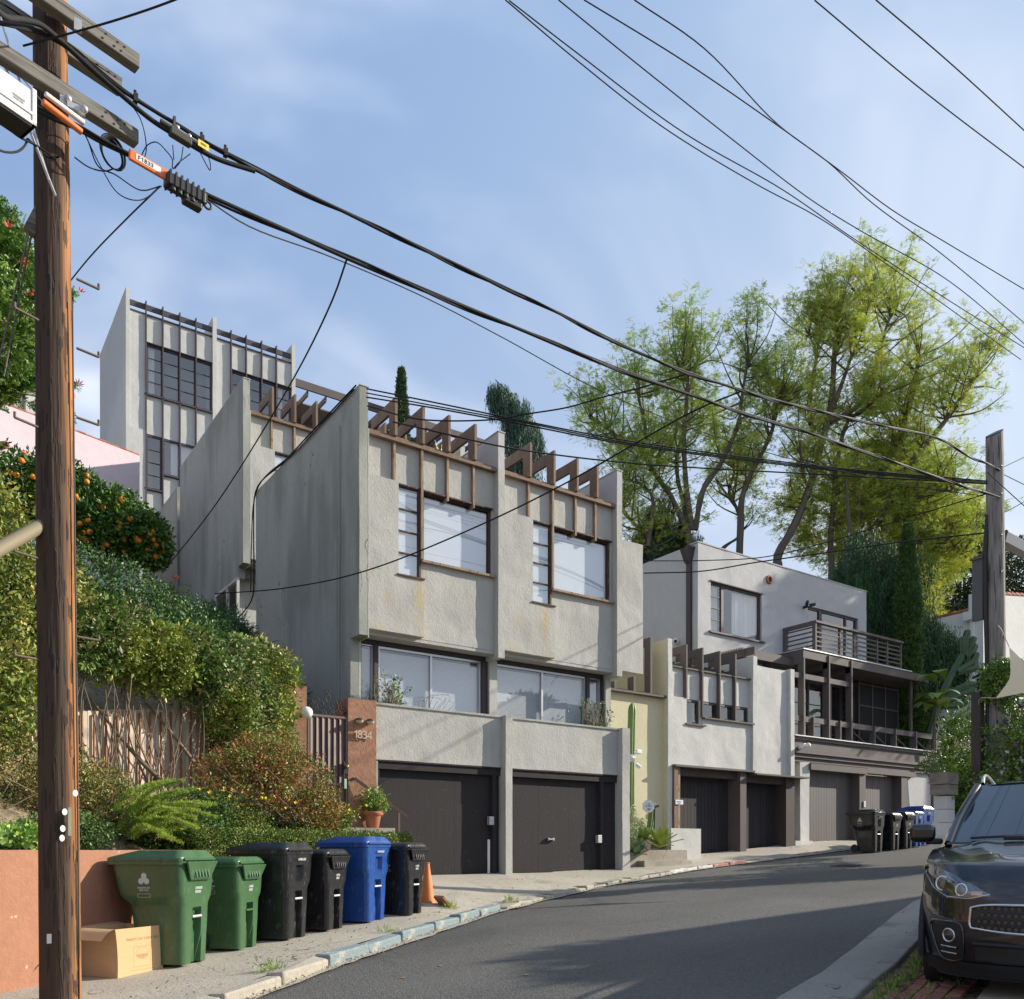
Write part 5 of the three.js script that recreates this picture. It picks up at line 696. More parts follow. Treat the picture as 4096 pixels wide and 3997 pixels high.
  solo('strand_clamp', merge([new THREE.BoxGeometry(0.14, 0.05, 0.06).translate(1.14, 6.73, -8.03), new THREE.SphereGeometry(0.03, 8, 6).translate(1.2, 6.74, -8.0), new THREE.SphereGeometry(0.03, 8, 6).translate(1.08, 6.78, -8.02)]), M.galv, 'galvanised strand clamp bolted to the near pole', 'clamp');
  // coil of spare cable
  const cl = []; for (let k = 0; k < 6; k++) { const p = []; for (let i = 0; i <= 28; i++) { const an = i / 28 * 2 * Math.PI, rr = 0.105 + 0.006 * k; p.push(new THREE.Vector3(1.45 + rr * Math.cos(an) * 0.82 + 0.006 * Math.sin(k * 5), 6.6 + rr * Math.sin(an) * 1.05, -8.2 - rr * Math.cos(an) * 0.3 + 0.008 * k)); } cl.push(tube(p, 0.006, 50, 5)); } solo('cable_coil', merge(cl), M.cable, 'round coil of spare black cable beside the near pole', 'cable');
  // small terminal and yellow tag on the upper cable
  const tm = thing('cable_terminal', 'small weathered terminal hanging from the upper main cable', 'terminal'); frame(tm, on(a, 2.0).add(new THREE.Vector3(0, -0.1, 0.02))); part('body', [new RoundedBoxGeometry(0.2, 0.07, 0.07, 2, 0.015), new THREE.BoxGeometry(0.02, 0.12, 0.03).translate(-0.06, 0.09, 0), new THREE.CylinderGeometry(0.022, 0.022, 0.4, 8).rotateZ(Math.PI / 2).translate(0.02, 0.035, 0)], std([0.06, 0.055, 0.045], 0.8), tm); part('bolt', [new THREE.SphereGeometry(0.022, 8, 6).translate(0.08, 0.06, 0), new THREE.SphereGeometry(0.022, 8, 6).translate(-0.03, 0.07, 0)], M.galv, tm);
  const yt = thing('yellow_tag', 'small yellow paper tag on the upper main cable', 'tag'); frame(yt, P(2.2, 6.96, 8.08)); part('plate', new THREE.BoxGeometry(0.1, 0.06, 0.004), std([0.75, 0.6, 0.08], 0.6), yt); part('print', glyphs([9, 9], 0.008, 3).translate(0, 0.005, 0.003), std([0.3, 0.25, 0.05], 0.7), yt);
  for (const [u, arr, lab] of [[2.2, a, 'bolted cable clamp above the small terminal'], [2.42, a, 'second bolted cable clamp beyond the yellow tag'], [1.62, a, 'taped joint on the upper main cable near the crossarm end']]) { const p = on(arr, u); solo('cable_clamp', merge([new THREE.BoxGeometry(0.035, 0.07, 0.05).translate(p.x, p.y + 0.01, p.z), new THREE.CylinderGeometry(0.016, 0.016, 0.05, 8).translate(p.x, p.y + 0.05, p.z)]), M.iron, lab, 'clamp'); }
  // white equipment cabinet hung at the left edge
  const bxM = thing('cable_cabinet', 'white metal cable cabinet hung from the strand left of the near pole', 'cabinet'); bxM.position.copy(P(0.34, 6.3, 7.58)); bxM.rotation.y = Math.atan2(0.35, 0.9); part('body', boxUV(new RoundedBoxGeometry(0.9, 0.26, 0.2, 2, 0.015)), std([0.62, 0.62, 0.6], 0.35, { metalness: 0.2 }), bxM); part('rib', [new THREE.BoxGeometry(0.9, 0.02, 0.02).translate(0, -0.06, 0.1), new THREE.BoxGeometry(0.92, 0.02, 0.22).translate(0, -0.13, 0), new THREE.BoxGeometry(0.03, 0.28, 0.22).translate(0.445, 0, 0)], M.white, bxM); part('underside', new THREE.BoxGeometry(0.86, 0.02, 0.19).translate(0, -0.145, 0), M.black, bxM); part('yellow_label', new THREE.BoxGeometry(0.06, 0.06, 0.003).translate(0.08, 0.05, 0.101), std([0.8, 0.6, 0.05], 0.5), bxM); part('print', glyphs([8, 7], 0.016, 6).translate(0.33, -0.01, 0.102), std([0.4, 0.4, 0.4], 0.7), bxM);
}
{
  // near pole: creosoted timber, plus shade painted onto the side away from the sun
  const poleMap = tex(1024, [1.1, 3.2], (x, y) => { const g = fbm(x * 36, y * 5, 4, [36, 5]), f = fbm(x * 120, y * 12, 2, [120, 12], 9), k = fbm(x * 9, y * 2, 4, [9, 2], 21), c = fbm(x * 48, y * 14, 3, [48, 14], 44); let q = mix3([0.12, 0.046, 0.016], [0.40, 0.175, 0.055], clamp(0.5 + 0.75 * g + 0.3 * f)); const tarShade = sstep(-0.35, 0.35, fbm(x * 2, y * 2, 2, 2, 11) * 0.5 + 0.9 * Math.cos((x - 0.42) * 6.2832) + 0.5 * g); q = mix3(q, [0.032, 0.022, 0.016], clamp(Math.max(sstep(0.05, 0.5, k + 0.25 * g) * 0.8, tarShade * 0.93))); if (c > 0.34) q = mix3(q, [0.02, 0.012, 0.008], 0.85); return q; });
  const poleB = tex(512, [1.1, 3.2], (x, y) => 0.55 + 0.35 * fbm(x * 36, y * 5, 4, [36, 5]) - (fbm(x * 48, y * 14, 3, [48, 14], 44) > 0.34 ? 0.35 : 0), false);
  const t = thing('utility_pole', 'tall brown timber utility pole in the left foreground', 'pole'), base = P(1.06, -1.3, 8.27), top = P(0.96, 10.2, 8.33);
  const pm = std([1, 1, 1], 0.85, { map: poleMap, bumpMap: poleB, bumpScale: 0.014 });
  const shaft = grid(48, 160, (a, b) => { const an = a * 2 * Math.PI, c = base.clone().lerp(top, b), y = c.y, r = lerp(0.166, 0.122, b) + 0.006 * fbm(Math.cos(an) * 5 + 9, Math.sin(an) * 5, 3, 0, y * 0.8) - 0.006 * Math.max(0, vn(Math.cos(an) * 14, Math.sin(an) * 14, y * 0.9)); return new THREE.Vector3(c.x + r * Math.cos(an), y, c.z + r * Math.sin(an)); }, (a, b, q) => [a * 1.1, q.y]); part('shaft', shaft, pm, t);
  const grey = std([1, 1, 1], 0.9, { map: tex(512, 1.2, (x, y) => { const g = fbm(x * 6, y * 60, 4, [6, 60]), f = fbm(x * 3, y * 10, 3, [3, 10], 5); return mul(mix3([0.075, 0.068, 0.06], [0.22, 0.205, 0.18], clamp(0.5 + 0.7 * g + 0.3 * f)), 1); }), bumpMap: tex(256, 1.2, (x, y) => 0.5 + 0.4 * fbm(x * 6, y * 60, 3, [6, 60]), false), bumpScale: 0.006 });
  const d = new THREE.Vector3(0.97, 0, -0.244); let k = 0;
  for (const [y, s0, s1, off] of [[7.55, -1.9, 0.69, -0.2], [7.6, -1.7, 0.62, 0.22], [6.87, -1.9, 0.68, -0.2]]) {
    const c = P(1.0, y, 8.28 + off), g = new RoundedBoxGeometry(s1 - s0, 0.13, 0.1, 3, 0.012); boxUV(g); const p = g.attributes.position; for (let i = 0; i < p.count; i++) { const e = Math.abs(p.getX(i)) > (s1 - s0) / 2 - 0.09 && p.getY(i) > 0 ? 0.04 * vn(i, k) : 0; p.setY(i, p.getY(i) + 0.004 * vn(p.getX(i) * 9, p.getZ(i) * 20, k) - Math.abs(e)); } g.computeVertexNormals(); g.translate((s0 + s1) / 2, 0, 0); g.rotateY(Math.atan2(0.244, 0.97)); g.translate(c.x, c.y, c.z);
    const arm = part('crossarm', g, grey, t); const hs = []; for (const q of [0.36, 0.46, 0.52]) for (const yy of [0.025, -0.03]) { const h = c.clone().addScaledVector(d, q + (yy > 0 ? 0.03 : 0)); hs.push(new THREE.CylinderGeometry(0.009, 0.009, 0.012, 8).rotateX(Math.PI / 2).rotateY(Math.atan2(0.244, 0.97)).translate(h.x + 0.0122 + 0.0, h.y + yy, h.z + 0.049)); } mesh('bolt_hole', hs, M.black, arm); k++;
  }
  part('brace', [bar(P(0.55, 7.42, 8.1), P(0.95, 6.1, 8.12), 0.03, 0.008), bar(P(0.6, 6.9, 8.05), P(1.0, 6.0, 8.13), 0.03, 0.008), bar(P(0.62, 7.25, 8.45), P(0.98, 6.7, 8.15), 0.03, 0.008)], M.galv, t);
  part('plate', [bx(1.13, 1.19, 7.43, 7.53, 8.06, 8.09), bx(1.02, 1.1, 6.72, 6.8, 8.03, 8.06)], M.galv, t);
  const rust = std([0.13, 0.1, 0.07], 0.8); const st = (y, s) => { const a = P(1.03 + s * 0.15, y, 8.25 + (s > 0 ? 0.02 : -0.05)), b = P(1.03 + s * 0.33, y - 0.0, 8.25 + (s > 0 ? 0.06 : -0.13)); part('step', [rod(a, b, 0.011), rod(b, b.clone().add(new THREE.Vector3(0, 0.045, 0)), 0.011)], rust, t); };
  for (const y of [5.45, 4.85, 4.25]) st(y, 1); for (const y of [4.95, 4.05, 2.95, 2.1]) st(y, -1); for (const y of [2.35]) st(y, 1);
  part('ground_wire', tube([P(1.185, -0.9, 8.165), P(1.172, 1, 8.17), P(1.155, 3, 8.18), P(1.135, 5.2, 8.19)], 0.007, 20, 5), M.steel, t);
  part('guard_strip', bx(1.09, 1.115, 0.62, 0.86, 8.095, 8.11), std([0.35, 0.34, 0.24], 0.7), t); part('number_plate', bx(0.93, 0.965, -0.28, -0.2, 8.09, 8.1), M.alu, t); part('reflector', [[1.06, 0.82], [1.14, 0.98], [1.045, 0.68], [1.04, 0.6]].map(([u, y]) => new THREE.CircleGeometry(0.022, 10).scale(1, 1.3, 1).rotateY(0.3).translate(u, y, -8.062)), M.white, t);
  part('side_bracket', [bar(P(0.82, 5.72, 8.3), P(0.93, 6.0, 8.3), 0.07, 0.09), rod(P(0.82, 5.72, 8.3), P(0.6, 4.6, 8.6), 0.008), rod(P(0.84, 5.72, 8.32), P(0.66, 4.6, 8.62), 0.008)], grey, t);
  // pale strut coming in from the left edge
  const sg = thing('pole_strut', 'pale diagonal pipe strut reaching the near pole from the left edge', 'strut'); part('pipe', rod(P(0.9, 3.24, 8.25), P(0.15, 2.4, 7.4), 0.055, 0.055, 16), std([0.2, 0.165, 0.1], 0.7), sg);
}
{
  // weathered grey pole up the street with its box and lamp arm
  const t = thing('utility_pole', 'weathered grey utility pole with cut top at the right edge', 'pole'), b = P(19.7, 0, 9.42), top = P(19.62, 9.7, 9.46), m = std([1, 1, 1], 0.92, { map: tex(512, [1.1, 2.6], (x, y) => { const g = fbm(x * 40, y * 6, 4, [40, 6]), k = fbm(x * 8, y * 5, 4, [8, 5], 8), c = fbm(x * 40, y * 4, 2, [40, 4], 30); let q = mix3([0.15, 0.13, 0.115], [0.34, 0.31, 0.28], clamp(0.5 + 0.6 * g + 0.3 * k)); if (c > 0.5) q = mul(q, 0.3); return q; }), bumpMap: tex(256, [1.1, 2.6], (x, y) => 0.5 + 0.4 * fbm(x * 40, y * 6, 3, [40, 6]), false), bumpScale: 0.012 });
  part('shaft', grid(32, 90, (a, q) => { const an = a * 2 * Math.PI, c = b.clone().lerp(top, q), r = lerp(0.20, 0.175, q) + 0.006 * vn(Math.cos(an) * 4, Math.sin(an) * 4, c.y); return new THREE.Vector3(c.x + r * Math.cos(an), c.y + (q === 1 ? 0.12 * Math.cos(an) : 0), c.z + r * Math.sin(an)); }, (a, q, p) => [a * 1.1, p.y]), m, t); part('cut_top', new THREE.CircleGeometry(0.18, 20).rotateX(-Math.PI / 2).rotateZ(0.55).translate(top.x, top.y + 0.01, top.z), m, t);
  part('box', [bx(19.42, 19.5, 5.6, 7.0, 9.62, 9.85), bx(19.38, 19.52, 6.95, 7.0, 9.6, 9.87)], std([0.1, 0.1, 0.1], 0.7), t); part('riser', [tube([P(19.5, 7.9, 9.55), P(19.45, 7, 9.58), P(19.5, 4.5, 9.56), P(19.52, 3, 9.56)], 0.05, 20, 6)], M.black, t);
  part('lamp_arm', [bar(P(19.85, 7.42, 9.4), P(21.6, 6.9, 8.9), 0.22, 0.24)], std([0.42, 0.41, 0.39], 0.6), t); part('lamp_cap', bar(P(19.8, 7.44, 9.42), P(19.85, 7.42, 9.4), 0.24, 0.27), M.black, t);
  part('bolt', [8.9, 8.3, 7.4, 6.6, 5.2].map((y, i) => new THREE.BoxGeometry(0.09, 0.015, 0.02).rotateZ(0.2 * i).translate(19.55, y, -9.27)), M.iron, t);
}
// ================================================================ vegetation
const LIMBS_A = [
  [0.22, [[27.48, 13.17, 25.93], [27.42, 13.98, 25.98], [27.24, 14.56, 26.10], [26.76, 15.81, 26.44], [26.28, 16.62, 26.78], [25.79, 17.57, 27.11], [25.13, 18.02, 27.57], [24.59, 18.60, 27.95], [23.93, 19.12, 28.42]]],
  [0.16, [[27.43, 14.05, 25.97], [27.45, 15.38, 26.20], [27.35, 16.57, 26.51], [27.47, 17.78, 26.67], [27.89, 18.99, 26.62], [28.28, 19.54, 26.59]]],
  [0.17, [[27.54, 14.27, 25.89], [27.21, 15.95, 25.88], [26.97, 18.04, 25.80], [26.92, 19.39, 25.60], [26.77, 20.44, 25.45], [26.44, 20.83, 25.44]]],
  [0.2, [[26.39, 12.75, 25.48], [25.90, 12.93, 26.19], [25.72, 13.25, 26.67], [25.84, 13.79, 26.95], [25.69, 14.57, 27.43], [25.41, 15.35, 27.99]]],
  [0.12, [[25.30, 13.18, 26.24], [25.57, 14.28, 26.36], [25.80, 15.46, 26.50], [25.65, 16.07, 26.91], [25.13, 16.47, 27.57]]],
  [0.17, [[27.66, 14.27, 25.81], [27.77, 15.93, 25.42], [28.18, 16.91, 24.84], [28.63, 18.60, 24.21], [28.46, 18.97, 24.02], [28.47, 20.47, 23.72], [28.33, 20.76, 23.51]]],
  [0.18, [[29.33, 13.66, 25.86], [30.24, 14.56, 25.47], [30.21, 15.86, 25.74], [30.11, 16.55, 26.04], [30.43, 17.71, 26.07], [30.11, 18.19, 26.54]]],
  [0.2, [[29.26, 14.27, 24.69], [29.27, 15.77, 24.56], [29.85, 17.48, 24.03], [30.06, 18.16, 23.76], [30.22, 19.28, 23.53], [30.14, 20.02, 23.47]]],
  [0.1, [[25.79, 17.57, 27.11], [25.91, 18.60, 27.03], [25.67, 19.92, 27.20], [25.61, 20.37, 27.24]]],
  [0.08, [[27.00, 17.13, 26.27], [26.93, 17.46, 26.81], [26.72, 17.79, 27.44]]],
  [0.08, [[27.36, 19.85, 26.02], [28.16, 21.90, 26.07]]],
  [0.07, [[27.36, 20.73, 26.02], [26.66, 21.26, 25.89]]],
];
const LIMBS_B = [
  [0.28, [[30.54, 12.51, 23.79], [30.60, 13.24, 23.75], [31.08, 14.27, 23.42], [31.68, 16.03, 23.00], [32.10, 17.87, 22.70], [32.46, 19.71, 22.45], [32.58, 21.91, 22.36], [32.76, 22.79, 22.24], [32.70, 23.38, 22.28], [32.82, 24.11, 22.20]]],
  [0.12, [[32.76, 22.79, 22.24], [33.88, 23.78, 21.82], [34.58, 24.87, 21.70]]],
  [0.13, [[32.46, 19.34, 22.45], [32.65, 20.59, 21.99], [32.65, 21.24, 21.67], [32.76, 22.09, 21.26]]],
  [0.15, [[32.40, 18.90, 22.49], [33.71, 19.84, 21.88], [34.55, 21.75, 21.60], [35.15, 23.62, 21.49], [35.75, 24.52, 21.37]]],
  [0.18, [[33.34, 12.68, 23.05], [33.24, 14.16, 23.03], [33.26, 15.63, 22.91], [33.43, 18.22, 22.69], [33.72, 19.38, 22.38], [34.01, 19.56, 22.08], [34.67, 20.34, 21.51]]],
  [0.3, [[33.71, 12.68, 22.80], [34.39, 14.62, 22.49], [35.01, 16.19, 22.22], [36.00, 18.53, 21.68], [36.63, 20.12, 21.41], [37.07, 21.95, 21.26], [37.26, 22.95, 21.29]]],
  [0.26, [[33.96, 12.76, 22.62], [34.86, 14.88, 21.79], [35.68, 17.06, 21.01], [36.38, 18.33, 20.32], [36.82, 19.14, 19.81], [37.26, 20.09, 19.29], [37.70, 21.17, 18.79]]],
  [0.2, [[34.21, 12.83, 22.45], [35.60, 14.48, 21.93], [37.21, 15.38, 21.26], [38.59, 15.37, 20.76], [39.86, 15.20, 20.33]]],
  [0.18, [[34.08, 12.83, 22.54], [34.91, 15.10, 21.50], [35.53, 15.55, 20.61], [35.95, 15.98, 19.86], [36.30, 15.68, 19.16]]],
  [0.1, [[31.68, 15.96, 23.00], [31.02, 16.55, 22.85], [30.53, 17.04, 22.58]]],
  [0.14, [[31.74, 18.82, 22.95], [31.80, 19.92, 23.08], [32.15, 22.06, 22.99], [32.02, 22.88, 23.24]]],
  [0.14, [[32.10, 18.53, 22.70], [31.74, 18.82, 22.95]]],
  [0.1, [[34.76, 16.00, 22.06], [35.30, 17.26, 22.91], [35.88, 17.85, 23.72]]],
  [0.12, [[35.63, 18.34, 21.46], [36.41, 19.26, 21.52], [36.75, 19.89, 21.89]]],
  [0.2, [[34.21, 12.83, 22.45], [35.63, 13.81, 21.46], [36.86, 14.04, 20.59], [38.10, 13.59, 19.73]]],
];
const Q = new THREE.Quaternion(), UP = new THREE.Vector3(0, 1, 0);
function leafShape(len, wid, fold = 0.25, curl = 0) { return [[0, 0, 0], [wid / 2, len * 0.45, wid * fold], [0, len, curl * len], [-wid / 2, len * 0.45, wid * fold]]; }
class Leaves { // collects many small folded leaves into one geometry
  constructor() { this.p = []; this.i = []; }
  add(shape, m) { const o = this.p.length / 3, v = new THREE.Vector3(); for (const s of shape) { v.set(...s).applyMatrix4(m); this.p.push(v.x, v.y, v.z); } this.i.push(o, o + 1, o + 2, o, o + 2, o + 3); }
  build() { const g = new THREE.BufferGeometry(); g.setAttribute('position', new THREE.Float32BufferAttribute(this.p, 3)); g.setAttribute('uv', new THREE.Float32BufferAttribute(new Float32Array(this.p.length / 3 * 2), 2)); g.setIndex(this.i); g.computeVertexNormals(); return g; }
}
const rq = (r, q = new THREE.Quaternion()) => { const a = r(), b = r() * 6.2832, c = r() * 6.2832; return q.set(Math.sqrt(1 - a) * Math.sin(b), Math.sqrt(1 - a) * Math.cos(b), Math.sqrt(a) * Math.sin(c), Math.sqrt(a) * Math.cos(c)); };
const rs = (r) => { const z = r() * 2 - 1, a = r() * 6.2832, q = Math.sqrt(1 - z * z); return new THREE.Vector3(q * Math.cos(a), z, q * Math.sin(a)); };
function sprig(seed, n, spread, len, wid, up = 0.4) { // a small spray of leaves
  const r = rng(seed), L = new Leaves(), m = new THREE.Matrix4(), p = new THREE.Vector3(), q = new THREE.Quaternion(), s = new THREE.Vector3(); for (let i = 0; i < n; i++) { const d = rs(r); p.copy(d).multiplyScalar(spread * Math.cbrt(r())); d.y += up; d.normalize(); q.setFromUnitVectors(UP, d).multiply(Q.setFromAxisAngle(UP, r() * 6.28)); const k = 0.7 + 0.6 * r(); s.set(k, k, k); m.compose(p, q, s); L.add(leafShape(len, wid, 0.2, (r() - 0.5) * 0.3), m); } return L.build();
}
function frond(seed, n, R, fl, ll, lw, droop) { // tuft of feathery compound leaves
  const r = rng(seed), L = new Leaves(), m = new THREE.Matrix4(), q = new THREE.Quaternion(), one = new THREE.Vector3(1, 1, 1);
  for (let f = 0; f < n; f++) { const a = r() * 6.28, el = 0.2 + 1.1 * r(), dir = new THREE.Vector3(Math.cos(a) * Math.cos(el), Math.sin(el), Math.sin(a) * Math.cos(el)), side = new THREE.Vector3(-Math.sin(a), 0, Math.cos(a)), o = rs(r).multiplyScalar(R * r()); const k = 8; for (let i = 1; i <= k; i++) { const t = i / k, p = o.clone().addScaledVector(dir, fl * t); p.y -= droop * t * t * fl; for (const s of [-1, 1]) { const d = side.clone().multiplyScalar(s).addScaledVector(dir, 0.5).normalize(); q.setFromUnitVectors(UP, d).multiply(Q.setFromAxisAngle(UP, r() * 1.2)); m.compose(p, q, one); L.add(leafShape(ll * (1.15 - 0.5 * t), lw, 0.1), m); } } }
  return L.build();
}
const leafMat = (tr = 0.4, rough = 0.55) => phys([1, 1, 1], rough, { transmission: tr, thickness: 0, ior: 1.3 });
const LM = leafMat(0.3, 0.4), LMthin = leafMat(0.55, 0.8), LMdark = leafMat(0.15, 0.6);
function scatter(parent, name, geos, mat, n, seed, samp) {
  const r = rng(seed), m = new THREE.Matrix4(), q = new THREE.Quaternion(), sc = new THREE.Vector3(), c = new THREE.Color(), per = Math.ceil(n / geos.length); let last;
  geos.forEach((g, k) => { const im = new THREE.InstancedMesh(g, mat, per); im.name = name; im.userData.kind = 'stuff'; im.castShadow = im.receiveShadow = true; for (let i = 0; i < per; i++) { const o = samp(r, i * geos.length + k); if (o.q) q.copy(o.q); else rq(r, q); sc.setScalar(o.s ?? 1); m.compose(o.p, q, sc); im.setMatrixAt(i, m); c.setRGB(...o.c); im.setColorAt(i, c); } parent.add(im); last = im; }); return last;
}
const tone = (r, cs, j = 0.25) => { const a = cs[Math.floor(r() * cs.length)], k = (1 + (r() - 0.5) * 2 * j) * (a[1] < 0.395 ? 1.55 : 1); return [a[0] * k, a[1] * k, a[2] * k]; };
const upright = (r, tilt = 0.5) => new THREE.Quaternion().setFromEuler(new THREE.Euler((r() - 0.5) * 2 * tilt, r() * 6.28, (r() - 0.5) * 2 * tilt));
const ellip = (c, a, b, d, lump = 0.25, f = 1.6) => r => { const v = rs(r), k = Math.cbrt(0.25 + 0.75 * r()) * (1 + lump * vn(v.x * f + c.x, v.y * f, v.z * f + c.z)); return new THREE.Vector3(c.x + v.x * a * k, c.y + v.y * b * k, c.z + v.z * d * k); };
const barkM = std([1, 1, 1], 0.95, { map: tex(256, [0.8, 1.4], (x, y) => mix3([0.075, 0.058, 0.045], [0.17, 0.14, 0.115], clamp(0.5 + 0.8 * fbm(x * 14, y * 4, 4, [14, 4])))), bumpMap: tex(256, [0.8, 1.4], (x, y) => 0.5 + 0.5 * fbm(x * 14, y * 4, 3, [14, 4]), false), bumpScale: 0.03 });
const twigM = std([0.12, 0.085, 0.055], 0.9), canes = std([0.2, 0.15, 0.1], 0.9);
function limb(pts, r0, r1, seg, rad = 8, seed = 1) { // tapering branch with knots
  const c = new THREE.CatmullRomCurve3(pts), n = seg, fr = c.computeFrenetFrames(n, false), pos = c.getPoints(n); return grid(rad, n, (a, b) => { const i = Math.round(b * n), an = a * 6.2832, r = lerp(r0, r1, b) * (1 + 0.16 * vn(i * 0.7, seed) + 0.06 * vn(an * 1.6, i * 0.5)); return pos[i].clone().addScaledVector(fr.normals[i], Math.cos(an) * r).addScaledVector(fr.binormals[i], Math.sin(an) * r); }, (a, b) => [a * 0.8, b * 4]);
}
// ---- two tall jacaranda-like trees behind the grey house
const tuft = [1, 2, 3].map(s => frond(s, 9, 0.22, 0.36, 0.078, 0.023, 0.32));
function featherTree(label, limbs, n, seed, reach, cs) {
  const t = thing('feathery_tree', label, 'tree', 'tall feathery trees'), r = rng(seed), gs = [], ends = [];
  limbs.forEach(([r0, pts0], li) => { const pts = r0 >= 0.18 && pts0[0][1] < 14.6 ? [[pts0[0][0] - 0.2, pts0[0][1] - 5, pts0[0][2]], ...pts0] : pts0, v = pts.map(p => P(...p)), c = new THREE.CatmullRomCurve3(v), len = c.getLength(); gs.push(limb(v, r0 * 0.8, Math.max(0.035, r0 * 0.25), v.length * 6, 7, li)); const k = Math.round(len * 3.4); for (let i = 0; i < k; i++) { const f = 0.3 + 0.7 * Math.pow(r(), 0.7), p = c.getPoint(f), d = rs(r); d.y = Math.abs(d.y) * 1.1 + 0.15; d.normalize(); const L = (0.5 + 1.5 * r() * r() + 0.4 * r()) * reach, e = p.clone().addScaledVector(d, L), mid = p.clone().lerp(e, 0.5).add(rs(r).multiplyScalar(0.22)); mid.y -= 0.12; gs.push(limb([p, mid, e], 0.035 + 0.02 * r(), 0.012, 6, 4, i)); ends.push([p, mid, e]); } const e = c.getPoint(1); for (let k2 = 0; k2 < 4; k2++) { const q = e.clone().add(new THREE.Vector3((r() - 0.5) * 1.2, 0.6 + 0.9 * r(), (r() - 0.5) * 1.2).multiplyScalar(reach)); gs.push(limb([e, e.clone().lerp(q, 0.5).add(rs(r).multiplyScalar(0.1)), q], 0.03, 0.01, 6, 4, k2)); ends.push([e, e.clone().lerp(q, 0.5), q]); } });
  part('trunk', gs, barkM, t);
  scatter(t, 'crown', tuft, LMthin, n, seed + 1, q => { const e = ends[Math.floor(q() * ends.length)], f = Math.pow(q(), 0.6), p = e[0].clone().lerp(e[2], 0.25 + 0.8 * f).add(rs(q).multiplyScalar(0.5 * Math.sqrt(q()) * reach)); return { p, s: 0.45 + 0.65 * q(), q: upright(q, 0.6), c: tone(q, cs, 0.25) }; });
  return t;
}
featherTree('open feathery tree with fanning limbs left of the taller one', LIMBS_A, 3600, 21, 1.5, [[0.40, 0.50, 0.08], [0.52, 0.57, 0.09], [0.30, 0.43, 0.08]]);
featherTree('tallest feathery yellow-green tree beside the grey pole', LIMBS_B, 5600, 22, 1.6, [[0.43, 0.51, 0.08], [0.56, 0.58, 0.08], [0.33, 0.44, 0.08]]);
{ // denser yellow-green lower crown at the right
  const t = thing('feathery_tree', 'low yellow-green tree crown just left of the grey pole', 'tree', 'tall feathery trees'), b = P(35.5, 6, 22.5), gs = []; for (let k = 0; k < 6; k++) gs.push(limb([b, b.clone().add(new THREE.Vector3((k - 2.5) * 0.5, 3, 0)), b.clone().add(new THREE.Vector3((k - 2.5) * 1.2, 6.5, 1 - k * 0.4)), b.clone().add(new THREE.Vector3((k - 2) * 1.7, 10, 1 - k * 0.5))], 0.2, 0.05, 18, 6, k)); part('trunk', gs, barkM, t);
  const es = [[36.8, 12.3, 22.3, 2.6, 2.6, 2.2], [36.2, 15.2, 22.6, 3.0, 2.6, 2.2], [34.2, 15.8, 24, 2.2, 2.4, 2], [38.2, 14.2, 21.6, 1.6, 2.0, 2], [37.2, 17.6, 22.5, 2.2, 1.8, 2], [36.6, 10.0, 21.8, 1.9, 1.6, 1.6]].map(e => ellip(P(e[0], e[1], e[2]), e[3], e[4], e[5], 0.4, 2.2)); scatter(t, 'crown', tuft, LMthin, 5200, 29, r => ({ p: es[Math.floor(r() * es.length)](r), s: 0.6 + 0.6 * r(), q: upright(r, 0.7), c: tone(r, [[0.42, 0.5, 0.07], [0.56, 0.56, 0.07], [0.32, 0.42, 0.07]], 0.25) }));
}
// ---- conifers and dark trees
const needle = [5, 6].map(s => sprig(s, 26, 0.12, 0.14, 0.012, 0.5)), cypr = [7, 8].map(s => sprig(s, 30, 0.1, 0.09, 0.028, 1.2)), hang = [9, 10].map(s => { const r = rng(s), L = new Leaves(), m = new THREE.Matrix4(), q = new THREE.Quaternion(), one = new THREE.Vector3(1, 1, 1); for (let k = 0; k < 6; k++) { const x = (r() - 0.5) * 0.24, z = (r() - 0.5) * 0.24; for (let i = 0; i < 8; i++) { q.setFromEuler(new THREE.Euler(Math.PI + (r() - 0.5) * 0.8, r() * 6.28, (r() - 0.5) * 0.8)); m.compose(new THREE.Vector3(x + (r() - 0.5) * 0.04, -i * 0.085, z + (r() - 0.5) * 0.04), q, one); L.add(leafShape(0.15, 0.022, 0.1), m); } } return L.build(); });
function cypress(label, base, h, rad, n, seed, cs, group) { const t = thing('cypress', label, 'tree', group); part('trunk', limb([base, base.clone().add(new THREE.Vector3(0.05, h * 0.5, 0)), base.clone().add(new THREE.Vector3(0, h * 0.96, 0))], 0.1, 0.02, 8, 6), barkM, t); scatter(t, 'crown', cypr, LMdark, n, seed, r => { const f = Math.pow(r(), 0.85), a = r() * 6.28, rr = rad * (f < 0.2 ? 0.7 + 1.5 * f : Math.pow(1.02 - (f - 0.2) / 0.8, 0.75)) * (0.55 + 0.5 * r()) * (1 + 0.22 * vn(a * 1.5, f * 9, seed)); return { p: new THREE.Vector3(base.x + rr * Math.cos(a), base.y + f * h, base.z + rr * Math.sin(a)), s: 0.8 + 0.7 * r(), q: upright(r, 0.35), c: tone(r, cs, 0.3) }; }); return t; }
cypress('slender dark cypress rising behind the roof brackets', P(18.69, 16.6, 35.7), 6.2, 0.46, 1500, 41, [[0.03, 0.06, 0.025], [0.045, 0.08, 0.03]]);
cypress('columnar cypress right of the grey house', P(30.1, 0.8, 17.6), 11.6, 0.75, 3600, 42, [[0.035, 0.07, 0.018], [0.06, 0.11, 0.022]]);
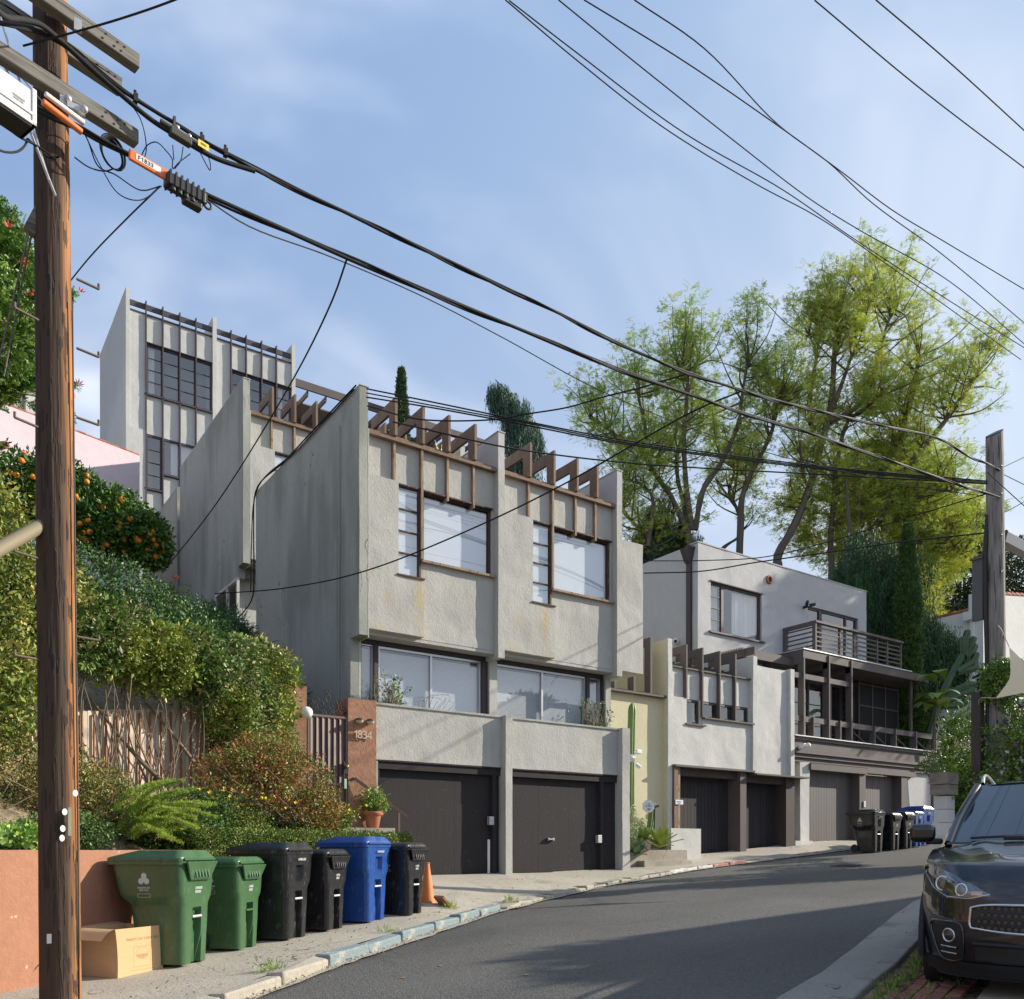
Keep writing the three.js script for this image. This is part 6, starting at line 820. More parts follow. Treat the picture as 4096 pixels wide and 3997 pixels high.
function weeper(label, trunk, es, n, seed, cs) { const t = thing('weeping_conifer', label, 'tree'); part('trunk', trunk.map((p, i) => limb(p, 0.09, 0.015, 12, 6, i)), barkM, t); const e = es.map(q => ellip(P(q[0], q[1], q[2]), q[3], q[4], q[5], 0.5, 2.5)); scatter(t, 'crown', hang, LMdark, n, seed, r => ({ p: e[Math.floor(r() * e.length)](r), s: 0.7 + 0.7 * r(), q: upright(r, 0.18), c: tone(r, cs, 0.3) })); }
weeper('drooping blue-green conifer behind the middle fin of the front block', [[P(17.4, 11, 24.4), P(17.35, 14, 24.4), P(17.1, 16.2, 24.5), P(16.5, 16.7, 24.6)], [P(17.3, 13, 24.4), P(17.9, 15, 24.2)]], [[17.2, 15.6, 24.4, 0.4, 0.7, 0.5], [17.5, 14.4, 24.4, 0.7, 1.0, 0.7], [16.75, 16.4, 24.6, 0.5, 0.2, 0.3], [17.6, 12.8, 24.4, 0.95, 1.2, 0.8], [17.85, 15.1, 24.3, 0.3, 0.5, 0.3]], 620, 43, [[0.035, 0.075, 0.05], [0.05, 0.09, 0.06]]);
weeper('weeping conifer with hanging dark green sprays right of the grey house', [[P(31.2, 1, 18.6), P(31.3, 6, 18.6), P(31.0, 11, 18.6)], [P(31.2, 6, 18.6), P(33.2, 8.4, 18)], [P(31.2, 7, 18.6), P(32.4, 9.6, 18.2)]], [[31.0, 9.6, 18.7, 1.5, 2.3, 1.2], [32.2, 8.2, 18.3, 1.3, 1.5, 1.1], [33.4, 8.2, 17.8, 0.9, 0.8, 0.7], [30.2, 11.0, 19.2, 1.3, 1.7, 1.0], [31.6, 6.2, 18.4, 1.3, 1.6, 1.0], [29.5, 9, 19.4, 0.9, 2.2, 1.0]], 3600, 44, [[0.025, 0.06, 0.03], [0.045, 0.095, 0.03], [0.03, 0.075, 0.02]]);
weeper('dark weeping conifer behind the roof of the grey house', [[P(27, 8, 27), P(27.2, 13, 27), P(27.3, 15.8, 27)]], [[27.2, 14.2, 27.2, 1.2, 1.7, 1.0], [28.4, 13.5, 27.2, 1.4, 1.3, 1.0], [26.2, 13.0, 27.2, 1.0, 1.3, 1.0]], 1500, 45, [[0.018, 0.04, 0.02], [0.03, 0.06, 0.025]]);
const broad = [11, 12].map(s => sprig(s, 14, 0.2, 0.13, 0.06, 0.3));
function darkTree(label, c, es, n, seed, cs, geo = broad, mat = LMdark) { const t = thing('evergreen_tree', label, 'tree'), b = P(c[0], c[1], c[2]), gs = []; es.forEach((q, i) => gs.push(limb([b, b.clone().lerp(P(q[0], q[1], q[2]), 0.5).add(new THREE.Vector3(0.3, 0, 0.2)), P(q[0], q[1], q[2])], 0.25, 0.06, 12, 6, i))); part('trunk', gs, barkM, t); const e = es.map(q => ellip(P(q[0], q[1], q[2]), q[3], q[4], q[5], 0.4, 2.4)); scatter(t, 'crown', geo, mat, n, seed, r => ({ p: e[Math.floor(r() * e.length)](r), s: 0.9 + 0.9 * r(), c: tone(r, cs, 0.35) })); return t; }
darkTree('dark evergreen tree behind the grey utility pole', [45, 2, 24], [[43.5, 17.5, 24.5, 2.4, 2.2, 2], [45.5, 14.5, 24, 3.2, 2.6, 2.4], [48, 12.2, 23, 3.4, 2.6, 2.4], [43, 12.2, 24.5, 3, 2.6, 2.2], [41, 10.4, 24.5, 2.2, 2.2, 2], [50, 15, 23, 2.5, 2.4, 2.2], [46.5, 17.2, 24, 1.8, 1.6, 1.6]], 6000, 46, [[0.025, 0.045, 0.012], [0.045, 0.07, 0.018], [0.02, 0.035, 0.012]]);
// ---- climbing hedge over the board fence
const ovate = [[13, 9, 0.062, 0.034], [14, 7, 0.088, 0.045], [15, 13, 0.042, 0.024]].map(q => sprig(q[0], q[1], 0.085, q[2], q[3], 0.1)), small = [16, 17].map(s => sprig(s, 14, 0.06, 0.03, 0.018, 0.6)), round_ = [18, 19].map(s => sprig(s, 7, 0.09, 0.06, 0.06, 0.8));
const fenceAt = s => P(5.35 - 6.85 * s, 0, 14.6 - 3.0 * s);
const facing = (r, d, w = 0.8) => { const v = rs(r).multiplyScalar(w).add(d).normalize(); return new THREE.Quaternion().setFromUnitVectors(new THREE.Vector3(0, 0, 1), v).multiply(Q.setFromAxisAngle(new THREE.Vector3(0, 0, 1), r() * 6.28).clone()); };
{
  const t = thing('climbing_hedge', 'tangled leafy climbing hedge spilling over the cream board fence', 'hedge'), r = rng(61), gs = [];
  const topY = s => 3.82 + 0.16 * vn(s * 9, 1) + 0.1 * vn(s * 30, 2) - 1.0 * sstep(0.07, -0.06, s), botY = s => lerp(1.4, 2.65, sstep(0.14, 0.3, s)) - 0.7 * sstep(0.6, 0.75, s) + 0.35 * vn(s * 11, 7);
  scatter(t, 'foliage', ovate, LM, 16500, 62, q => { const s = 0.035 + 0.93 * q(), b = fenceAt(s), y0 = botY(s), y1 = topY(s), f = q(), y = lerp(y0, y1, Math.pow(f, 0.8)), bul = 0.25 + 0.42 * Math.sin(Math.PI * clamp(0.12 + 0.8 * (y - y0) / (y1 - y0))) + 0.22 * vn(s * 22, y * 2.2) + 0.12 * vn(s * 60, y * 5), d = q() < 0.7 ? bul * (0.75 + 0.25 * q()) : bul * q() - 0.2, out = new THREE.Vector3(0.4, 0.25, 0.92); if (vn(s * 40, y * 4, 3) > 0.45 && q() < 0.75) return { p: new THREE.Vector3(b.x, y1 - 0.1 + 0.15 * q(), b.z - 0.2 * q()), s: 0.8, c: tone(q, [[0.13, 0.2, 0.035]], 0.3) }; return { p: new THREE.Vector3(b.x + 0.4 * d, y + 0.03 * vn(s * 90, y * 9), b.z + 0.92 * d), s: 0.55 + 1.1 * q() * q() + 0.15 * q(), c: tone(q, vn(s * 14, y * 1.5, 9) > 0.1 ? [[0.19, 0.24, 0.04], [0.14, 0.2, 0.04], [0.28, 0.27, 0.07]] : [[0.09, 0.165, 0.035], [0.125, 0.2, 0.04], [0.045, 0.085, 0.02], [0.32, 0.28, 0.14]], 0.3) }; });
  for (let i = 0; i < 120; i++) { const s = r() * 0.95, b = fenceAt(s), o = 0.1 + 0.25 * r(), y = botY(s) + 0.2 + 0.8 * r(), x = (r() - 0.5) * 1.2, p0 = new THREE.Vector3(b.x + 0.4 * o, 1.0 + 0.5 * (1 - s) + 0.2 * r(), b.z + 0.92 * o), p2 = new THREE.Vector3(b.x + x + 0.4 * o, y, b.z - x * 0.44 + 0.92 * (o + 0.15 * r())); gs.push(limb([p0, p0.clone().lerp(p2, 0.5).add(rs(r).multiplyScalar(0.18)), p2], 0.008 + 0.012 * r() * r(), 0.004, 8, 4, i)); } for (let i = 0; i < 5; i++) { const s = 0.12 + 0.12 * i, b = fenceAt(s); gs.push(limb([0, 1, 2, 3].map(k => new THREE.Vector3(b.x + 0.2 - k * 0.35, 1.3 + k * 0.42 + 0.15 * r(), b.z + 0.35 + 0.1 * r())), 0.035, 0.018, 14, 6, i)); } part('stems', gs, canes, t);
  // ivy mound behind and above
  const iv = thing('ivy_mound', 'dense glossy ivy mound above the climbing hedge', 'ivy'), e = [[3.5, 4.35, 16.0, 1.5, 0.75, 1.0], [2.5, 4.7, 15.6, 1.3, 0.75, 0.9], [4.3, 4.15, 16.3, 0.9, 0.6, 0.8], [1.7, 4.55, 15.2, 0.9, 0.7, 0.8], [3.0, 3.9, 15.0, 1.6, 0.6, 0.7]].map(q => ellip(P(q[0], q[1], q[2]), q[3], q[4], q[5], 0.15)); scatter(iv, 'foliage', ovate, leafMat(0.25, 0.35), 5200, 63, q => ({ p: e[Math.floor(q() * e.length)](q), s: 0.65 + 0.5 * q(), q: facing(q, new THREE.Vector3(0.3, 0.5, 0.8), 0.9), c: tone(q, [[0.06, 0.12, 0.03], [0.085, 0.15, 0.04], [0.045, 0.09, 0.025]], 0.3) }));
  const ds = thing('dark_shrub', 'dark fine-leaved shrub under the side windows of the middle block', 'shrub'), e2 = [[4.9, 4.5, 17.2, 0.8, 0.75, 0.7], [5.4, 4.0, 17, 0.6, 0.7, 0.6], [5.6, 3.4, 16.4, 0.8, 0.4, 0.6]].map(q => ellip(P(q[0], q[1], q[2]), q[3], q[4], q[5], 0.25)); scatter(ds, 'foliage', needle, LMdark, 1500, 64, q => ({ p: e2[Math.floor(q() * e2.length)](q), s: 0.8 + 0.6 * q(), c: tone(q, [[0.05, 0.1, 0.04], [0.03, 0.07, 0.03]], 0.3) }));
  // yellowing vine left of the pole
  const yv = thing('yellowing_vine', 'yellow-green climbing vine at the left edge behind the pole', 'vine'), e3 = [[0.8, 3.5, 12.0, 0.55, 1.3, 0.6], [0.4, 3.9, 12.2, 0.7, 0.9, 0.6], [1.4, 3.7, 12.6, 0.6, 0.5, 0.5], [0.6, 2.4, 11.6, 0.7, 0.8, 0.5]].map(q => ellip(P(q[0], q[1], q[2]), q[3], q[4], q[5], 0.4, 3)); scatter(yv, 'foliage', ovate, LM, 4200, 65, q => ({ p: e3[Math.floor(q() * e3.length)](q), s: 0.8 + 0.8 * q(), c: tone(q, [[0.2, 0.22, 0.04], [0.13, 0.18, 0.04], [0.28, 0.25, 0.07], [0.09, 0.14, 0.03]], 0.3) })); const g2 = []; for (let i = 0; i < 14; i++) g2.push(limb([P(0.2 + 1.2 * r(), 0.8, 11.4), P(0.2 + 1.2 * r(), 2.2, 11.8 + 0.3 * r()), P(0.2 + 1.4 * r(), 4.2, 12)], 0.014, 0.005, 10, 4, i)); part('stems', g2, canes, yv);
}
// ---- garden shrubs in front of the fence
const flowerG = (n, rad, pr) => { const L = new Leaves(), m = new THREE.Matrix4(), q = new THREE.Quaternion(), one = new THREE.Vector3(1, 1, 1); for (let k = 0; k < n; k++) { q.setFromEuler(new THREE.Euler(0, k / n * 6.28, 0)).multiply(Q.setFromAxisAngle(new THREE.Vector3(1, 0, 0), 0.9)); m.compose(new THREE.Vector3(), q, one); L.add(leafShape(rad, pr, 0.2), m); } return L.build(); };
function shrub(name, label, cat, es, geos, mat, n, seed, cs, opt = {}) { const t = thing(name, label, cat), e = es.map(q => ellip(P(q[0], q[1], q[2]), q[3], q[4], q[5], opt.lump ?? 0.35, 2.6)); scatter(t, 'foliage', geos, mat, n, seed, r => ({ p: e[Math.floor(r() * e.length)](r), s: (opt.s ?? 0.8) * (0.75 + 0.6 * r()), q: opt.up ? upright(r, opt.up) : undefined, c: tone(r, cs, 0.3) })); if (opt.stems) { const r = rng(seed + 5), gs = []; for (let i = 0; i < opt.stems; i++) { const q = es[Math.floor(r() * es.length)], b = P(q[0] + (r() - 0.5) * q[3], q[1] - q[4] * 1.1, q[2]), p = e[0](r), z = e[Math.floor(r() * e.length)](r); gs.push(limb([b, b.clone().lerp(z, 0.5).add(rs(r).multiplyScalar(0.08)), z], 0.01, 0.004, 6, 4, i)); } part('stems', gs, canes, t); } return t; }
{
  const rb = shrub('rose_bush', 'rose bush with red-tinged leaves in front of the gate', 'shrub', [[3.9, 1.55, 12.15, 0.75, 0.5, 0.5], [4.7, 1.45, 12.4, 0.7, 0.5, 0.45], [4.3, 1.85, 12.5, 0.6, 0.4, 0.4], [5.2, 1.1, 12.8, 0.4, 0.4, 0.3]], ovate, LM, 2600, 71, [[0.12, 0.17, 0.03], [0.22, 0.09, 0.03], [0.28, 0.12, 0.04], [0.16, 0.2, 0.05]], { stems: 60, s: 0.62 });
  const fl = flowerG(7, 0.05, 0.03), pk = [[4.9, 1.55, 12.25], [5.1, 1.35, 12.3], [3.6, 1.3, 11.8], [5.35, 1.75, 12.7], [4.4, 1.95, 12.2]]; pk.forEach((p, i) => { const o = part('flower', fl, std(i % 2 ? [0.55, 0.08, 0.12] : [0.6, 0.22, 0.24], 0.7), rb); o.position.copy(P(...p)); o.rotation.set(0.7, i, 0.3); });
  shrub('olive_shrub', 'olive-green twiggy shrub left of the pole above the wall', 'shrub', [[0.7, 1.3, 11.4, 0.7, 0.6, 0.5], [1.45, 1.2, 11.4, 0.5, 0.45, 0.4], [0.1, 1.2, 11.0, 0.7, 0.6, 0.5], [1.9, 1.1, 11.5, 0.4, 0.4, 0.4]], small, LM, 2600, 72, [[0.16, 0.17, 0.045], [0.24, 0.22, 0.07], [0.1, 0.13, 0.035], [0.3, 0.2, 0.08]], { stems: 70, s: 1.0 });
  shrub('ground_cover', 'bright green clover with yellow flowers on the bank behind the clipped hedge', 'ground cover', [[3.2, 0.85, 12.0, 0.9, 0.3, 0.4], [4.3, 0.92, 12.8, 0.9, 0.32, 0.4], [5.3, 1.05, 13.5, 0.8, 0.35, 0.4], [2.5, 0.8, 11.5, 0.6, 0.25, 0.3]], small, LM, 4200, 73, [[0.105, 0.165, 0.025], [0.15, 0.21, 0.035], [0.075, 0.13, 0.022], [0.2, 0.2, 0.06]], { s: 1.15, lump: 0.3 });
  const yf = thing('oxalis_flowers', 'scattered small yellow flowers on the green bank', 'flowers'); yf.userData.kind = 'stuff'; scatter(yf, 'petals', [flowerG(5, 0.035, 0.025)], std([0.9, 0.9, 0.9], 0.7), 90, 74, r => { const f = r(); return { p: P(lerp(2.8, 6.4, f) + (r() - 0.5) * 0.5, 1.06 + 0.22 * r(), lerp(10.9, 13.6, f) + (r() - 0.5) * 0.7), s: 0.7 + 0.5 * r(), q: upright(r, 0.8), c: [0.75, 0.55, 0.03] }; });
  // clipped hedge along the wall top
  const ch = thing('clipped_hedge', 'low clipped box hedge running above the black bins to the garage', 'hedge'), A = P(2.75, 0, 10.95), B = P(7.3, -0.06, 13.9); scatter(ch, 'foliage', small, LM, 6500, 75, r => { const f = r(), c = A.clone().lerp(B, f), e = rs(r), w = 0.24, h = 0.21 + 0.03 * vn(f * 14, 3); const k = 0.75 + 0.3 * r() ; return { p: new THREE.Vector3(c.x + 0.55 * w * Math.sign(e.z) * Math.pow(Math.abs(e.z), 0.5) * k, 0.56 + h * Math.sign(e.y) * Math.pow(Math.abs(e.y), 0.5) * k, c.z + 0.84 * w * Math.sign(e.z) * Math.pow(Math.abs(e.z), 0.5) * k), s: 0.8 + 0.4 * r(), c: tone(r, [[0.09, 0.14, 0.025], [0.14, 0.2, 0.04], [0.06, 0.1, 0.02], [0.2, 0.2, 0.06]], 0.3) }; }); part('stems', Array.from({ length: 40 }, (_, i) => { const c = A.clone().lerp(B, i / 40); return limb([new THREE.Vector3(c.x, 0.35, c.z), new THREE.Vector3(c.x + 0.05, 0.5, c.z), new THREE.Vector3(c.x, 0.68, c.z)], 0.012, 0.005, 4, 4, i); }), twigM, ch);
  // foxtail fern: long bristly plumes
  const ff = thing('foxtail_fern', 'bright yellow-green foxtail fern with long plumes above the green bin', 'fern'), r = rng(76), pl = []; for (let i = 0; i < 34; i++) { const a = -0.9 + 2.0 * r(), L = 0.55 + 0.45 * r(), el = 0.15 + 0.9 * r(), b = P(1.9 + 0.5 * r(), 0.6 + 0.2 * r(), 10.75 + 0.3 * r()), d = new THREE.Vector3(Math.cos(a) * Math.cos(el), Math.sin(el), Math.sin(a) * Math.cos(el)); pl.push([b, b.clone().addScaledVector(d, L * 0.5).add(new THREE.Vector3(0, 0.1, 0)), b.clone().addScaledVector(d, L).add(new THREE.Vector3(0.08, -0.12, 0))]); } part('stems', pl.map((p, i) => limb(p, 0.006, 0.002, 8, 4, i)), twigM, ff); const cur = pl.map(p => new THREE.CatmullRomCurve3(p)); scatter(ff, 'foliage', [sprig(77, 16, 0.012, 0.045, 0.008, 0.2)], LMthin, 2600, 77, q => { const c = cur[Math.floor(q() * cur.length)], f = 0.15 + 0.85 * q(); return { p: c.getPoint(f).add(rs(q).multiplyScalar(0.008)), s: 1.15 - 0.55 * f, c: tone(q, [[0.3, 0.38, 0.04], [0.38, 0.44, 0.05], [0.2, 0.3, 0.04]], 0.2) }; });
  shrub('nasturtium', 'pale round-leaved nasturtium trailing over the wall left of the pole', 'plant', [[0.3, 0.62, 9.35, 0.5, 0.12, 0.2], [-0.3, 0.62, 8.8, 0.5, 0.12, 0.2], [0.9, 0.62, 9.85, 0.3, 0.1, 0.2]], round_, LM, 420, 78, [[0.2, 0.32, 0.1], [0.28, 0.38, 0.08], [0.15, 0.26, 0.08]], { up: 0.5, s: 0.8 });
  shrub('leafy_weeds', 'dark green weeds under the foxtail fern', 'plant', [[2.7, 0.75, 11.2, 0.6, 0.25, 0.35], [1.4, 0.7, 10.5, 0.5, 0.2, 0.3], [3.1, 1.05, 11.7, 0.5, 0.25, 0.3]], small, LM, 900, 79, [[0.05, 0.10, 0.022], [0.075, 0.125, 0.028]], { s: 1.1 });
  // pink rose spray above the ivy
  const pr = thing('pink_rose', 'pink rose on a thorny stem above the ivy', 'flower'); part('stem', limb([P(3.7, 4.6, 16.2), P(3.8, 5.0, 16.1), P(3.9, 5.35, 16.1)], 0.008, 0.004, 8, 4), twigM, pr); part('bloom', [0, 1, 2].map(k => flowerG(6 - k, 0.1 - 0.02 * k, 0.08).rotateY(k).translate(3.9, 5.36 + 0.015 * k, -16.1)), std([0.72, 0.28, 0.32], 0.7), pr); scatter(pr, 'leaves', ovate, LM, 24, 90, q => ({ p: P(3.85 + (q() - 0.5) * 0.5, 5.1 + 0.4 * (q() - 0.5), 16.15), s: 0.9, c: tone(q, [[0.1, 0.17, 0.03]], 0.3) }));
}
// ---- orange tree, each fruit its own piece
{
  const t = thing('orange_tree', 'orange tree full of ripe fruit in front of the pink house', 'tree'), es = [[3.9, 7.6, 20.5, 0.62, 0.7, 0.6], [3.5, 7.75, 20.7, 0.55, 0.65, 0.6], [4.35, 7.3, 20.2, 0.38, 0.5, 0.45], [2.75, 8.2, 20.8, 0.7, 0.6, 0.6], [1.9, 8.2, 20.9, 0.8, 0.7, 0.6], [3.3, 7.4, 20.3, 0.55, 0.5, 0.5]], e = es.map(q => ellip(P(q[0], q[1], q[2]), q[3], q[4], q[5], 0.3, 2.4)), b = P(3.5, 5.0, 20.6); part('trunk', es.map((q, i) => limb([b, b.clone().add(new THREE.Vector3(0.1, 1.3, 0)), P(q[0], q[1], q[2])], 0.1, 0.02, 10, 6, i)), barkM, t); scatter(t, 'crown', [31, 32].map(s => sprig(s, 12, 0.13, 0.1, 0.05, 0.2)), leafMat(0.2, 0.35), 2400, 81, r => ({ p: e[Math.floor(r() * e.length)](r), s: 0.8 + 0.5 * r(), c: tone(r, [[0.05, 0.11, 0.02], [0.08, 0.15, 0.025], [0.035, 0.08, 0.015]], 0.3) }));
  const fr = new THREE.SphereGeometry(0.058, 14, 10), om = [std([0.75, 0.22, 0.012], 0.5), std([0.8, 0.28, 0.02], 0.5)], r = rng(82); for (let i = 0; i < 64; i++) { const q = es[Math.floor(r() * es.length)], a = rs(r); a.z = Math.abs(a.z) * 0.9 + 0.3; a.normalize(); if (i < 26 && a.y > 0.2) a.y *= -0.6; const o = part('orange', fr, om[i % 2], t); o.position.set(q[0] + a.x * q[3] * 0.96, q[1] + a.y * q[4] * 0.96, -q[2] + a.z * q[5] * 0.98); o.scale.setScalar(0.85 + 0.35 * r()); }
}
// ---- flame-flowered vine tree at the top left
{
  const t = thing('flame_vine', 'tall leafy vine with orange-red flower clusters at the top left', 'vine'), es = [[0.85, 7.4, 12.3, 0.42, 0.8, 0.5], [0.5, 7.0, 12.2, 0.7, 0.9, 0.6], [0.85, 6.6, 12.2, 0.34, 0.55, 0.5], [0.5, 8.0, 12.4, 0.45, 0.5, 0.5]], e = es.map(q => ellip(P(q[0], q[1], q[2]), q[3], q[4], q[5], 0.4, 3)); scatter(t, 'foliage', [33, 34].map(s => frond(s, 5, 0.1, 0.16, 0.045, 0.02, 0.3)), LM, 3000, 83, r => ({ p: e[Math.floor(r() * e.length)](r), s: 0.8 + 0.6 * r(), q: upright(r, 0.9), c: tone(r, [[0.1, 0.18, 0.035], [0.07, 0.14, 0.03], [0.16, 0.24, 0.05]], 0.3) }));
  const gs = [[P(1.0, 6.4, 12.2), P(1.5, 6.6, 12.1), P(1.72, 6.35, 12.1)], [P(1.1, 7.2, 12.2), P(1.55, 7.5, 12.1), P(1.75, 7.55, 12.1)], [P(1.0, 6.1, 12.1), P(1.5, 6.1, 12.1), P(1.7, 5.95, 12.1)], [P(0.8, 2, 12.2), P(0.8, 4, 12.2), P(0.7, 6, 12.2), P(0.8, 8, 12.3)]].map((p, i) => limb(p, i === 3 ? 0.04 : 0.008, 0.004, 10, 5, i)); part('stems', gs, twigM, t);
  scatter(t, 'spray', [frond(36, 5, 0.06, 0.13, 0.04, 0.018, 0.3)], LM, 60, 84, r => { const k = Math.floor(r() * 3), f = 0.4 + 0.6 * r(), a = [[1.0, 6.4], [1.1, 7.2], [1.0, 6.1]][k], b = [[1.72, 6.4], [1.75, 7.55], [1.7, 5.97]][k]; return { p: P(lerp(a[0], b[0], f), lerp(a[1], b[1], f) + 0.05 * (r() - 0.5), 12.1 + 0.06 * r()), s: 0.7 + 0.4 * r(), c: tone(r, [[0.1, 0.18, 0.04]], 0.3) }; });
  const tr = flowerG(8, 0.085, 0.018), fm = [std([0.8, 0.11, 0.02], 0.6), std([0.72, 0.06, 0.05], 0.6)], spots = [[0.75, 7.75, 11.75], [0.95, 7.9, 11.8], [1.1, 7.55, 11.8], [1.15, 7.95, 11.85], [0.7, 7.2, 11.75], [1.74, 6.38, 12.05], [1.76, 7.56, 12.05], [1.68, 6.2, 12.05], [0.75, 6.5, 11.7], [0.9, 6.7, 11.75], [0.65, 8.0, 11.8], [1.2, 7.2, 11.85]]; spots.forEach((p, i) => { const o = part('flower_cluster', tr, fm[i % 2], t); o.position.copy(P(...p)); o.rotation.set(0.9 * Math.sin(i * 2.3), i * 1.7, 0.5); });
}
// ================================================================ parked black SUV, nose towards us
{
  const th = -1.177, t = thing('parked_suv', 'black sport utility vehicle parked at the right edge facing the camera', 'car', null, P(6.90, -0.72, 2.92), th); t.scale.y = 1.1; t.rotation.order = 'YXZ'; t.rotation.x = 0.05;
  const paint = phys([0.012, 0.013, 0.017], 0.32, { metalness: 0.35, clearcoat: 1, clearcoatRoughness: 0.04 }), trim = std([0.022, 0.022, 0.023], 0.7), gloss = phys([0.008, 0.008, 0.009], 0.15, { clearcoat: 1 }), chrome = std([0.62, 0.62, 0.63], 0.16, { metalness: 1 }), glassD = phys([0.02, 0.025, 0.03], 0.03, { clearcoat: 1 }), lamp = phys([0.75, 0.78, 0.8], 0.1, { metalness: 0.8 });
  const pw = (xs, ys, x) => { if (x <= xs[0]) return ys[0]; for (let i = 1; i < xs.length; i++) if (x <= xs[i]) return lerp(ys[i - 1], ys[i], fade((x - xs[i - 1]) / (xs[i] - xs[i - 1])) * 0.5 + 0.5 * (x - xs[i - 1]) / (xs[i] - xs[i - 1])); return ys[ys.length - 1]; };
  const zf = (x, y) => { const a = Math.abs(x) / 0.93; return pw([0.2, 0.33, 0.48, 0.62, 0.76, 0.88, 0.97, 1.03], [-0.12, -0.03, 0, 0.0, -0.025, -0.07, -0.14, -0.24], y) - 0.16 * a * a - 0.40 * Math.pow(a, 6); };
  const V3 = (x, y, z) => new THREE.Vector3(x, y, z);
  const onF = (x, y, d = 0) => V3(x, y, zf(x, y) + d);
  // nose
  part('bumper', grid(60, 26, (a, b) => { const x = lerp(-0.925, 0.925, a), y = lerp(0.3, 0.99, b); return onF(x, y); }), paint, t); part('lower_bumper', grid(60, 6, (a, b) => onF(lerp(-0.915, 0.915, a), lerp(0.2, 0.305, b), 0.012)), trim, t); part('splitter', grid(40, 2, (a, b) => { const x = lerp(-0.8, 0.8, a); return V3(x, 0.19 + 0.02 * b, zf(x, 0.21) + 0.04 - 0.1 * b); }), trim, t);
  // bonnet with two pressed creases
  const hoodZ = (x, b) => lerp(zf(x, 0.99), -1.28 + 0.16 * x * x, b), hoodY = (x, b) => 0.99 + 0.15 * Math.pow(b, 0.62) - 0.075 * Math.pow(Math.abs(x) / 0.9, 3) * (0.4 + 0.6 * b) + 0.007 * Math.exp(-Math.pow((Math.abs(x) - lerp(0.34, 0.52, b)) / 0.07, 2)) * Math.min(1, b * 4) - 0.006 * Math.exp(-Math.pow((Math.abs(x) - lerp(0.48, 0.66, b)) / 0.08, 2));
  part('bonnet', grid(64, 28, (a, b) => { const x = lerp(-0.915, 0.915, a); return V3(x, hoodY(x, b), hoodZ(x, b)); }), paint, t);
  // sides with wheel arches
  const top = z => z > -1.28 ? hoodY(0.9, clamp((z - zf(0.9, 0.99)) / (-1.28 + 0.13 - zf(0.9, 0.99)))) : 1.06 + 0.02 * clamp((-1.28 - z) / 3), arch = z => { let y = 0.26; for (const w of [-0.88, -3.55]) { const d = Math.abs(z - w); if (d < 0.4) y = Math.max(y, 0.35 + Math.sqrt(0.16 - d * d)); } return y; }, sideX = (y, z) => 0.925 - 0.06 * Math.pow(clamp((0.5 - y) / 0.3), 2) - 0.03 * clamp((y - 0.8) / 0.3) - 0.03 * clamp((-3.9 - z) / 0.5) - 0.0;
  for (const s of [-1, 1]) {
    part('side', grid(90, 16, (a, b) => { const z = lerp(zf(0.925, 0.8), -4.38, a), y = lerp(arch(z), top(z), b); return V3(s * sideX(y, z), y, z); }), paint, t);
    part('arch_trim', [-0.88, -3.55].map(w => { const p = []; for (let k = 0; k <= 24; k++) { const an = -0.15 + (Math.PI + 0.3) * k / 24; p.push(V3(s * 0.925, 0.35 + 0.415 * Math.sin(an), w + 0.415 * Math.cos(an))); } return tube(p, 0.028, 40, 6); }), trim, t);
    for (const w of [-0.88, -3.55]) { const wh = new THREE.Group(); wh.name = 'wheel'; t.add(wh); wh.position.set(s * 0.82, 0.355, w); const pr = [[0.24, -0.11], [0.3, -0.118], [0.345, -0.105], [0.355, -0.07], [0.356, 0], [0.355, 0.07], [0.345, 0.105], [0.3, 0.118], [0.24, 0.11]].map(q => new THREE.Vector2(q[0], q[1])); mesh('tyre', new THREE.LatheGeometry(pr, 40).rotateZ(Math.PI / 2), M.rubber, wh); mesh('rim', [new THREE.CylinderGeometry(0.24, 0.24, 0.05, 30, 1, true).rotateZ(Math.PI / 2).translate(s * 0.07, 0, 0), ...[0, 1, 2, 3, 4].map(k => new THREE.BoxGeometry(0.03, 0.22, 0.07).translate(0, 0.12, 0).rotateX(k * 1.2566).translate(s * 0.09, 0, 0))], M.alu, wh); mesh('brake_disc', new THREE.CylinderGeometry(0.16, 0.16, 0.02, 24).rotateZ(Math.PI / 2).translate(s * 0.03, 0, 0), M.steel, wh); }
    part('wheel_well', [-0.88, -3.55].map(w => new THREE.CylinderGeometry(0.4, 0.4, 0.36, 24, 1, true, 0, Math.PI).rotateX(Math.PI / 2).rotateY(Math.PI / 2).translate(s * 0.74, 0.35, w)), M.black, t);
    // headlamp: dark housing, two ringed projectors, clear cover
    const yl = x => pw([0.4, 0.55, 0.7, 0.8, 0.9], [0.79, 0.755, 0.76, 0.8, 0.9], x), yh = x => pw([0.4, 0.55, 0.7, 0.8, 0.9], [0.80, 0.87, 0.935, 0.965, 0.98], x), hl = new THREE.Group(); hl.name = 'headlight'; t.add(hl);
    mesh('housing', grid(24, 10, (a, b) => { const x = lerp(0.4, 0.9, a); return onF(s * x, lerp(yl(x), yh(x), b), 0.004); }), std([0.05, 0.052, 0.056], 0.3, { metalness: 0.5 }), hl);
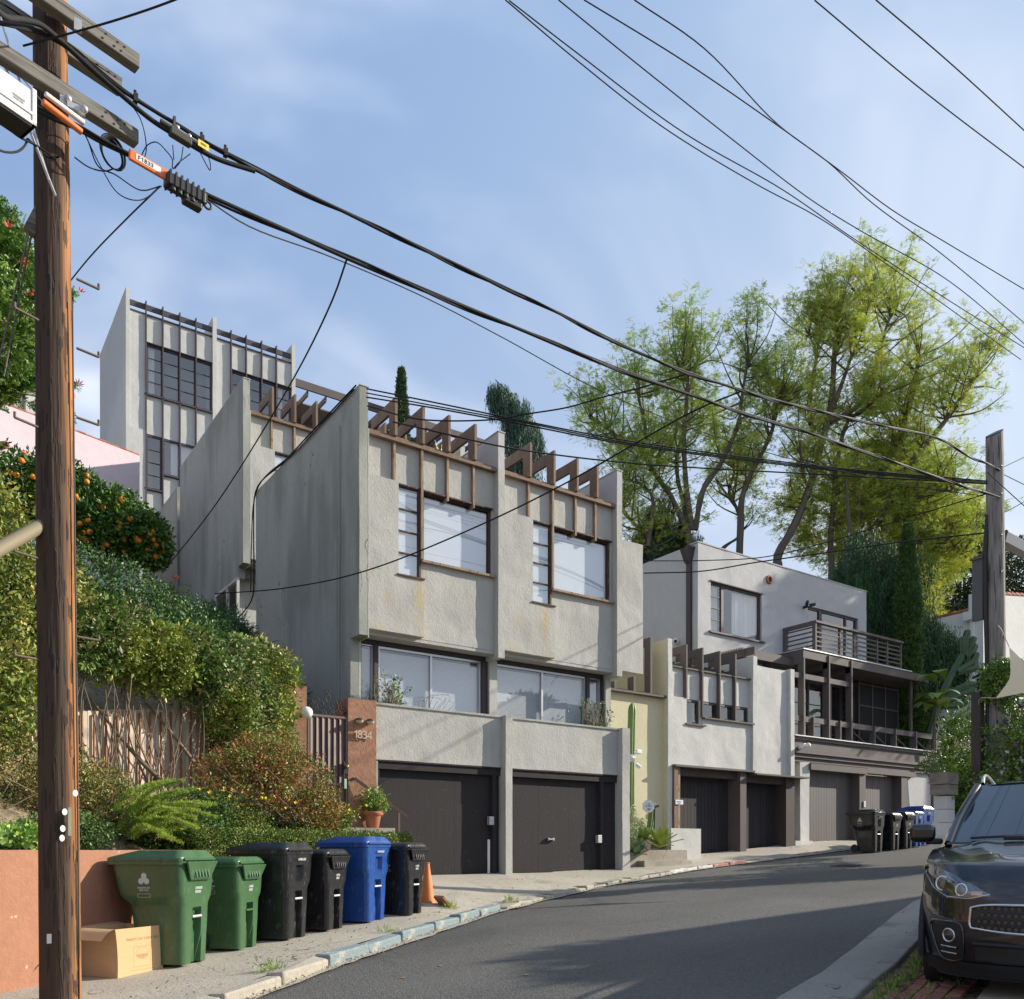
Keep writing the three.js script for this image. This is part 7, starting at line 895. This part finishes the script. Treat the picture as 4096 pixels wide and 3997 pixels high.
    for (const [x, y, r] of [[0.60, 0.82, 0.042], [0.745, 0.855, 0.05]]) { const p = onF(s * x, y, 0.008), q = new THREE.Quaternion().setFromUnitVectors(V3(0, 0, 1), V3(s * 0.35, 0.2, 1).normalize()), g1 = new THREE.TorusGeometry(r, 0.008, 8, 24).applyQuaternion(q).translate(p.x, p.y, p.z), g2 = new THREE.SphereGeometry(r * 0.8, 16, 10).scale(1, 1, 0.35).applyQuaternion(q).translate(p.x, p.y, p.z); mesh('ring', g1, lamp, hl); mesh('projector', g2, phys([0.08, 0.09, 0.1], 0.05, { clearcoat: 1 }), hl); }
    mesh('turn_signal', grid(5, 3, (a, b) => onF(s * lerp(0.45, 0.53, a), lerp(0.785, 0.815, b), 0.009)), std([0.5, 0.28, 0.14], 0.4), hl); mesh('chrome_strip', tube(Array.from({ length: 14 }, (_, i) => { const x = lerp(0.4, 0.9, i / 13); return onF(s * x, yl(x) + 0.006, 0.01); }), 0.005, 30, 5), chrome, hl);
    mesh('cover', grid(24, 10, (a, b) => { const x = lerp(0.395, 0.905, a), k = 0.018 * Math.sin(Math.PI * b) * Math.sin(Math.PI * a); return onF(s * x, lerp(yl(x) - 0.004, yh(x) + 0.004, b), 0.022 + k); }), M.glass, hl);
    // fog lamp recess
    const fg = new THREE.Group(); fg.name = 'fog_lamp'; t.add(fg); const fy = [0.315, 0.56], fx = y => [lerp(0.60, 0.585, (y - 0.315) / 0.245), lerp(0.75, 0.83, (y - 0.315) / 0.245)]; mesh('recess', grid(10, 10, (a, b) => { const y = lerp(...fy, b), [x0, x1] = fx(y); return onF(s * lerp(x0, x1, a), y, 0.005); }), M.black, fg); const fp = onF(s * 0.69, 0.49, 0.015); mesh('ring', new THREE.TorusGeometry(0.046, 0.009, 8, 24).rotateY(s * 0.45).translate(fp.x, fp.y, fp.z), chrome, fg); mesh('lens', new THREE.SphereGeometry(0.04, 16, 8).scale(1, 1, 0.3).rotateY(s * 0.45).translate(fp.x, fp.y, fp.z), glassD, fg);
    for (const y of [0.405, 0.36]) mesh('slat', tube([0.63, 0.69, 0.75].map(x => onF(s * x, y, 0.014)), 0.008, 10, 6), chrome, fg); mesh('rim', tube([[0.595, 0.32], [0.585, 0.45], [0.6, 0.57], [0.72, 0.585], [0.835, 0.56], [0.81, 0.44], [0.75, 0.32], [0.66, 0.3], [0.595, 0.32]].map(q => onF(s * q[0], q[1], 0.006)), 0.012, 50, 6), gloss, fg);
    // mirror, pillar, side glass, roof rail
    const mi = new THREE.Group(); mi.name = 'mirror'; t.add(mi); mesh('shell', new RoundedBoxGeometry(0.22, 0.16, 0.14, 4, 0.055).translate(s * 1.03, 1.19, -1.42), paint, mi); mesh('arm', new RoundedBoxGeometry(0.14, 0.05, 0.08, 2, 0.02).translate(s * 0.93, 1.12, -1.42), trim, mi);
    const A = [V3(s * 0.80, 1.1, -1.28), V3(s * 0.74, 1.32, -1.66), V3(s * 0.62, 1.58, -2.1)]; part('windscreen_pillar', tube(A, 0.035, 20, 8), paint, t); part('side_window', grid(20, 6, (a, b) => { const z = lerp(-1.45, -3.7, a), y = lerp(1.06, 1.53 - 0.5 * Math.pow(clamp((z + 2.0) / 0.6), 2) * 0.9 - 0.1 * clamp((-3.2 - z) / 0.6), b); return V3(s * (0.89 - 0.5 * (y - 1.06)), y, z); }), glassD, t); part('roof_rail', [tube([V3(s * 0.58, 1.6, -2.15), V3(s * 0.585, 1.66, -2.3), V3(s * 0.59, 1.67, -3.2), V3(s * 0.58, 1.61, -4.0)], 0.018, 24, 6)], chrome, t); part('door_handle', new RoundedBoxGeometry(0.03, 0.03, 0.2, 2, 0.012).translate(s * 0.925, 0.94, -2.4), paint, t);
  }
  // windscreen, roof, tail
  const ws = (a, b) => { const k = lerp(0.80, 0.60, b), x = lerp(-k, k, a), c = 1 - Math.pow(x / k, 2); return V3(x, lerp(1.1, 1.585, b) + 0.02 * c, lerp(-1.3, -2.12, b) + 0.13 * c); };
  part('windscreen', grid(30, 14, ws), phys([0.03, 0.04, 0.05], 0.02, { clearcoat: 1, ior: 1.6 }), t, 'dark windscreen reflecting the sky'); part('roof', grid(24, 16, (a, b) => { const k = lerp(0.61, 0.58, b), x = lerp(-k, k, a); return V3(x, 1.585 + 0.05 * Math.sin(Math.PI * clamp(0.15 + 0.6 * b)) - 0.05 * Math.pow(x / k, 4) - 0.09 * b * b, lerp(-2.1, -4.15, b) + 0.13 * (1 - Math.pow(x / k, 2)) * (1 - b)); }), paint, t); part('tail', grid(10, 10, (a, b) => V3(lerp(-0.86, 0.86, a) * lerp(1, 0.68, b), lerp(0.3, 1.5, b), -4.38 + 0.24 * b * b)), paint, t); part('cowl', grid(20, 3, (a, b) => { const x = lerp(-0.8, 0.8, a); return V3(x, lerp(1.105, 1.12, b), -1.24 + 0.15 * x * x - 0.12 * b + 0.1 * (1 - x * x)); }), trim, t);
  part('floor_pan', bx(-0.8, 0.8, 0.24, 0.28, 0.4, 4.2), M.black, t);
  part('wiper', [tube([V3(-0.62, 1.15, -1.28), V3(-0.3, 1.165, -1.22), V3(0.05, 1.17, -1.2)], 0.011, 16, 5), tube([V3(0.1, 1.16, -1.2), V3(0.4, 1.17, -1.23), V3(0.66, 1.16, -1.3)], 0.011, 16, 5), new RoundedBoxGeometry(0.16, 0.035, 0.05, 2, 0.012).translate(-0.28, 1.155, -1.17)], M.black, t);
  // grille
  const gr = new THREE.Group(); gr.name = 'grille'; t.add(gr); const gy = (x) => { const a = Math.abs(x) / 0.54; return [0.535 + 0.03 * Math.pow(a, 3), 0.735 - 0.01 * a - 0.03 * Math.pow(a, 8)]; };
  mesh('backing', grid(30, 6, (a, b) => { const x = lerp(-0.53, 0.53, a), y = gy(x); return onF(x, lerp(y[0], y[1], b), 0.004); }), M.black, gr); const hex = []; for (let i = -11; i <= 11; i++) for (let j = 0; j < 4; j++) { const x = i * 0.045 + (j % 2) * 0.022, y = 0.565 + j * 0.046; if (Math.abs(x) < 0.49) { const p = onF(x, y, 0.008); hex.push(new THREE.CylinderGeometry(0.016, 0.02, 0.012, 6).rotateX(Math.PI / 2).translate(p.x, p.y, p.z)); } } mesh('mesh', hex, std([0.09, 0.09, 0.095], 0.25, { metalness: 0.9 }), gr);
  const rim = []; for (let i = 0; i <= 24; i++) { const x = lerp(-0.53, 0.53, i / 24); rim.push(onF(x, gy(x)[1], 0.012)); } for (let i = 24; i >= 0; i--) { const x = lerp(-0.53, 0.53, i / 24); rim.push(onF(x, gy(x)[0], 0.012)); } rim.push(rim[0].clone()); mesh('chrome_rim', tube(rim, 0.011, 120, 6), chrome, gr); part('lower_grille', grid(24, 4, (a, b) => onF(lerp(-0.5, 0.5, a), lerp(0.33, 0.43, b), 0.005)), M.black, t); part('bumper_crease', tube(Array.from({ length: 15 }, (_, i) => onF(lerp(-0.52, 0.52, i / 14), 0.45, 0.004)), 0.014, 30, 6), trim, t);
}
// ================================================================ right side of the street and what stands outside the frame there
{
  const capM = std([1, 1, 1], 0.95, { map: tex(128, 0.8, (x, y) => mul([0.24, 0.21, 0.165], 1 + 0.35 * fbm(x * 6, y * 9, 4, [6, 9]))) }), t = thing('block_pillar', 'white block pillar with a wooden cap beyond the parked car', 'pillar'), wb = [[0.66, 0.65, 0.61], [0.6, 0.59, 0.56], [0.7, 0.69, 0.66]].map(c => std(c, 0.85));
  for (let i = 0; i < 5; i++) part('block', plaster(18.55, 18.87, 0.22 + i * 0.295, 0.505 + i * 0.295, 9.95, 10.23, 0.006, 0.08), wb[i % 3], t); part('cap_board', plaster(18.5, 18.92, 1.71, 1.93, 9.9, 10.3, 0.01, 0.08), capM, t); part('cap_board', plaster(18.49, 18.93, 1.945, 2.2, 9.89, 10.31, 0.014, 0.08), capM, t); part('lettering', text('33', 0.055, fontB, 0.003).rotateY(-0.45).translate(18.7, 1.6, -9.925), M.black, t);
  const dp = thing('dark_post', 'dark timber post with a small floodlight among the vines', 'post'); part('post', plaster(19.28, 19.48, 0.3, 4.0, 9.6, 9.8, 0.004), M.darkWood, dp); part('floodlight', [rod(P(19.38, 4.0, 9.7), P(19.38, 4.3, 9.7), 0.03), bar(P(19.3, 4.32, 9.75), P(19.62, 4.5, 9.55), 0.16, 0.05)], M.black, dp);
  const sail = thing('shade_sail', 'cream shade sail stretched from the grey pole at the right edge', 'shade sail'), A = P(17.8, 4.51, 8.3), B = P(17.58, 3.5, 8.45), C = P(18.9, 3.6, 7.5); part('cloth', grid(24, 24, (a, b) => { const p = A.clone().multiplyScalar((1 - a) * 1).addScaledVector(B, a * (1 - b)).addScaledVector(C, a * b), c = A.clone().add(B).add(C).multiplyScalar(1 / 3), e = Math.max(Math.sin(Math.PI * a) * (1 - Math.sin(Math.PI * b)) , Math.sin(Math.PI * b) * a * a * 0.9) * 0.32; p.lerp(c, e * 0.9); p.y -= 0.05 * Math.sin(Math.PI * a); return p; }), phys([0.72, 0.64, 0.48], 0.9, { transmission: 0.25, thickness: 0 }), sail); part('rope', [tube([A, P(17.72, 4.75, 8.36), P(19.45, 5.4, 9.3)], 0.008, 12, 4), tube([B, P(18.5, 3.7, 9.2), P(19.3, 3.7, 9.65)], 0.008, 12, 4)], std([0.5, 0.45, 0.38], 0.9), sail);
  // vines with purple and white flowers
  const v = thing('flowering_vine', 'vine wall with purple and white blossoms behind the parked car', 'vine'), es = [[20.1, 3.0, 9.3, 0.8, 0.9, 0.7], [20.9, 2.6, 9.0, 0.9, 1.0, 0.8], [19.8, 1.9, 9.5, 0.7, 0.8, 0.6], [21.4, 1.8, 9.2, 1.0, 1.1, 0.8], [19.6, 4.2, 9.3, 0.45, 0.5, 0.4]], e = es.map(q => ellip(P(q[0], q[1], q[2]), q[3], q[4], q[5], 0.35, 2.4)); scatter(v, 'foliage', ovate, LM, 3400, 91, r => ({ p: e[Math.floor(r() * e.length)](r), s: 0.9 + 0.8 * r(), c: tone(r, [[0.1, 0.18, 0.04], [0.06, 0.12, 0.03], [0.2, 0.28, 0.05]], 0.3) })); scatter(v, 'blossom', [flowerG(6, 0.05, 0.04)], std([0.95, 0.95, 0.95], 0.7), 520, 92, r => { const p = e[Math.floor(r() * 4)](r); return { p: p.add(new THREE.Vector3(-0.1, 0, 0.1)), s: 0.7 + 0.7 * r(), c: r() < 0.55 ? [0.16, 0.05, 0.26] : [0.6, 0.56, 0.62] }; }); part('stems', Array.from({ length: 16 }, (_, i) => limb([P(19.6 + i * 0.12, 0.4, 9.4), P(19.7 + i * 0.1, 1.8, 9.3), P(19.6 + i * 0.1, 3.2, 9.2)], 0.025, 0.01, 8, 5, i)), canes, v);
  shrub('ivy_bush', 'dark leafy bush with bright green shoots left of the dark post', 'shrub', [[20.3, 2.7, 10.6, 0.45, 1.2, 0.45], [20.0, 1.7, 10.3, 0.6, 0.7, 0.5], [19.6, 1.5, 10.1, 0.4, 0.6, 0.4]], ovate, LM, 1500, 93, [[0.1, 0.18, 0.03], [0.22, 0.3, 0.04], [0.05, 0.1, 0.02]], { s: 1.1 });
  const hb = shrub('red_flowered_shrub', 'shrub with red flowers at the end of the terrace railing', 'shrub', [[24.6, 3.0, 13.3, 0.9, 0.4, 0.5], [23.8, 2.7, 12.5, 0.9, 0.5, 0.5], [22.4, 2.5, 11.4, 0.8, 0.6, 0.5], [21.4, 2.1, 10.9, 0.6, 0.5, 0.4]], small, LM, 1900, 94, [[0.09, 0.14, 0.04], [0.13, 0.18, 0.05], [0.06, 0.1, 0.03]], { stems: 50, s: 1.3 }); [[24.2, 3.25, 13.3], [24.5, 3.35, 13.0], [24.0, 3.1, 13.4], [25.0, 3.6, 13.2], [24.3, 3.1, 13.0], [24.9, 3.45, 13.1]].forEach((p, i) => { const o = part('flower', flowerG(6, 0.09, 0.07), std([0.6, 0.02, 0.06], 0.6), hb); o.position.copy(P(...p)); o.rotation.set(0.8, i, 0.2); });
  // candelabra cactus
  const eu = thing('candelabra_cactus', 'branching candelabra cactus in front of the white house', 'cactus'), em = std([0.055, 0.10, 0.045], 0.6), stems = [[[29.93, 4.0, 16.9], [30.38, 5.9, 16.58], [30.69, 6.71, 16.36], [30.97, 7.34, 16.17], [31.13, 7.64, 16.06]], [[31.13, 7.5, 16.06], [31.16, 8.03, 16.02], [31.22, 8.45, 15.97]], [[31.1, 7.5, 16.08], [31.05, 7.9, 16.1], [31.08, 8.2, 16.08]], [[31.15, 7.54, 16.05], [31.32, 7.9, 15.92], [31.41, 8.2, 15.86]], [[31.15, 7.5, 16.05], [31.4, 7.7, 15.9], [31.5, 7.95, 15.86]], [[30.9, 6.94, 16.22], [31.18, 7.13, 16.02], [31.39, 7.3, 15.88], [31.51, 7.64, 15.79]], [[30.9, 6.92, 16.22], [31.22, 7.0, 16.0], [31.58, 7.09, 15.74]], [[30.52, 5.85, 16.49], [30.87, 6.24, 16.24], [31.18, 6.41, 16.02], [31.6, 6.47, 15.73]], [[30.55, 5.8, 16.46], [30.97, 6.07, 16.17], [31.46, 6.32, 15.83]], [[30.45, 5.7, 16.53], [30.8, 5.7, 16.29], [31.11, 5.79, 16.07], [31.24, 6.07, 15.98]]];
  stems.forEach((p, i) => part(i ? 'branch' : 'trunk', (() => { const c = new THREE.CatmullRomCurve3(p.map(q => P(...q))), n = 20, fr = c.computeFrenetFrames(n), ps = c.getPoints(n); return grid(20, n, (a, b) => { const k = Math.round(b * n), an = a * 6.2832, r = 0.1 * (1 + 0.28 * Math.cos(an * 5)) * (b > 0.9 ? Math.sqrt(Math.max(0.02, 1 - Math.pow((b - 0.9) / 0.1, 2))) : 1) * (1 + 0.05 * Math.sin(k * 1.7)); return ps[k].clone().addScaledVector(fr.normals[k], Math.cos(an) * r).addScaledVector(fr.binormals[k], Math.sin(an) * r); }); })(), em, eu));
  // big-leaved plant beside it
  const bl = thing('big_leaf_plant', 'large-leaved plant with sunlit leaves right of the balcony slab', 'plant'), bm = leafMat(0.4, 0.5), rr = rng(95); part('stem', limb([P(29.4, 1.5, 16.3), P(29.3, 4, 16.2), P(29.2, 6.3, 16)], 0.06, 0.03, 12, 6), twigM, bl); for (let i = 0; i < 16; i++) { const a = rr() * 6.28, y = 5.4 + 1.3 * rr(), L = 0.7 + 0.3 * rr(), g = grid(6, 8, (u, w) => new THREE.Vector3((u - 0.5) * 0.5 * Math.sin(Math.PI * Math.pow(w, 0.75)), 0.25 * Math.sin(w * 2.4) - 0.28 * w * w, L * w)); const o = part('leaf', g, bm, bl); bm.color = rgb(0.24, 0.36, 0.05); o.position.copy(P(29.2 + 0.2 * (rr() - 0.5), y, 16)); o.rotation.y = a; }
  // dark board fence behind
  const df = thing('dark_fence', 'dark board fence behind the cactus', 'fence'); for (let i = 0; i < 26; i++) part('board', bx(31.4 + i * 0.2, 31.58 + i * 0.2, 0.8, 4.9 + 0.02 * (i % 3), 17.5, 17.54), M.darkWood, df); part('post', bx(31.4, 36.6, 1.2, 1.32, 17.55, 17.62), M.darkWood, df); part('post', bx(31.4, 36.6, 4.3, 4.42, 17.55, 17.62), M.darkWood, df);
}
// ---- plants by the cream wall
{
  const em = std([0.14, 0.22, 0.05], 0.55), col = (pts, r, name, label) => { const t = thing('column_cactus', label, 'cactus'), c = new THREE.CatmullRomCurve3(pts.map(q => P(...q))), n = 40, ps = c.getPoints(n); part('stem', grid(24, n, (a, b) => { const k = Math.round(b * n), an = a * 6.2832, rad = r * (1 + 0.22 * Math.cos(an * 6)) * (b > 0.94 ? Math.sqrt(Math.max(0.01, 1 - Math.pow((b - 0.94) / 0.06, 2))) : 1) * (1 + 0.06 * vn(k * 0.4, r * 90)); return new THREE.Vector3(ps[k].x + Math.cos(an) * rad, ps[k].y, ps[k].z + Math.sin(an) * rad); }), em, t); };
  col([[14.62, 0.4, 15.75], [14.56, 1.6, 15.72], [14.58, 3, 15.72], [14.62, 4.15, 15.72]], 0.085, '', 'tall green column cactus in front of the cream wall'); col([[14.05, 0.3, 15.85], [14.0, 2, 15.85], [14.02, 3.45, 15.85]], 0.075, '', 'shorter column cactus half hidden behind the garage pilaster'); col([[15.55, 0.9, 16.1], [15.62, 1.4, 16.08], [15.66, 1.72, 16.06]], 0.07, '', 'stubby cactus beside the octagonal sign'); col([[15.7, 5.2, 17.6], [15.72, 6.0, 17.6], [15.8, 6.4, 17.6]], 0.09, '', 'cactus tip above the timber screen posts');
  const sg = thing('yard_sign', 'white octagonal security sign on a stake beside the cream wall', 'sign'); part('plate', new THREE.CylinderGeometry(0.17, 0.17, 0.012, 8).rotateX(Math.PI / 2).rotateZ(Math.PI / 8).rotateY(-0.4).translate(15.2, 1.6, -15.75), M.white, sg); part('print', [glyphs([8], 0.03, 2), glyphs([6, 5], 0.02, 4).translate(0, -0.06, 0), glyphs([5], 0.02, 9).translate(0, 0.06, 0)].map(g => g.rotateY(-0.4).translate(15.2, 1.59, -15.735)), std([0.05, 0.08, 0.2], 0.6), sg); part('stake', [rod(P(15.38, 0.6, 15.75), P(15.42, 1.6, 15.75), 0.02), rod(P(15.4, 1.58, 15.75), P(15.52, 1.62, 15.72), 0.03)], M.black, sg);
  const si = thing('door_sign', 'small white notice on the left garage post of the pale house', 'sign'); part('plate', bx(16.7, 16.98, 1.72, 1.84, 16.27, 16.29), M.white, si); part('print', [glyphs([8], 0.032, 3).translate(16.84, 1.78, -16.262), glyphs([6], 0.022, 5).translate(16.84, 1.74, -16.262)], std([0.25, 0.3, 0.5], 0.6), si);
  const r = rng(96), agave = (label, x, y, v, n, L, cs) => { const t = thing('agave', label, 'plant', 'agaves by the planter'), m = leafMat(0.15, 0.45); m.color = rgb(...cs); for (let i = 0; i < n; i++) { const a = i * 2.4, el = 0.35 + 0.9 * (i / n), l = L * (0.75 + 0.4 * r()), g = grid(4, 8, (u, w) => new THREE.Vector3((u - 0.5) * 0.16 * Math.pow(Math.sin(Math.PI * Math.min(0.98, 0.18 + 0.8 * w)), 0.8), Math.sin(el) * l * w + 0.04 * Math.abs(u - 0.5) - 0.12 * w * w * (1 - i / n), Math.cos(el) * l * w)); const o = part('leaf', g, m, t); o.position.copy(P(x, y, v)); o.rotation.y = a; } };
  agave('blue-green agave beside the garage pilaster', 14.0, 0.35, 14.95, 18, 0.55, [0.14, 0.22, 0.11]); agave('upright yellow-green agave in front of the planter', 14.75, 0.55, 14.9, 20, 0.6, [0.28, 0.36, 0.06]); agave('small yellow-green agave between the other two', 14.4, 0.7, 15.1, 14, 0.42, [0.24, 0.33, 0.07]);
  shrub('silvery_shrub', 'silvery grey-green shrub beside the garage pilaster', 'shrub', [[14.0, 1.15, 15.3, 0.35, 0.4, 0.25], [14.45, 0.95, 15.4, 0.35, 0.3, 0.2], [13.9, 0.8, 15.1, 0.25, 0.3, 0.2]], small, LM, 900, 97, [[0.28, 0.31, 0.2], [0.22, 0.27, 0.13]], { s: 1.1, stems: 25 });
  shrub('fern_plant', 'wispy fern behind the garage pilaster', 'plant', [[14.05, 2.2, 15.95, 0.22, 0.35, 0.15]], needle, LM, 110, 98, [[0.08, 0.14, 0.04]], { s: 0.8 });
  const fl = thing('wall_floodlight', 'white twin floodlight on the right garage pilaster', 'lamp'); part('head', [bx(13.7, 13.82, 2.62, 2.72, 14.74, 14.84, 0.02), bx(13.82, 13.98, 2.74, 2.84, 14.7, 14.8, 0.02), rod(P(13.66, 2.6, 14.85), P(13.82, 2.6, 14.8), 0.05), rod(P(13.86, 2.5, 14.78), P(13.94, 2.42, 14.72), 0.05)], M.white, fl);
  // potted plant by the gate pillar, plants on the parapet
  const pot = thing('flower_pot', 'terracotta pot with a leafy plant at the foot of the number pillar', 'pot'); part('pot', new THREE.LatheGeometry([[0, 0], [0.11, 0], [0.15, 0.24], [0.19, 0.25], [0.195, 0.31], [0.17, 0.31], [0.16, 0.27], [0, 0.27]].map(q => new THREE.Vector2(q[0], q[1])), 28).translate(7.0, 0.9, -14.5), std([0.42, 0.15, 0.075], 0.8), pot); const pe = ellip(P(7.05, 1.38, 14.5), 0.2, 0.24, 0.18, 0.4, 3); scatter(pot, 'foliage', ovate, LM, 190, 99, q => ({ p: pe(q), s: 0.65 + 0.4 * q(), c: tone(q, [[0.16, 0.24, 0.05], [0.24, 0.3, 0.08]], 0.3) })); part('stems', Array.from({ length: 12 }, (_, i) => limb([P(7.0, 1.15, 14.5), P(7.05 + 0.02 * i, 1.35, 14.47), pe(r)], 0.008, 0.004, 6, 4, i)), canes, pot);
  const jade = (label, x, n, w, dry) => { const t = thing('jade_plant', label, 'plant', 'plants on the garage parapet'), v = 15.2, gs = [], tips = []; for (let i = 0; i < n; i++) { const b = P(x + (r() - 0.5) * w * 0.7, 3.1, v + (r() - 0.5) * 0.2), e = b.clone().add(new THREE.Vector3((r() - 0.5) * w, 0.3 + 0.55 * r(), (r() - 0.5) * 0.35)); gs.push(limb([b, b.clone().lerp(e, 0.5).add(rs(r).multiplyScalar(0.08)), e], 0.012, 0.005, 8, 5, i)); tips.push(e); } part('stems', gs, std([0.27, 0.21, 0.16], 0.9), t); scatter(t, 'foliage', [sprig(51, 9, 0.05, 0.045, 0.03, 0.5)], leafMat(0.1, 0.35), n * 4, 100 + n, q => { const e = tips[Math.floor(q() * tips.length)], k = q(); return { p: k < 0.5 ? e.clone().add(rs(q).multiplyScalar(0.05)) : P(x + (q() - 0.5) * w, 3.3 + 0.12 * q(), v + (q() - 0.5) * 0.25), s: 0.7 + 0.5 * q(), c: tone(q, [[0.1, 0.17, 0.06], [0.16, 0.22, 0.08], [0.05, 0.09, 0.045]], 0.3) }; }); };
  jade('straggly jade plant at the left end of the garage parapet', 7.7, 34, 0.6); jade('jade plant with pale stems at the right end of the garage parapet', 12.95, 34, 0.6);
  const dw = thing('dry_weed', 'dry arching weed stems on the garage parapet', 'plant'); part('stems', Array.from({ length: 9 }, (_, i) => limb([P(8.3 + 0.07 * i, 3.25, 15.15), P(8.35 + 0.1 * i, 3.5 + 0.05 * (i % 4), 15.15), P(8.5 + 0.12 * i * (i % 2 ? -1 : 1) * 0.5, 3.42 + 0.06 * (i % 3), 15.1)], 0.005, 0.003, 8, 4, i)), canes, dw);
  // roof-terrace plants above the middle fin
  shrub('roof_grass', 'dry grass tuft on the roof terrace behind the middle fin', 'plant', [[10.3, 9.5, 17.6, 0.25, 0.22, 0.5]], [sprig(52, 14, 0.04, 0.34, 0.012, 2.2)], LM, 26, 101, [[0.34, 0.32, 0.12], [0.22, 0.26, 0.08]], { up: 0.25, s: 1 });
  // tufts of grass in the cracks of the kerb
  for (const [u, v, y, lab] of [[2.9, 8.35, -0.72, 'grass tuft growing at the broken kerb near the carton'], [8.35, 11.95, -0.4, 'grass tuft growing in the kerb joint by the driveway'], [6.9, 11.6, -0.45, 'weeds at the foot of the clay paver'], [5.1, 10.0, -0.62, 'small weeds along the blue painted kerb']]) shrub('grass_tuft', lab, 'grass', [[u, y + 0.06, v, 0.14, 0.05, 0.1]], [sprig(53, 12, 0.05, 0.07, 0.009, 1.2)], LM, 14, 110 + Math.round(u * 7), [[0.2, 0.28, 0.05]], { up: 0.3, s: 0.9 });
  const gs = thing('kerb_grass', 'grass growing between the near kerb and the bricks', 'grass'); gs.userData.kind = 'stuff'; scatter(gs, 'blades', [sprig(54, 12, 0.05, 0.1, 0.01, 1.4), sprig(55, 8, 0.05, 0.05, 0.03, 0.8)], LM, 420, 120, q => { const u = 4.4 + 8 * q(), s0 = (poly(EDGE, u + 0.3) - poly(EDGE, u - 0.3)) / 0.6, n = Math.hypot(1, s0), d = 0.76 + 0.1 * (q() - 0.5) + (q() < 0.25 ? 0.5 * q() : 0); return { p: P(u + d * s0 / n, road(u) - DIP + 0.09, poly(EDGE, u) - d / n), s: 0.5 + 0.7 * q() * (0.5 + 0.5 * vn(u * 2, 4)), q: upright(q, 0.4), c: tone(q, [[0.09, 0.17, 0.03], [0.14, 0.22, 0.05]], 0.3) }; });
  // things lying about the road
  const lit = rng(130); [['leaf', 4.0, 7.6], ['leaf', 4.6, 7.9], ['leaf', 5.0, 6.9], ['leaf', 6.0, 8.6], ['leaf', 7.6, 8.2]].forEach(([n, u, v], i) => solo('fallen_leaf', new THREE.CircleGeometry(0.035, 6).scale(1, 0.6, 1).rotateX(-Math.PI / 2).rotateY(i).translate(u, roadAt(u, v) + 0.006, -v), std([0.32, 0.2, 0.1], 0.9), ['pale fallen leaf on the road nearest the kerb', 'pale fallen leaf on the road beside the blue kerb', 'pale fallen leaf low in the middle of the road', 'pale fallen leaf on the road before the driveway', 'pale fallen leaf farthest out on the road'][i], 'leaf'));
  const mh = thing('manhole_cover', 'round iron manhole cover in the road before the far bins', 'manhole'); part('cover', [new THREE.CylinderGeometry(0.36, 0.36, 0.03, 32), ...[-2, -1, 0, 1, 2].map(k => new THREE.BoxGeometry(0.5, 0.012, 0.04).translate(0, 0.018, k * 0.11))], M.iron, mh); mh.position.copy(P(18.2, roadAt(18.2, 12.2) - 0.006, 12.2)); mh.rotation.z = 0.065;
}
{ // leaf litter and grit gathered along the gutter and the pavement
  const t = thing('leaf_litter', 'dry leaf litter and grit along the hill-side gutter and pavement', 'litter'); t.userData.kind = 'stuff';
  const lf = new Leaves(); lf.add(leafShape(0.03, 0.018, 0.4, 0.3), new THREE.Matrix4().makeRotationX(-1.4)); const cols = [[0.22, 0.15, 0.07], [0.3, 0.23, 0.1], [0.14, 0.1, 0.06]];
  scatter(t, 'leaves', [lf.build()], std([1, 1, 1], 0.9), 620, 151, q => { const u = 1.5 + 16 * q() * q(), k = q() < 0.65, d = k ? 0.06 + 0.3 * q() * q() : -0.3 - 1.1 * q(); const v = poly(KERB, u) - d; return { p: P(u, k ? road(u) + 0.034 + 0.012 * vn(u * 0.5, v * 0.5) : road(u) + (u < 6.5 ? 0.142 : 0.1) + (u < 6.5 ? 0 : 0.12 * -d), v), s: 0.5 + 0.9 * q(), q: upright(q, 0.3), c: tone(q, cols, 0.3).map(x => x / 1.55) }; });
  scatter(t, 'grit', [new THREE.IcosahedronGeometry(0.008, 0)], std([1, 1, 1], 0.95), 900, 152, q => { const u = 1.5 + 20 * q(), v = poly(KERB, u) - 0.05 - 0.5 * q() * q(); return { p: P(u, road(u) + 0.034 + 0.012 * vn(u * 0.5, v * 0.5), v), s: 0.4 + 1.3 * q() * q(), c: [0.26, 0.24, 0.2] }; });
}
// ---- across the street, outside the frame: the house and trees that throw the shade on the road
{
  const t = thing('opposite_house', 'two-storey house across the street, outside the right edge', 'house'); part('wall', plaster(22.5, 33, 0.4, 6.6, -5, 3.1, 0.01, 0.6), M.stuccoWhite, t); part('roof', prism([[-0.4, 0], [8.5, 0], [4.05, 0.7]], 11.4).rotateY(Math.PI / 2).translate(22.1, 6.6, 5.4), M.roofTile[0], t);
  const lf = [[0.06, 0.1, 0.025], [0.09, 0.14, 0.03]];
  darkTree('broad tree across the street, outside the right edge', [19.5, 0.2, 2.6], [[21.2, 6.1, 2.6, 0.9, 0.6, 0.5], [21.9, 6.6, 1.4, 1.1, 0.6, 0.7], [20.6, 5.2, 0.6, 1.0, 0.6, 0.6]], 520, 141, lf); darkTree('tall tree up the street, outside the right edge', [43, 2.5, 12.4], [[42, 12.5, 12.6, 2.2, 2.0, 1.6], [43.5, 15, 12.2, 2.4, 2.2, 1.8], [41, 16.6, 13, 1.8, 1.5, 1.4]], 1500, 142, lf);
}
renderer.render(scene, camera);
